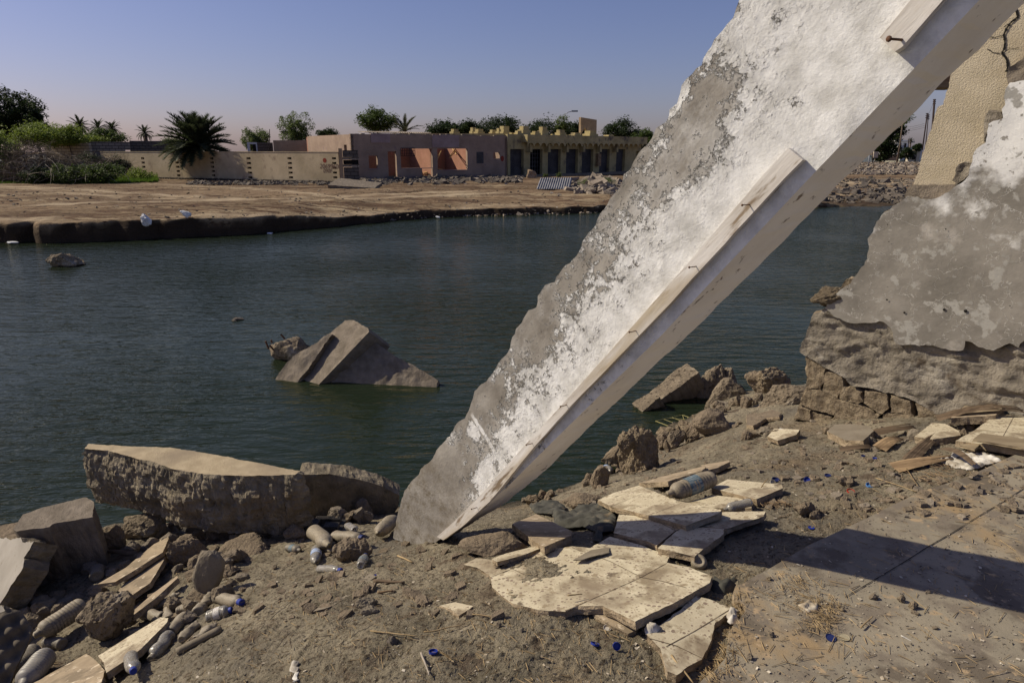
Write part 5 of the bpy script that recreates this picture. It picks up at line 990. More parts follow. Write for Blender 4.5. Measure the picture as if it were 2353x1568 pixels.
def far_ground():
    xs = np.concatenate([-np.geomspace(60, 900, 30)[::-1], np.linspace(-59, 59, 900), np.geomspace(60, 900, 30)])
    rs_ = np.concatenate([[-1.5, -.25, -.1, 0, .03, .07, .1, .14, .18, .24, .3], .3+np.geomspace(.05, 60, 190), [70, 90, 130, 200, 400, 900, 2500]])
    X, Rr = np.meshgrid(xs, rs_); S = shore(X); Y = S+Rr; H = far_h(X, np.maximum(Y, S+.3))
    c = np.interp(Rr, [-1.5, -.1, 0, .03, .07, .11, .2, .6], [-.6, -.15, -.05, .35, .72, .93, .98, 1]); cr = np.interp(Rr, [-1.5, 0, 2, 5, 9], [-.4, -.05, .3, .7, 1]); k = np.clip((X-14)/3, 0, 1); c = c*(1-k)+cr*k
    Z = WZ+(H-WZ)*c
    dnear = np.clip(1-Rr/60, 0, 1); Z += np.where(Rr > .02, (.05*fbm(X, Y, .7, 3)+.025*fbm(X, Y, 3, 3))*np.clip(Rr*3, 0, 1)*dnear, 0)
    cl = (Rr > 0) & (Rr < .3); Y = Y+np.where(cl, .05*fbm(X*1.0, Z*4, 2.5, 3)+.035*fbm(X, Z*3, 9, 3), 0)
    dry = np.zeros(X.shape)
    for tr_ in ([(-60,618),(0,625),(300,655),(700,690),(1200,705),(1700,700),(2350,670),(2800,655)],[(130,625),(600,655),(1000,680),(1400,700)],[(0,745),(300,730),(700,720),(1100,712),(1500,706)],[(500,600),(930,615),(1500,640),(2000,690)],[(1700,712),(2350,690),(2900,665)]):
        P_ = [FG(x_*.39037, 183.5+y_*.39037) for x_, y_ in tr_]; d_ = bdist(np.stack([X.ravel(), Y.ravel()], 1), [(p.x, p.y) for p in P_]+[(p.x+.01, p.y+.01) for p in P_[::-1]]).reshape(X.shape)
        dry = np.maximum(dry, np.exp(-(d_/.30)**2)*(.65+.5*fbm(X, Y, .8, 3)))
    dry = np.maximum(dry, np.clip(1-np.abs(Rr-.7)/.9, 0, 1)*(.22+.6*fbm(X, Y, .6, 3))*(X < 2)); dry = np.maximum(dry, np.clip((X-14)/3, 0, 1)*np.clip(1-np.abs(Rr-11)/4, 0, 1)*.8)
    wet_shade = np.clip(1-(Rr-.07-.05*fbm(X, Y, 1.5, 3))/.05, 0, 1)*(X < 14)+np.clip((X-14)/3, 0, 1)*np.clip(1-(Rr-2)/2, 0, 1)*.8  # damp foot of the bank, with the cliff face's shade painted in
    # wheel tracks along the bank
    for off, a in ((9, .09), (10.6, .09), (14, .08), (15.6, .08), (6, .06)): 
        t_ = Rr-off-1.2*np.sin(X*.07+off); Z -= a*np.exp(-(t_/.25)**2)*(X < 4)
    nx = len(xs); ny = len(rs_); vs = np.stack([X.ravel(), Y.ravel(), Z.ravel()], 1); i = np.arange((ny-1)*nx).reshape(ny-1, nx)[:, :-1].ravel(); fs = np.stack([i, i+1, i+nx+1, i+nx], 1)
    me = bpy.data.meshes.new('far_bank'); me.vertices.add(len(vs)); me.vertices.foreach_set('co', vs.ravel()); me.loops.add(fs.size); me.loops.foreach_set('vertex_index', fs.ravel())
    me.polygons.add(len(fs)); me.polygons.foreach_set('loop_start', np.arange(len(fs))*4); me.polygons.foreach_set('use_smooth', np.ones(len(fs), bool)); me.update(calc_edges=True); me.materials.append(MT['fardirt']); at = me.attributes.new('dry', 'FLOAT', 'POINT'); at.data.foreach_set('value', np.clip(dry, 0, 1).ravel().astype(np.float32)); at = me.attributes.new('wet_shade', 'FLOAT', 'POINT'); at.data.foreach_set('value', np.clip(wet_shade, 0, 1).ravel().astype(np.float32))
    tag(link('far_bank', me), kind='structure')
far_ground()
# ---------------- walls with real openings
def VP(u, v, A, B):   # pixel -> (s, z) on the vertical plane through A-B
    n = Vector((-(B-A).y, (B-A).x, 0)).normalized(); p = Pn(u, v, A, n); t = (B-A); t.z = 0; return ((p-A).dot(t.normalized()), p.z)
def wall_open(name, A, B, z0, z1, ops, thick, m, parent, topf=None):
    L_ = (Vector((B.x, B.y, 0))-Vector((A.x, A.y, 0))).length; xs = sorted({0, L_} | {min(max(q, 0), L_) for o in ops for q in o[:2]}); zs = sorted({z0, z1} | {min(max(q, z0), z1) for o in ops for q in o[2:4]})
    sol = [[not any(o[0] < (xs[i]+xs[i+1])/2 < o[1] and o[2] < (zs[j]+zs[j+1])/2 < o[3] for o in ops) for j in range(len(zs)-1)] for i in range(len(xs)-1)]
    mb = MB(); W = (Vector((B.x, B.y, 0))-Vector((A.x, A.y, 0))).normalized()
    def S(i, j): return 0 <= i < len(sol) and 0 <= j < len(sol[0]) and sol[i][j]
    for i in range(len(sol)):
        for j in range(len(sol[0])):
            if not sol[i][j]: continue
            a, b, c, d = xs[i], xs[i+1], zs[j]-z0, zs[j+1]-z0
            mb.add([(a, 0, c), (b, 0, c), (b, 0, d), (a, 0, d)], [(0, 1, 2, 3)]); mb.add([(a, thick, c), (b, thick, c), (b, thick, d), (a, thick, d)], [(3, 2, 1, 0)])
            if not S(i-1, j): mb.add([(a, 0, c), (a, 0, d), (a, thick, d), (a, thick, c)], [(0, 1, 2, 3)])
            if not S(i+1, j): mb.add([(b, 0, c), (b, thick, c), (b, thick, d), (b, 0, d)], [(0, 1, 2, 3)])
            if not S(i, j-1): mb.add([(a, 0, c), (a, thick, c), (b, thick, c), (b, 0, c)], [(0, 1, 2, 3)])
            if not S(i, j+1): mb.add([(a, 0, d), (b, 0, d), (b, thick, d), (a, thick, d)], [(0, 1, 2, 3)])
    M = frame(Vector((A.x, A.y, z0)), (0, 0, 1), W); return mb.build(name, m, parent, M), M, L_
def on(Mw, name, s0, s1, z0, z1, d0, d1, m, parent, Mb=None, jit=0):
    """a box on a wall: s along it, z above its foot, d behind its face"""
    mb = Mb or MB(); mb.add([(s, d, z) for s in (s0, s1) for d in (d0, d1) for z in (z0, z1)], [(0, 1, 3, 2), (4, 6, 7, 5), (0, 4, 5, 1), (2, 3, 7, 6), (0, 2, 6, 4), (1, 5, 7, 3)])
    return None if Mb else mb.build(name, m, parent, Mw)
# ---------------- beige boundary wall
A = Vector((-31.4, 54, 0)); B = Vector((-11.05, 45, 0)); zt = Py(790, 350, 45).z; zb = -.42
bwz = empty('boundary_wall', (A+B)/2+Vector((0, 0, zb)), 'long beige boundary wall with breeze-block slots and a cobbled footing', 'boundary wall')
ops = []
for cx, w_ in ((975,11),(1208,11),(1447,12),(1700,14),(1980,14),(2285,14)):
    s0 = VP(*C1(cx-w_, 500), A, B)[0]; s1 = VP(*C1(cx+w_, 500), A, B)[0]
    for k in range(5):
        y0 = 498+k*31+ (k*1.5 if cx > 1600 else -k*2); z_a = VP(*C1(cx, y0+14), A, B)[1]; z_b = VP(*C1(cx, y0), A, B)[1]; ops.append((s0, s1, z_a, z_b))
wo_, MW, Lw = wall_open('wall', A, B, zb, zt, ops, .2, MT['beigewall'], bwz)
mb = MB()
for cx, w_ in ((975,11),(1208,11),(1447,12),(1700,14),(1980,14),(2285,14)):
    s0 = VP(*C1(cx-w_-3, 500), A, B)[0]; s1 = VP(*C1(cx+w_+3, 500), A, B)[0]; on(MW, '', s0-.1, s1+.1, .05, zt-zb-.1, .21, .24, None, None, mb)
mb.build('slot_shade', MT['dark'], bwz, MW)  # black sheets added behind the slots as painted shade
on(MW, 'footing', 4.6, Lw+.0, -.25, .10, -.28, -.004, MT['cobble'], bwz)
on(MW, 'coping', 0, Lw, zt-zb, zt-zb+.04, -.02, .22, MT['beigewall'], bwz)
s1, z1 = VP(*C1(2222, 519), A, B); mb = MB(); mb.add([(s1+.15*math.cos(a), -.006, z1-zb+.15*math.sin(a)) for a in [k*.5236 for k in range(12)]], [tuple(range(12))]); mb.build('spray_mark', MT['redmark'], bwz, MW)
for txt, px_, sz in (('20699600', (2188, 574), .42), ('090F', (2212, 603), .36)):
    cu = bpy.data.curves.new('t', 'FONT'); cu.body = txt; cu.size = sz; cu.shear = .15; to = bpy.data.objects.new('t', cu); col.objects.link(to)
    me = bpy.data.meshes.new_from_object(to); bpy.data.objects.remove(to); s_, z_ = VP(*C1(*px_), A, B); me.materials.clear(); me.materials.append(MT['graffiti'])
    me.name = 'graffiti'; link('painted_number', me, bwz, MW @ Matrix.Translation((s_, -.008, z_-zb)) @ Matrix.Rotation(R(90), 4, 'X'))
# gate stub between it and the pink house
gA = B+Vector((.05, -.02, 0)); gp = empty('gate_pier', gA+Vector((0, 0, zb)), 'dark grey block pier at the corner where boundary wall meets pink house', 'gate pier')
M_ = frame(Vector((B.x+.05, B.y-.1, zb)), (0, 0, 1), (1, .2, 0)); k_ = 45/FPX*1.02
for nm, a, b_, c, d, m in (('pier', 0, .22, -.2, 2.12, 'mud'), ('lower_panel', .25, 1.2, -.2, .95, 'blockdark'), ('band', .22, 1.25, .98, 1.12, 'block'), ('band', .22, 1.25, 1.42, 1.56, 'block'), ('upper_panel', .25, 1.2, 1.57, 2.0, 'blockdark'), ('shadow_gap', .25, 1.2, 1.13, 1.40, 'dark')):
    on(M_, nm, a, b_, c, d, .0 if 'gap' not in nm else .12, .3, MT[m], gp)
# ---------------- pink house
PA = Vector((-10.95, 48.3, 0)); PB = Vector((-.40, 55.8, 0)); pz0 = -.45; pzt = Py(820, 308, 48.3).z
ph = empty('pink_house', PA+Vector((0, 0, pz0)), 'roofless single-storey pink house with orange inner walls and empty window openings', 'house')
O = {'w1': (350,415,378,466), 'door': (481,548,349,540), 'big1': (568,790,330,460), 'big1b': (716,790,455,533), 'big2': (820,1028,330,473), 'w2': (1088,1137,352,430), 'w3': (1205,1247,356,397)}
def op(k): 
    x0, x1, y0, y1 = O[k]; a, zt1 = VP(*C2(x0, y0), PA, PB); b_, zb1 = VP(*C2(x1, y1), PA, PB); return (a, b_, zb1, VP(*C2((x0+x1)/2, y0), PA, PB)[1])
pw, MP, Lp_ = wall_open('front_wall', PA, PB, pz0, pzt, [op(k) for k in O if k != 'w2'], .22, MT['pink'], ph)
pn = Vector((-(PB-PA).y, (PB-PA).x, 0)).normalized(); 
PC = PA+pn*8.5; PD = PB+pn*8.5
e1 = VP(*C2(228, 322), PA, PC)
def sidewall(nm, P_, Q_, m, ops_=(), th=.2, zt_=None): return wall_open(nm, P_, Q_, pz0, zt_ or pzt, list(ops_), th, MT[m], ph)
# outer left side is pink, seen in the sun
lw2, ML, _ = wall_open('side_wall', PC, PA+pn*.0, pz0, pzt-.02, [(8.5-1.25, 8.5-.75, 1.45, 1.95)], .2, MT['pinktrim'] if 0 else MT['pink'], ph)
pb = PA+pn*4.2; pc = PB+pn*4.2
def tw(s): return PA+(PB-PA).normalized()*s
sB1 = op('big1'); sB2 = op('big2')
inner = wall_open('inner_wall', tw(2.0)+pn*3.6, tw(sB2[1]+1.2)+pn*3.6, pz0, pzt-.5, [(VP(*C2(686,350), tw(2)+pn*3.6, PB+pn*3.6)[0], VP(*C2(714,350), tw(2)+pn*3.6, PB+pn*3.6)[0], pz0+.3, 1.75), (VP(*C2(880,355), tw(2)+pn*3.6, PB+pn*3.6)[0], VP(*C2(913,355), tw(2)+pn*3.6, PB+pn*3.6)[0], pz0+.3, 1.7)], .15, MT['orange'], ph)
# cross walls inside: their left-facing sides catch the sun
for s_ in (sB1[1]+.12, sB2[1]+.25): wall_open('cross_wall', tw(s_)+pn*.23, tw(s_)+pn*3.58, pz0, pzt-.35, [], .14, MT['orange'], ph)
wall_open('rear_wall', PC-pn*.0, PD, pz0, pzt-.1, [], .2, MT['orange'], ph)
wall_open('rear_side_wall', PB, PD, pz0, pzt-.1, [], .2, MT['pink'], ph)
w2 = op('w2'); on(MP, 'window_board', w2[0], w2[1], w2[2]-pz0, w2[3]-pz0, -.012, .0-.002, MT['shutter'], ph)
for k, dep in (('w1', .1), ('big1', .1), ('big2', .1)):
    a = op(k); on(MP, 'sill', a[0]-.05, a[1]+.05, a[2]-pz0-.05, a[2]-pz0+.0-.002, -.03, -.002, MT['pinktrim'], ph)
for x0, x1, y0, y1 in ((362,498,225,290), (783,968,236,322)):
    a, z1_ = VP(*C2(x0, y0), PA, PB); b_, z0_ = VP(*C2(x1, y1), PA, PB); on(MP, 'fascia_panel', a, b_, z0_-pz0, z1_-pz0, -.05, -.002, MT['pinktrim'], ph)
# iron grille hanging in the first large opening
g0, gz1 = VP(*C2(566, 326), PA, PB); g1, gz0 = VP(*C2(664, 380), PA, PB); mb = MB()
for i in range(9): x = g0+(g1-g0)*i/8; on(MP, '', x-.015, x+.015, gz0-pz0, gz1-pz0, -.12, -.09, None, None, mb)
for i in range(4): z = gz0-pz0+(gz1-gz0)*i/3; on(MP, '', g0, g1, z-.015, z+.015, -.125, -.095, None, None, mb)
mb.build('window_grille', MT['polewood'], ph, MP)
# fallen roof timbers across the rooms
def beam(u0, v0, u1, v1, d0, d1, m='wood_bare', r_=.05, nm='roof_timber'):
    def q(u, v, d): return Pn(u, v, PA+pn*d, pn)
    mb = MB(); mb.tube([q(u0, v0, d0), q(u1, v1, d1)], r_, 4); mb.build(nm, MT[m], ph, base=q(u0, v0, d0))
MT['timber'] = flat('yellow_timber', (.48, .31, .13), .9)
for b4 in (((820,405),(848,345),.6,1.2),((905,392),(965,330),.5,2.5),((912,375),(945,330),.5,2.0),((950,370),(925,332),.8,2.2),((730,460),(748,430),2,2),((748,430),(760,462),2,2),((800,470),(858,474),1,1)): beam(*C2(*b4[0]), *C2(*b4[1]), b4[2], b4[3], 'timber')
for i in range(9): 
    x = random.uniform(716, 780); y = random.uniform(485, 528); beam(*C2(x, y), *C2(x+random.uniform(-30, 45), y+random.uniform(-14, 14)), random.uniform(.5, 2), random.uniform(.5, 2.5), random.choice(('timber', 'wood_bare')), .045, 'fallen_timber')
# broken top course and corrugated roof edge
rnd = random.Random(4); s_ = 0
while s_ < Lp_-.2:
    w_ = rnd.uniform(.12, .5); h_ = rnd.choice((0, .03, .06, .1)) if s_ > .3 else .02
    if h_: on(MP, 'coping_stone', s_, min(Lp_, s_+w_-.01), pzt-pz0+.002, pzt-pz0+h_, .02, .2, MT['rubblemat'], ph)
    s_ += w_
mb = MB(); n_ = 60
for i in range(n_):
    for k, (d0, d1) in enumerate(((.35, 1.6),)):
        x0 = 1.2+5.3*i/n_; x1 = 1.2+5.3*(i+1)/n_; h0 = .05*(i % 2); h1 = .05*((i+1) % 2); z = pzt-pz0+.12
        mb.add([(x0, d0, z+h0), (x1, d0, z+h1), (x1, d1, z+h1+.08), (x0, d1, z+h0+.08), (x0, d0, z+h0-.03), (x1, d0, z+h1-.03)], [(0, 1, 2, 3), (4, 5, 1, 0)])
mb.build('corrugated_roof', MT['rubblemat'], ph, MP)
s3, z3 = VP(*C2(1265, 398), PA, PB); mb = MB(); mb.add([(s3+.16*math.cos(a), -.008, z3-pz0+.22*math.sin(a)) for a in [k*.5236 for k in range(12)]], [tuple(range(12))]); mb.build('spray_mark', MT['redmark'], ph, MP)
# ---------------- yellow shops
YA = Vector((-.36, 57, 0)); YB = Vector(((1468-1176)/FPX*(70*cp+1), 70, 0)); yz0 = -.6; 
yzt = VP(*C2(1380, 232), YA, YB)[1]; yd = (YB-YA).normalized(); yn = Vector((-yd.y, yd.x, 0))
ys = empty('shop_row', YA+Vector((0, 0, yz0)), 'row of derelict yellow shops with scalloped canopy, roller shutters and stepped battlements', 'shops')
DO = [(1320,1412),(1455,1540),(1577,1665),(1702,1783),(1810,1888),(1930,1999),(2045,2105)]
dops = []
for a, b_ in DO: s0 = VP(*C2(a, 400), YA, YB)[0]; s1 = VP(*C2(b_, 400), YA, YB)[0]; dops.append((s0, s1, -.42, VP(*C2((a+b_)/2, 333), YA, YB)[1]))
dops.append((VP(*C2(2178,380), YA, YB)[0], VP(*C2(2210,380), YA, YB)[0], 1.0, 1.5))
yw, MY, Ly = wall_open('front_wall', YA, YB, yz0, yzt, dops, .35, MT['yellow'], ys)
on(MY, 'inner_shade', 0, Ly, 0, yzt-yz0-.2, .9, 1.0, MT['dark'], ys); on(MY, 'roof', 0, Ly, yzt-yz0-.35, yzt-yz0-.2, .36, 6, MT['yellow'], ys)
on(MY, 'end_wall', Ly-.3, Ly, 0, yzt-yz0-.01, .355, 6, MT['yellow'], ys)
for i, (a, b_, c, d) in enumerate(dops[:7]): 
    if i != 1: 
        mb = MB(); n_ = 24
        for k in range(n_): 
            z0_ = .18+(d-yz0-.2)*k/n_; z1_ = .18+(d-yz0-.2)*(k+1)/n_; on(MY, '', a+.01, b_-.01, z0_, z1_-.02, .28, .33, None, None, mb)
        mb.build('roller_shutter', MT['shutter'], ys, MY)
    else:
        mb = MB()
        for k in range(6): x = a+(b_-a)*k/5; on(MY, '', x-.02, x+.02, .18, d-yz0, .28, .33, None, None, mb)
        for k in range(7): z = .2+(d-yz0-.25)*k/6; on(MY, '', a, b_, z-.02, z+.02, .275, .335, None, None, mb)
        mb.build('door_grille', MT['shutter'], ys, MY)
sdoor = [(a, b_) for a, b_, *_ in dops[:7]]
# plinth and scalloped canopy
on(MY, 'plinth', -.3, Ly*.98, 0, .22, -.9, -.004, MT['greyblock'], ys)
zc = VP(*C2(1500, 312), YA, YB)[1]-yz0; s_c = VP(*C2(1400, 312), YA, YB)[0]
on(MY, 'canopy', s_c, Ly+.1, zc+.28, yzt-yz0-.02, -.62, -.003, MT['yellow'], ys)
mb = MB(); na = 22; wa = (Ly+.1-s_c)/na
for i in range(na):
    x0 = s_c+i*wa; pts = [(x0, zc+.30), (x0+wa, zc+.30), (x0+wa, zc-.02)]+[(x0+wa/2+wa*.42*math.cos(t), zc-.02+.26*math.sin(t)) for t in [k*math.pi/8 for k in range(9)]]+[(x0, zc-.02)]
    n_ = len(pts); mb.add([(x, -.66, z) for x, z in pts]+[(x, -.60, z) for x, z in pts], [tuple(range(n_)), tuple(range(n_, 2*n_))[::-1]]+[(k, (k+1) % n_, n_+(k+1) % n_, n_+k) for k in range(n_)])
mb.build('scalloped_trim', MT['yellow'], ys, MY)
for i, (a, b_) in enumerate(sdoor[:-1]):
    mid = (b_+sdoor[i+1][0])/2; on(MY, 'bracket', mid-.13, mid+.13, zc-.5, zc+.27, -.5, -.003, MT['yellow'], ys)
s4, z4 = VP(*C2(1915, 372), YA, YB); on(MY, 'meter_box', s4-.22, s4+.22, z4-yz0-1.0, z4-yz0+.1, -.3, -.004, MT['wood_bare'], ys)
MER = [(1370,1405,207,240,0),(1408,1460,175,230,0),(1490,1530,210,235,0),(1540,1583,180,237,0),(1662,1705,200,245,0),(1765,1815,220,250,0),(1868,1925,207,255,0),(1995,2045,235,262,0),(1610,1632,230,242,0),(1710,1745,236,248,0),(2090,2125,262,270,0),(1840,1865,225,250,3),(1328,1360,220,262,1),(1272,1325,175,262,2.4),(1240,1272,190,240,3),(1195,1230,200,240,4),(1098,1145,195,240,4),(1060,1095,185,240,5),(930,975,195,235,6)]
for x0, x1, y0, y1, dd in MER:
    A_ = YA+yn*(dd+.1) if dd < 3 else YA+yn*dd; B_ = YB+yn*dd; M5 = frame(Vector((A_.x, A_.y, yz0)), (0, 0, 1), yd)
    a, z1_ = VP(*C2(x0, y0), A_, B_); b_, z0_ = VP(*C2(x1, y1), A_, B_); h_ = z1_-z0_; z0_ -= .25; w_ = b_-a; mb = MB(); kk = .62 if h_ > .9*w_ or 1 else 1
    on(M5, '', a, b_, z0_-yz0, z0_+.25+h_*.55-yz0, .0, w_*.7, None, None, mb); on(M5, '', a+w_*.14, b_-w_*.14, z0_+.252+h_*.55-yz0, z1_-yz0, w_*.08, w_*.6, None, None, mb)
    mb.build('merlon', MT['yellow'], ys, M5)
wall_open('back_parapet', YA+yn*3-yd*.3, YB+yn*3, 2.2, yzt-.1, [], .2, MT['yellow'], ys)
wall_open('return_wall', YA+yn*.4, YA+yn*8-yd*7, -.4, yzt+.05, [], .2, MT['yellow'], ys)
A_ = YA+yn*4; B_ = YB+yn*4; M5 = frame(Vector((A_.x, A_.y, yz0)), (0, 0, 1), yd); q = [VP(*C2(x, y), A_, B_) for x, y in ((1803,115),(1912,133),(1910,235),(1850,215),(1830,185),(1815,215),(1803,240))]
mb = MB(); n_ = len(q); mb.add([(s, d, z-yz0) for d in (0, .25) for s, z in q], [tuple(range(n_))[::-1], tuple(range(n_, 2*n_))]+[(k, (k+1) % n_, n_+(k+1) % n_, n_+k) for k in range(n_)]); mb.build('stair_wall', MT['mud'], ys, M5)
# ---------------- other ruins behind the boundary wall
def plainwall(name, u0, v0, d0, u1, v1, d1, zb_, m, label, cat='wall', th=.2, ops=(), jag=0, parent=None):
    a = Py(u0, v0, d0); b_ = Py(u1, v1, d1); zt_ = max(a.z, b_.z); ob, M6, L6 = wall_open(name, Vector((a.x, a.y, 0)), Vector((b_.x, b_.y, 0)), zb_, (a.z+b_.z)/2, list(ops), th, MT[m], parent); 
    if label: tag(ob, label, cat)
    return ob, M6, L6
plainwall('block_wall', 204, 326, 55.5, 298, 326, 57.5, -.5, 'block', 'grey concrete block wall left of the dark block wall, behind the beige wall', ops=[(2.5, 2.9, 1.15, 1.6), (2.95+.0, 3.0, 1.7, 1.71), (1.3, 1.85, .7, 1.1)])
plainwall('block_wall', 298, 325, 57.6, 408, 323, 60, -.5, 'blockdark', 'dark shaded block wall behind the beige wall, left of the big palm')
o, M6, L6 = plainwall('low_building', 100, 328, 56, 204, 330, 54.5, -.5, 'blockpale', 'low pale block building with a ribbed roof edge half buried in brushwood', 'building')
on(M6, 'roof_edge', -.2, L6+.1, o.data.vertices[0].co.z+2.35, 2.5, -.15, -.004, MT['blockpale'], o) if 0 else None
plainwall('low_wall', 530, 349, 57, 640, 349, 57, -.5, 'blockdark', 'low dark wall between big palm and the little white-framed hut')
hut = empty('roof_hut', Py(583, 349, 58.5), 'small dark roof hut with a white framed opening, behind the beige wall', 'hut')
hz0 = Py(583, 352, 58).z; a = Py(567, 327, 58); b_ = Py(590, 327, 58); c_ = Py(626, 326, 61)
wall_open('front_wall', Vector((a.x, a.y, 0)), Vector((b_.x, b_.y, 0)), hz0, a.z, [(.18, .72, hz0+.1, a.z-.15)], .15, MT['white'], hut)
wall_open('side_wall', Vector((b_.x+.01, b_.y, 0)), Vector((c_.x, c_.y, 0)), hz0, a.z, [], .15, MT['blockdark'], hut)
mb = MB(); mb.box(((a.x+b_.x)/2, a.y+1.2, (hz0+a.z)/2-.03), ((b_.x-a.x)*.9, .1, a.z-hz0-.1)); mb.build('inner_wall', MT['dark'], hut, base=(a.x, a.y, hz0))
plainwall('render_wall', 627, 323, 57.5, 706, 322, 57, -.5, 'mud', 'tan rendered ruin wall with a broken top right of the little hut', 'wall')
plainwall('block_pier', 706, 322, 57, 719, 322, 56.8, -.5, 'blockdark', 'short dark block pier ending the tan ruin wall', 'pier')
plainwall('render_wall', 719, 321, 56.8, 745, 320, 56.5, -.5, 'mud', 'narrow tan wall fragment touching the pink house side', 'wall')
# ---------------- trees
def leaves(mb, c, r_, n, ls, rnd, sq=1.0):
    for _ in range(n):
        d = Vector((rnd.gauss(0, 1), rnd.gauss(0, 1), rnd.gauss(0, 1))); d = d.normalized()*rnd.random()**.4*r_; p = c+Vector((d.x, d.y, d.z*sq)); a = rnd.uniform(0, 6.28); b = rnd.uniform(-1, 1)
        ux = Vector((math.cos(a), math.sin(a), b*.7))*ls*rnd.uniform(.6, 1.3); uy = Vector((-math.sin(a)*.7, math.cos(a)*.7, rnd.uniform(-.8, .8)))*ls*.55
        mb.add([p-ux, p+uy, p+ux, p-uy], [(0, 1, 2, 3)])
def tree(name, u, v0, v1, wpx, d, m, label, n=60, ln=34, ls=.09, seed=0, clump=.17, zb_=None, base_w=.5, cat='tree', group=None, sq=.8, low=.1, trunk_r=.12, airy=False):
    rnd = random.Random(seed+5); p = Py(u, v1, d); top = Py(u, v0, d).z; bot = p.z; k = depth(p)/FPX; W = wpx*k/2; H = top-bot; gz = zb_ if zb_ is not None else min(bot, float(far_h(p.x, p.y)))
    root = empty(name, (p.x, p.y, gz), label, cat, group); mb = MB(); cr = W*clump*2; tips = []
    for i in range(n):
        while 1:
            q = Vector((rnd.uniform(-1, 1), rnd.uniform(-1, 1), rnd.uniform(-1, 1)))
            if q.length < 1 and (q.length > .45 or airy): break
        wz = .55+.45*math.sin(math.pi*min(1, (q.z+1)/2*1.15)) if not airy else .5+.5*(q.z+1)/2
        lump = 1+.42*mn.noise(q*2.2+Vector((seed, 0, 0)))
        c = Vector((p.x+q.x*W*.86*wz*lump, p.y+q.y*W*.86*wz, bot+H*(low+(1-low)*(q.z+1)/2*lump*.96))); tips.append(c)
        leaves(mb, c, cr*rnd.uniform(.55, 1.15), ln, ls*rnd.uniform(.8, 1.2), rnd, sq)
    mb.build('crown', MT[m], root, base=(p.x, p.y, bot))
    tb = MB(); c0 = Vector((p.x, p.y, gz)); fk = c0+Vector((0, 0, max(.3, (bot-gz)+H*.25))); tb.tube([c0, (c0+fk)/2+Vector((.1, 0, 0)), fk], [trunk_r*1.3, trunk_r, trunk_r*.8], 7)
    for c in tips[::max(1, n//22)]: mid = fk.lerp(c, .5)+Vector((0, 0, -.1*H)); tb.tube([fk, mid, c], [trunk_r*.55, trunk_r*.3, trunk_r*.1], 5, cap=False)
    tb.build('trunk', MT['bark'], root, base=c0); return root
GT = 'trees on the skyline'
tree('broadleaf_tree', 35, 205, 335, 190, 64, 'leafdark', 'large airy dark tree at the far left edge', 300, 60, .125, 1, .085, group=GT, low=.0, airy=True)
tree('broadleaf_tree', -40, 225, 335, 150, 68, 'leafdark', 'dark tree cut by the left edge of the photo behind the large airy one', 240, 56, .125, 2, .1, group=GT, low=.0)
tree('broadleaf_tree', 88, 262, 335, 70, 62, 'leafdark', 'smaller dark tree crown right of the large airy tree', 130, 50, .115, 3, .13, group=GT, low=0)
tree('broadleaf_tree', 868, 254, 308, 98, 66, 'leafmid', 'fresh green rounded tree left of the palm over the pink roof', 105, 60, .11, 4, .15, group=GT)
tree('broadleaf_tree', 1020, 280, 320, 96, 74, 'leafdark', 'low dark tree right of the palm over the pink roof', 75, 60, .12, 5, .16, group=GT)
tree('broadleaf_tree', 1075, 281, 320, 93, 74, 'leafdark', 'dark rounded tree, third from the left above the pink roof', 75, 60, .12, 6, .16, group=GT)
tree('broadleaf_tree', 1150, 273, 320, 127, 76, 'leafdark', 'dark rounded tree where pink house and shops meet', 96, 60, .12, 7, .15, group=GT)
tree('broadleaf_tree', 1250, 279, 322, 136, 80, 'leafdark', 'dark rounded tree behind the middle battlements, left of the feathery one', 96, 60, .12, 8, .15, group=GT)
tree('broadleaf_tree', 1318, 282, 322, 68, 82, 'leafdark', 'dark tree between feathery tree and broken stair wall', 60, 60, .12, 9, .18, group=GT)
tree('broadleaf_tree', 1428, 277, 330, 96, 84, 'leafdark', 'dark round tree right of the broken stair wall', 84, 60, .13, 10, .16, group=GT)
tree('broadleaf_tree', 755, 298, 318, 57, 68, 'leafdark', 'small dark tree behind the left corner of the pink house', 54, 48, .1, 11, .18, group=GT)
tree('broadleaf_tree', 1480, 303, 345, 67, 78, 'leafmid', 'green bush-like tree at the right end of the shops', 75, 55, .12, 12, .17, group=GT)
tree('feathery_tree', 1292, 264, 310, 50, 78, 'leafolive', 'pale feathery tree beside the street lamp', 90, 26, .09, 13, .15, group=GT, airy=True, low=0)
tree('feathery_tree', 682, 262, 348, 108, 62, 'leafolive', 'tall pale feathery tree between big palm and pink house', 230, 34, .085, 14, .085, group=GT, airy=True, low=0)
tree('feathery_tree', 590, 298, 350, 90, 62, 'leafolive', 'lower feathery tree right of the big palm', 190, 34, .085, 15, .1, group=GT, airy=True, low=0)
tree('feathery_tree', 392, 318, 326, 50, 72, 'leafolive', 'thin strip of pale foliage left of the big palm', 26, 20, .08, 16, .2, group=GT, airy=True, low=0)
tree('broadleaf_tree', 240, 299, 330, 104, 60, 'leafmid', 'dark green bushy tree below the three palms', 90, 52, .09, 17, .14, group=GT, low=0)
tree('broadleaf_tree', 220, 314, 328, 66, 58, 'leafyellow', 'bright low bush on the block wall under the three palms', 40, 40, .08, 18, .14, group=GT, low=0)
tree('broadleaf_tree', 2022, 262, 372, 92, 120, 'leafdark', 'dark tree in the gap between leaning slab and stucco wall', 170, 60, .22, 19, .14, group=GT, low=0, zb_=-1)
tree('broadleaf_tree', 2072, 252, 290, 46, 115, 'leafmid', 'drooping tree tip just below the leaning slab in the gap', 20, 22, .2, 20, .2, group=GT, low=0, zb_=-1)
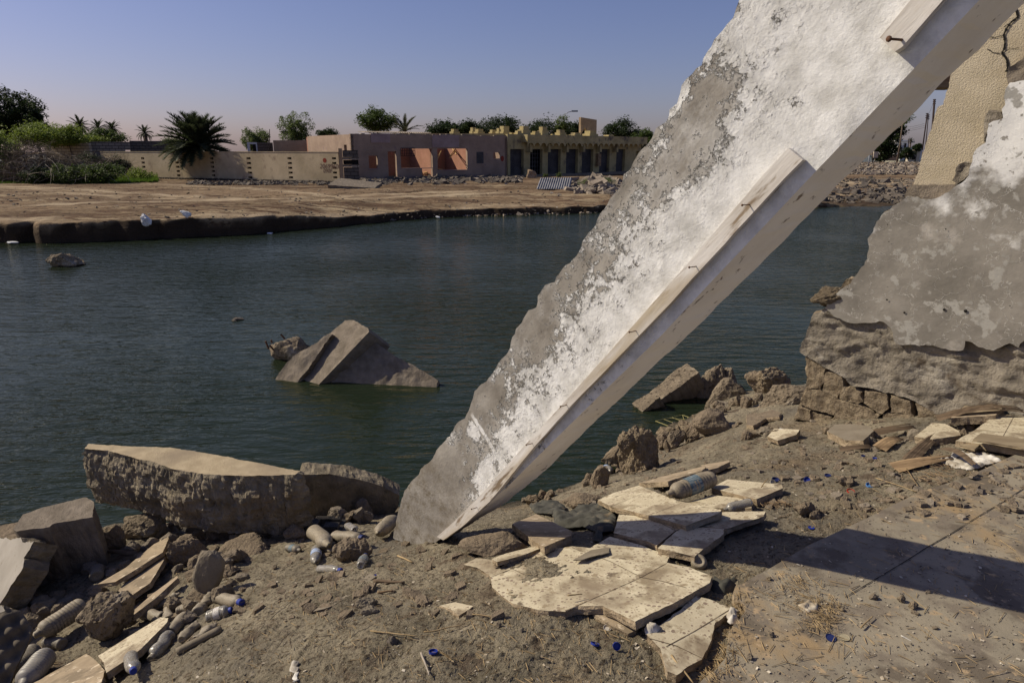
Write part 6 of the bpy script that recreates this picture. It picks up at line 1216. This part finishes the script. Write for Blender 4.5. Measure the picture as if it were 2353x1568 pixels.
tree('broadleaf_tree', 2078, 340, 366, 40, 160, 'leafdark', 'small tree in front of the white villa in the gap', 40, 40, .25, 21, .18, group=GT, low=0, zb_=-1.5)
tree('broadleaf_tree', 2105, 330, 346, 26, 170, 'leafdark', 'far dark shrub left of the yellow villa roof', 26, 30, .25, 22, .2, group=GT, low=0, zb_=-1.5)
# brushwood bank at the left: creeper mounds, dead brush, shrubs
GS = 'shrubs along the left end of the boundary wall'
def shrub(u, v0, v1, wpx, d, m, label, n=50, ln=60, ls=.05, seed=0, **k):
    return tree('shrub', u, v0, v1, wpx, d, m, label, n, ln, ls, seed, k.pop('clump', .15), cat='shrub', group=GS, low=0, trunk_r=.04, **k)
shrub(0, 308, 412, 150, 46.5, 'leafyellow', 'bright yellow-green creeper mound at the far left', 130, 90, 0.081, 31)
shrub(90, 292, 332, 150, 53.0, 'leafyellow', 'creeper crest on top of the dead brush, below the dark trees', 130, 90, 0.081, 32)
shrub(158, 294, 330, 110, 55.0, 'leafyellow', 'sunlit creeper over the low block building', 110, 80, 0.081, 33)
shrub(150, 318, 334, 90, 56.0, 'leafdark', 'dark underside tangle hanging over the low block building', 50, 50, 0.068, 34)
shrub(170, 380, 416, 100, 44, 'leafmid', 'green shrub left of centre at the foot of the dead brush', 60, 60, 0.068, 35)
shrub(240, 376, 415, 100, 44, 'leafmid', 'green shrub at the foot of the brush in front of the block wall', 60, 60, 0.068, 36)
shrub(205, 355, 392, 90, 50.0, 'leafdark', 'dark shrub in the middle of the brush heap', 60, 56, 0.068, 37)
shrub(318, 392, 418, 84, 48.0, 'leafyellow', 'bright low shrub at the left end of the beige wall', 60, 60, 0.061, 38)
shrub(95, 385, 416, 90, 44, 'leafdark', 'dark low shrub under the dead brush at the left', 60, 56, 0.068, 39)
shrub(275, 362, 396, 60, 49.5, 'leafdark', 'dark shrub covering the left end of the beige wall', 50, 50, 0.068, 40)
def brush(u, v0, v1, wpx, d, label, n, seed, m='deadwood', L_=1.2, rad=.012):
    rnd = random.Random(seed); p = Py(u, v1, d); H = Py(u, v0, d).z-p.z; W = wpx*depth(p)/FPX/2; mb = MB()
    for i in range(n):
        a = rnd.uniform(0, 6.28); r_ = rnd.random()**.6; q = Vector((p.x+math.cos(a)*W*r_, p.y+math.sin(a)*W*.7*r_, p.z+H*rnd.random()*(1-r_*r_)**.5)); ps = [q]; d_ = Vector((rnd.uniform(-1, 1), rnd.uniform(-1, .3), rnd.uniform(-.5, .6))).normalized()
        for k in range(3): d_ = (d_+Vector((rnd.uniform(-.5, .5), rnd.uniform(-.5, .5), rnd.uniform(-.5, .2)))).normalized(); ps.append(ps[-1]+d_*L_/3*rnd.uniform(.5, 1.2))
        mb.tube(ps, [rad, rad*.8, rad*.6, rad*.3], 3, cap=False)
    tag(mb.build('dead_brush', MT[m], base=(p.x, p.y, p.z)), label, 'dead brush', 'heaps of dead brush')
brush(80, 322, 414, 150, 45.5, 'big heap of brown dead brush below the creeper at the left', 1700, 1)
brush(165, 358, 413, 140, 46, 'middle heap of dead brush in front of the low block building', 1300, 2)
brush(260, 358, 410, 90, 49.5, 'right heap of dead brush against the beige wall end', 1000, 3)
brush(90, 335, 408, 130, 44, 'pale bare branches lying over the left dead brush', 50, 4, 'deadpale', 2.0, .013)
brush(205, 362, 408, 120, 44.5, 'pale bare branches lying over the right dead brush', 50, 5, 'deadpale', 2.0, .015)
mb = MB(); rnd = random.Random(9)
for i in range(26000):
    u = rnd.uniform(-60, 362); f = rnd.random(); v = 411+f*11; v = min(v, 421.5-(max(0, u-250))*.03+.8*mn.noise(Vector((u*.1, 0, 0)))); 
    p = FG(u, v) if i < 0 else Pz(u, v, -.42); h = rnd.uniform(.12, .38)*(1.35-f); a = rnd.uniform(0, 6.28); t = Vector((math.cos(a), math.sin(a), 0))
    mb.add([p-t*.035+Vector((0,0,-.1)), p+t*.035+Vector((0,0,-.1)), p+t*rnd.uniform(-.1, .1)+Vector((rnd.uniform(-.09, .09), 0, h))], [(0, 1, 2)])
tag(mb.build('grass', MT['grass']), kind='stuff')
# ---------------- palms
def palm(u, v_c, d, rpx, n, label, m='palm', seed=0, trunk=True, droop=1, zb_=None, up=.3, lw=1, tr=.2):
    rnd = random.Random(seed); c = Py(u, v_c, d); k = depth(c)/FPX; Rr = rpx*k; g = zb_ if zb_ is not None else float(far_h(c.x, c.y))
    root = empty('date_palm', (c.x, c.y, g), label, 'palm tree', 'date palms')
    if trunk: mb = MB(); mb.tube([(c.x, c.y, g), (c.x+.1, c.y, (g+c.z)/2), (c.x, c.y, c.z)], [tr*1.2, tr, tr*1.1], 9); mb.build('trunk', MT['bark'], root, base=(c.x, c.y, g))
    for i in range(n):
        f = (i+.5)/n; el = R(80)-f*R(105)*droop+rnd.uniform(-.15, .15); a = i*2.4+rnd.uniform(-.2, .2); L_ = Rr*rnd.uniform(.85, 1.12); mb = MB(); ps = []; ns = 16
        h = Vector((math.cos(a), math.sin(a), 0)); e = el; p = c.copy(); 
        for j in range(ns+1): ps.append(p.copy()); p = p+(h*math.cos(e)+Vector((0, 0, math.sin(e))))*L_/ns; e -= R(4.6)*(1-.5*math.sin(max(el, 0)))
        mb.tube(ps, [.018*Rr*(1-.8*j/ns) for j in range(ns+1)], 3, cap=False)
        for j in range(1, ns*3):
            q = j/(ns*3); ii = min(ns-1, int(q*ns)); b0 = ps[ii].lerp(ps[ii+1], q*ns-ii); t = (ps[ii+1]-ps[ii]).normalized(); s_ = t.cross(Vector((0, 0, 1))); s_ = s_.normalized() if s_.length > .05 else Vector((1, 0, 0)); nn = s_.cross(t)
            ll = L_*.20*math.sin(math.pi*(q*.85+.1))**.7*rnd.uniform(.8, 1.15)*lw; 
            for sg in (-1, 1):
                tip = b0+(s_*sg*.75+t*.75+nn*rnd.uniform(.05, .45)).normalized()*ll; wv = t*ll*.13; mb.add([b0-wv, b0+wv, tip], [(0, 1, 2)])
        mb.build('frond', MT[m], root, base=c)
palm(456, 343, 50.5, 91, 84, 'big trunkless date palm spilling over the beige wall', 'palm', 3, trunk=False, droop=.74, lw=1.15)
palm(183, 292, 75, 29, 34, 'leftmost of the three distant date palms', 'palm', 4); palm(226, 296, 80, 25, 32, 'middle one of the three distant date palms', 'palm', 5)
palm(258, 297, 80, 24, 32, 'rightmost of the three distant date palms', 'palm', 6); palm(332, 306, 78, 22, 30, 'small lone date palm left of the big palm', 'palm', 7)
palm(930, 304, 62, 46, 22, 'pale sparse palm rising behind the pink roof', 'palmpale', 8, droop=.85, lw=.9); palm(2092, 322, 190, 9, 20, 'tiny palm over the white villa in the gap', 'palm', 9)
# ---------------- street lamp, poles
def px_pole(name, pts, d, radp, m, label, cat, group=None, arms=None):
    P_ = [Py(u, v, d) for u, v in pts]; k = depth(P_[0])/FPX; root = empty(name, P_[0], label, cat, group); mb = MB(); mb.tube(P_, radp*k, 8); mb.build('pole', MT[m], root, base=P_[0]); return root, P_, k
r0, P_, k_ = px_pole('street_lamp', [(1293,330),(1294,300),(1294,275),(1297,264),(1305,258),(1314,256)], 85, .8, 'steelgrey', 'grey street lamp with a curved arm above the shops', 'street lamp')
mb = MB(); mb.box(P_[-1]+Vector((.3, 0, .02)), (.75, .3, .16)); mb.build('lamp_head', MT['steelgrey'], r0, base=P_[-1])
px_pole('wooden_post', [(620,355),(619.5,330),(619,297)], 58, .9, 'polewood', 'thin dark post left of the tall feathery tree', 'post')
px_pole('wooden_post', [(1055,480),(1055,471)], 26, .9, 'polewood', 'short stake in the far bank near the water', 'post') if 0 else None
def upole(u0, v0, u1, v1, d, rp, label):
    r_, P2, k2 = px_pole('utility_pole', [(u0, v0), (u1, v1)], d, rp, 'polewood', label, 'utility pole', 'utility poles in the gap')
    for i in range(3):
        t = (P2[0]-P2[1]).normalized(); c = P2[1]+t*k2*(2+i*4.2); mb = MB(); mb.tube([c-Vector((3.2*k2, 0, 0)), c+Vector((3.2*k2, 0, 0))], k2*.35, 5)
        for s_ in (-3, -1.6, 1.6, 3): mb.tube([c+Vector((s_*k2, 0, 0)), c+Vector((s_*k2, 0, 1.6*k2))], k2*.5, 5)
        mb.build('crossarm', MT['polewood'], r_, base=c)
    return P2
p1 = upole(*CB(1110, 800), *CB(1162, 88), 110, 2.2, 'nearest tall dark utility pole in the gap beside the stucco wall')
p2 = upole(*CB(1000, 760), *CB(1068, 272), 140, 1.4, 'thinner utility pole left of the nearest one'); p3 = upole(*CB(1040, 760), *CB(1082, 290), 150, 1.0, 'utility pole partly behind the stucco wall, between the other two')
for i, (a, b_, lb) in enumerate((((700,460),(1030,410),'top power line crossing the gap'),((700,485),(1030,435),'middle power line crossing the gap'),((700,508),(1030,460),'lowest power line crossing the gap'),((1140,150),(1080,290),'slack power line between the two nearer poles'))):
    A_ = Py(*CB(*a), 150); B_ = Py(*CB(*b_), 140); mb = MB(); mb.tube([A_.lerp(B_, f)-Vector((0, 0, math.sin(math.pi*f)*.25)) for f in (0, .25, .5, .75, 1)], .022, 4); tag(mb.build('power_line', MT['polewood'], base=A_), lb, 'power line', 'power lines')
px_pole('metal_post', [CB(288, 975), CB(304, 815)], 62, 1.3, 'steelgrey', 'pale grey metal post below the leaning slab in the gap', 'post'); px_pole('wooden_post', [CB(342, 930), CB(350, 790)], 75, 1.0, 'polewood', 'dark post right of the grey metal post', 'post')
px_pole('utility_pole', [CB(812, 885), CB(820, 610)], 170, .9, 'polewood', 'slim pole in front of the white villa', 'utility pole', 'utility poles in the gap')
# ---------------- villa, gate wall, cars
def boxpx(name, u0, v0, u1, v1, d, dep, m, parent):
    a = Py(u0, v1, d); b_ = Py(u1, v0, d); mb = MB(); mb.box(((a.x+b_.x)/2, d+dep/2, (a.z+b_.z)/2), (b_.x-a.x, dep, b_.z-a.z)); return mb.build(name, MT[m], parent, base=((a.x+b_.x)/2, d, a.z))
vb = empty('villa', Py(2080, 375, 200), 'white two-storey villa far off in the gap', 'villa')
def vbox(nm, x0, y0, x1, y1, d, dep, m): boxpx(nm, *CB(x0, y0), *CB(x1, y1), d, dep, m, vb)
vbox('wall', 650, 640, 835, 900, 200, 10, 'white'); vbox('parapet', 640, 628, 845, 645, 199.4, 11, 'white'); vbox('wing', 700, 725, 1010, 900, 197, 3, 'white')
for x in (700, 765): vbox('window', x, 672, x+28, 722, 199.7, .25, 'dark')
vbox('balcony', 650, 725, 835, 738, 196.2, 4, 'white'); vbox('roof_block', 845, 645, 905, 662, 205, 4, 'cream')
gw = empty('gate_wall', Py(2100, 372, 170), 'cream wall with small battlements and an arched gate in the gap', 'wall')
def gbox(nm, x0, y0, x1, y1, d, dep, m): boxpx(nm, *CB(x0, y0), *CB(x1, y1), d, dep, m, gw)
gbox('wall', 805, 768, 980, 905, 170, 1, 'cream')
for i in range(9): gbox('merlon', 806+i*19, 756, 817+i*19, 768, 170.1, .8, 'cream')
a = [CB(x, y) for x, y in [(862,885),(862,845)]+[(885+23*math.cos(t), 845-22*math.sin(t)) for t in [math.pi-k*math.pi/8 for k in range(9)]]+[(908,885)]]
mb = MB(); ps = [Py(u, v, 169.9) for u, v in a]; mb.add(ps+[p+Vector((0, .08, 0)) for p in ps], [tuple(range(len(ps)))[::-1]]+[(i, (i+1) % len(ps), len(ps)+(i+1) % len(ps), len(ps)+i) for i in range(len(ps))]); mb.build('arched_gate', MT['dark'], gw, base=ps[0])
b_ = boxpx('garden_wall', *CB(380, 815), *CB(700, 900), 130, .3, 'mud', None); tag(b_, 'tan garden wall below the dark tree in the gap', 'garden wall')
b_ = boxpx('leaning_panel', *CB(355, 780), *CB(425, 860), 110, .3, 'cream', None); tag(b_, 'pale panel standing left of the tan garden wall', 'panel')
def car(x0, x1, yb, yt, d, m, label):
    a = Py(*CB(x0, yb), d); b_ = Py(*CB(x1, yb), d); top = Py(*CB(x0, yt), d).z; L_ = b_.x-a.x; H = top-a.z; root = empty('parked_car', ((a.x+b_.x)/2, d, a.z), label, 'car', 'parked cars'); W = L_*.4
    M = Matrix.Translation(Vector((a.x, d, a.z)))
    pr = [(0, .25), (0, .52), (.05, .62), (.24, .68), (.36, .97), (.42, 1), (.66, 1), (.74, .95), (.90, .66), (.98, .58), (1, .45), (1, .25)]
    mb = MB(); n = len(pr); mb.add([(x*L_, y, z*H) for y in (0, W) for x, z in pr], [tuple(range(n)), tuple(range(n, 2*n))[::-1]]+[((k+1) % n, k, n+k, n+(k+1) % n) for k in range(n)]); mb.build('body', MT[m], root, M)
    mb = MB(); g = [(.30, .70), (.38, .93), (.52, .94), (.52, .70)]; g2 = [(.54, .70), (.54, .94), (.66, .94), (.80, .70)]
    for q in (g, g2): mb.add([(x*L_, -.02, z*H) for x, z in q]+[(x*L_, .0, z*H) for x, z in q], [(0, 1, 2, 3)[::-1], (4, 5, 6, 7)]+[(k, (k+1) % 4, 4+(k+1) % 4, 4+k) for k in range(4)])
    mb.build('side_window', MT['glassdark'], root, M)
    for cx in (.18, .82): mb = MB(); mb.tube([(cx*L_, -.03, .25*H), (cx*L_, .2, .25*H)], .23*H, 16); mb.build('wheel', MT['tyre'], root, M)
car(608, 795, 915, 862, 215, 'carwhite', 'white saloon car parked in the gap'); car(825, 960, 900, 862, 225, 'glassdark', 'dark blue car parked behind the stucco wall edge')
# ---------------- bank litter
def bagm(u, v, w_, h_, label, sd_, nm='white_bag', cat='bag', g=None):
    p = Pz(u, v, g) if g is not None else FG(u, v); me = rockmesh(sd_, 3, 18, .06); A_ = np.empty(len(me.vertices)*3); me.vertices.foreach_get('co', A_); A_ = A_.reshape(-1, 3); A_ = (A_-A_.min(0))/(A_.max(0)-A_.min(0)); A_[:, :2] -= .5; k = depth(p)/FPX
    A_ *= [w_*k, w_*k*.8, h_*k]; A_[:, 0] += (.35*w_*k)*(.5-A_[:, 2]/(h_*k)); me.vertices.foreach_set('co', A_.ravel()); me.materials.append(MT['bag']); tag(link(nm, me, None, Matrix.Translation(p)), label, cat)
bagm(338, 521, 24, 30, 'white plastic sack hanging over the lip of the far bank', 3, g=-.72); bagm(430, 500, 21, 17, 'tied white sack lying on top of the far bank', 6); bagm(1006, 502, 10, 6, 'small pale bag at the far waterline', 8, g=WZ)
bagm(928, 501, 7, 5, 'pale scrap at the far waterline left of the small bag', 9, g=WZ); bagm(620, 537, 13, 3, 'white scrap floating by the far bank', 10, g=WZ); bagm(30, 560, 26, 6, 'tangle of weed and plastic at the far left waterline', 11, g=WZ, nm='debris_tangle', cat='debris')
tz = Pz(1270, 436, -.5); mb = MB(); W_ = 76*depth(tz)/FPX; n_ = 28
for i in range(n_):
    x0 = -W_/2+W_*i/n_; x1 = -W_/2+W_*(i+1)/n_; h0 = .05*(i % 2); h1 = .05*((i+1) % 2); mb.add([(x0, 0, h0+.02), (x1, 0, h1+.02), (x1+.3, 2.0, h1+.55), (x0+.3, 2.0, h0+.55), (x0, 0, h0), (x1, 0, h1), (x1+.3, 2.0, h1+.53), (x0+.3, 2.0, h0+.53)], [(0, 1, 2, 3), (4, 7, 6, 5), (0, 4, 5, 1)])
tag(mb.build('corrugated_sheet', MT['zinc'], M=Matrix.Translation(tz)), 'grey corrugated sheet lying on the far bank before the shops', 'metal sheet')
def rub(name, m, n, gen, sz, label=None):
    mb = MB(); rnd = random.Random(n)
    for i in range(n):
        p, k = gen(rnd); s = rnd.choice(sz)*rnd.uniform(.6, 1.3)*k; a = rnd.uniform(0, 6.3); t = rnd.uniform(-.6, .6); M = Matrix.Rotation(a, 3, 'Z') @ Matrix.Rotation(t, 3, 'X') @ Matrix.Rotation(rnd.uniform(-.5, .5), 3, 'Y')
        d = (s, s*rnd.uniform(.4, .9), s*rnd.uniform(.12, .5)); hx, hy, hz_ = [q/2 for q in d]
        vs = [M @ Vector((x*hx*rnd.uniform(.6, 1.1), y*hy*rnd.uniform(.6, 1.1), z*hz_)) + p for x in (-1, 1) for y in (-1, 1) for z in (-1, 1)]
        mb.add(vs, [(0, 1, 3, 2), (4, 6, 7, 5), (0, 4, 5, 1), (2, 3, 7, 6), (0, 2, 6, 4), (1, 5, 7, 3)])
    tag(mb.build(name, MT[m]), kind='stuff')
def on_far(u, v, up=0): p = FG(u, v); p.z += up; return p
def g1(r): u = r.uniform(800, 1200); v = 408+abs(r.gauss(0, 5))+(8 if u < 900 else 0)*r.random(); return on_far(u, v, .02), 1
rub('rubble', 'rubbledark', 2200, g1, (.08, .12, .18, .3, .5)); rub('rubble', 'rubblemat', 900, g1, (.08, .12, .2, .35))
def g2(r): 
    u = r.gauss(1372, 36); v = 438+r.gauss(0, 7)-8; p = on_far(u, max(418, v), 0); p.z += max(0, .5-abs(u-1372)/80)*r.random()*.9; return p, 1
rub('rubble', 'rubblemat', 900, g2, (.15, .25, .4, .7))
def g3(r): u = r.uniform(1830, 2130); v = r.uniform(414, 470); return (lambda q: Vector((q.x, q.y, q.z+r.uniform(-.05, .15))))(Pz(u, v, float(WZ+(v-470)/(414-470)*.62))), 1
rub('rubble', 'rubbledark', 1500, g3, (.15, .2, .3, .5)); rub('rubble', 'rubblemat', 160, g3, (.12, .2, .4))
def g4(r): u = r.uniform(1900, 2130); v = r.uniform(374, 402); return on_far(u, v, .02), 1
rub('rubble', 'rubblemat', 900, g4, (.1, .2, .3, .5)); rub('rubble', 'rubbledark', 700, g4, (.15, .2, .35))
def g5(r): u = r.uniform(-40, 1420); v = r.uniform(425, 500); return on_far(u, v, .01), 1
rub('stones', 'rubbledark', 700, g5, (.03, .04, .06, .10)); rub('stones', 'rubblemat', 350, g5, (.02, .03, .05, .1))
def g6(r): u = r.uniform(430, 830); v = r.uniform(417, 425); return on_far(u, v, .02), 1
rub('rubble', 'rubbledark', 800, g6, (.08, .14, .2, .3))
def g7(r): u = r.uniform(880, 1400); v = float(np.interp(u, [880, 1000, 1250, 1400], [508, 499, 492, 488]))-r.random()*3; return Pz(u, v, WZ+.02), 1
rub('rubble', 'rubblemat', 160, g7, (.06, .1, .16)); 
tile_ = prism('concrete_slab', [(-1.3, -.7), (1.2, -.5), (1.4, .6), (-1, .7)], frame(FG(815, 432)+Vector((0, 0, .25)), (.1, -.25, 1)), .2, [MT['greyblock'], MT['greyblock']], None, ds=.2, rough=.05, amp=.03); tag(tile_, 'flat tilted concrete slab before the pink house left corner', 'concrete slab')
sc_ = rock('broken_chair', *C2(1465, 540), 26, 22, 'broken tipped-over furniture by the shop plinth', 'debris', 'mud', ground=-.5, seed=77, nz=.12, box=1)
p = Pz(*CB(700, 1330), -.85); mb = MB(); me = None
def torus(nm, c, R_, r_, tilt, m, label):
    vs = []; n, k = 24, 10
    for i in range(n):
        a = 6.2832*i/n
        for j in range(k): b = 6.2832*j/k; vs.append(((R_+r_*math.cos(b))*math.cos(a), (R_+r_*math.cos(b))*math.sin(a), r_*1.3*math.sin(b)))
    fs = [(i*k+j, ((i+1) % n)*k+j, ((i+1) % n)*k+(j+1) % k, i*k+(j+1) % k) for i in range(n) for j in range(k)]; mb = MB(); mb.add(vs, fs, 0, True)
    tag(mb.build(nm, MT[m], M=Matrix.Translation(c) @ Matrix.Rotation(tilt, 4, 'X') @ Matrix.Rotation(.4, 4, 'Y')), label, 'tyre')
torus('car_tyre', p, .36, .13, R(35), 'tyredust', 'dusty old tyre lying on the dark rubble at the far waterline')
for i, (u, v, w_, h_) in enumerate(((1900,420,1,1),)): pass
for u, wpx, lb in ((1268,12,'small dry shrub on the plinth left of the broken furniture'),(1300,16,'dry shrub right of the broken furniture')): tree('shrub', u-15, 398, 407, wpx, 54, 'leafolive', lb, 14, 40, .04, u, .3, cat='shrub', low=0, trunk_r=.02)
for u, v, wpx, lb in ((1345,424,34,'low brown dry shrub left on the pale rubble heap'),(1395,422,40,'low brown dry shrub right on the pale rubble heap')): tree('shrub', u, v-10, v, wpx, 40, 'leafolive', lb, 20, 50, .03, u, .3, cat='shrub', low=0, trunk_r=.01)
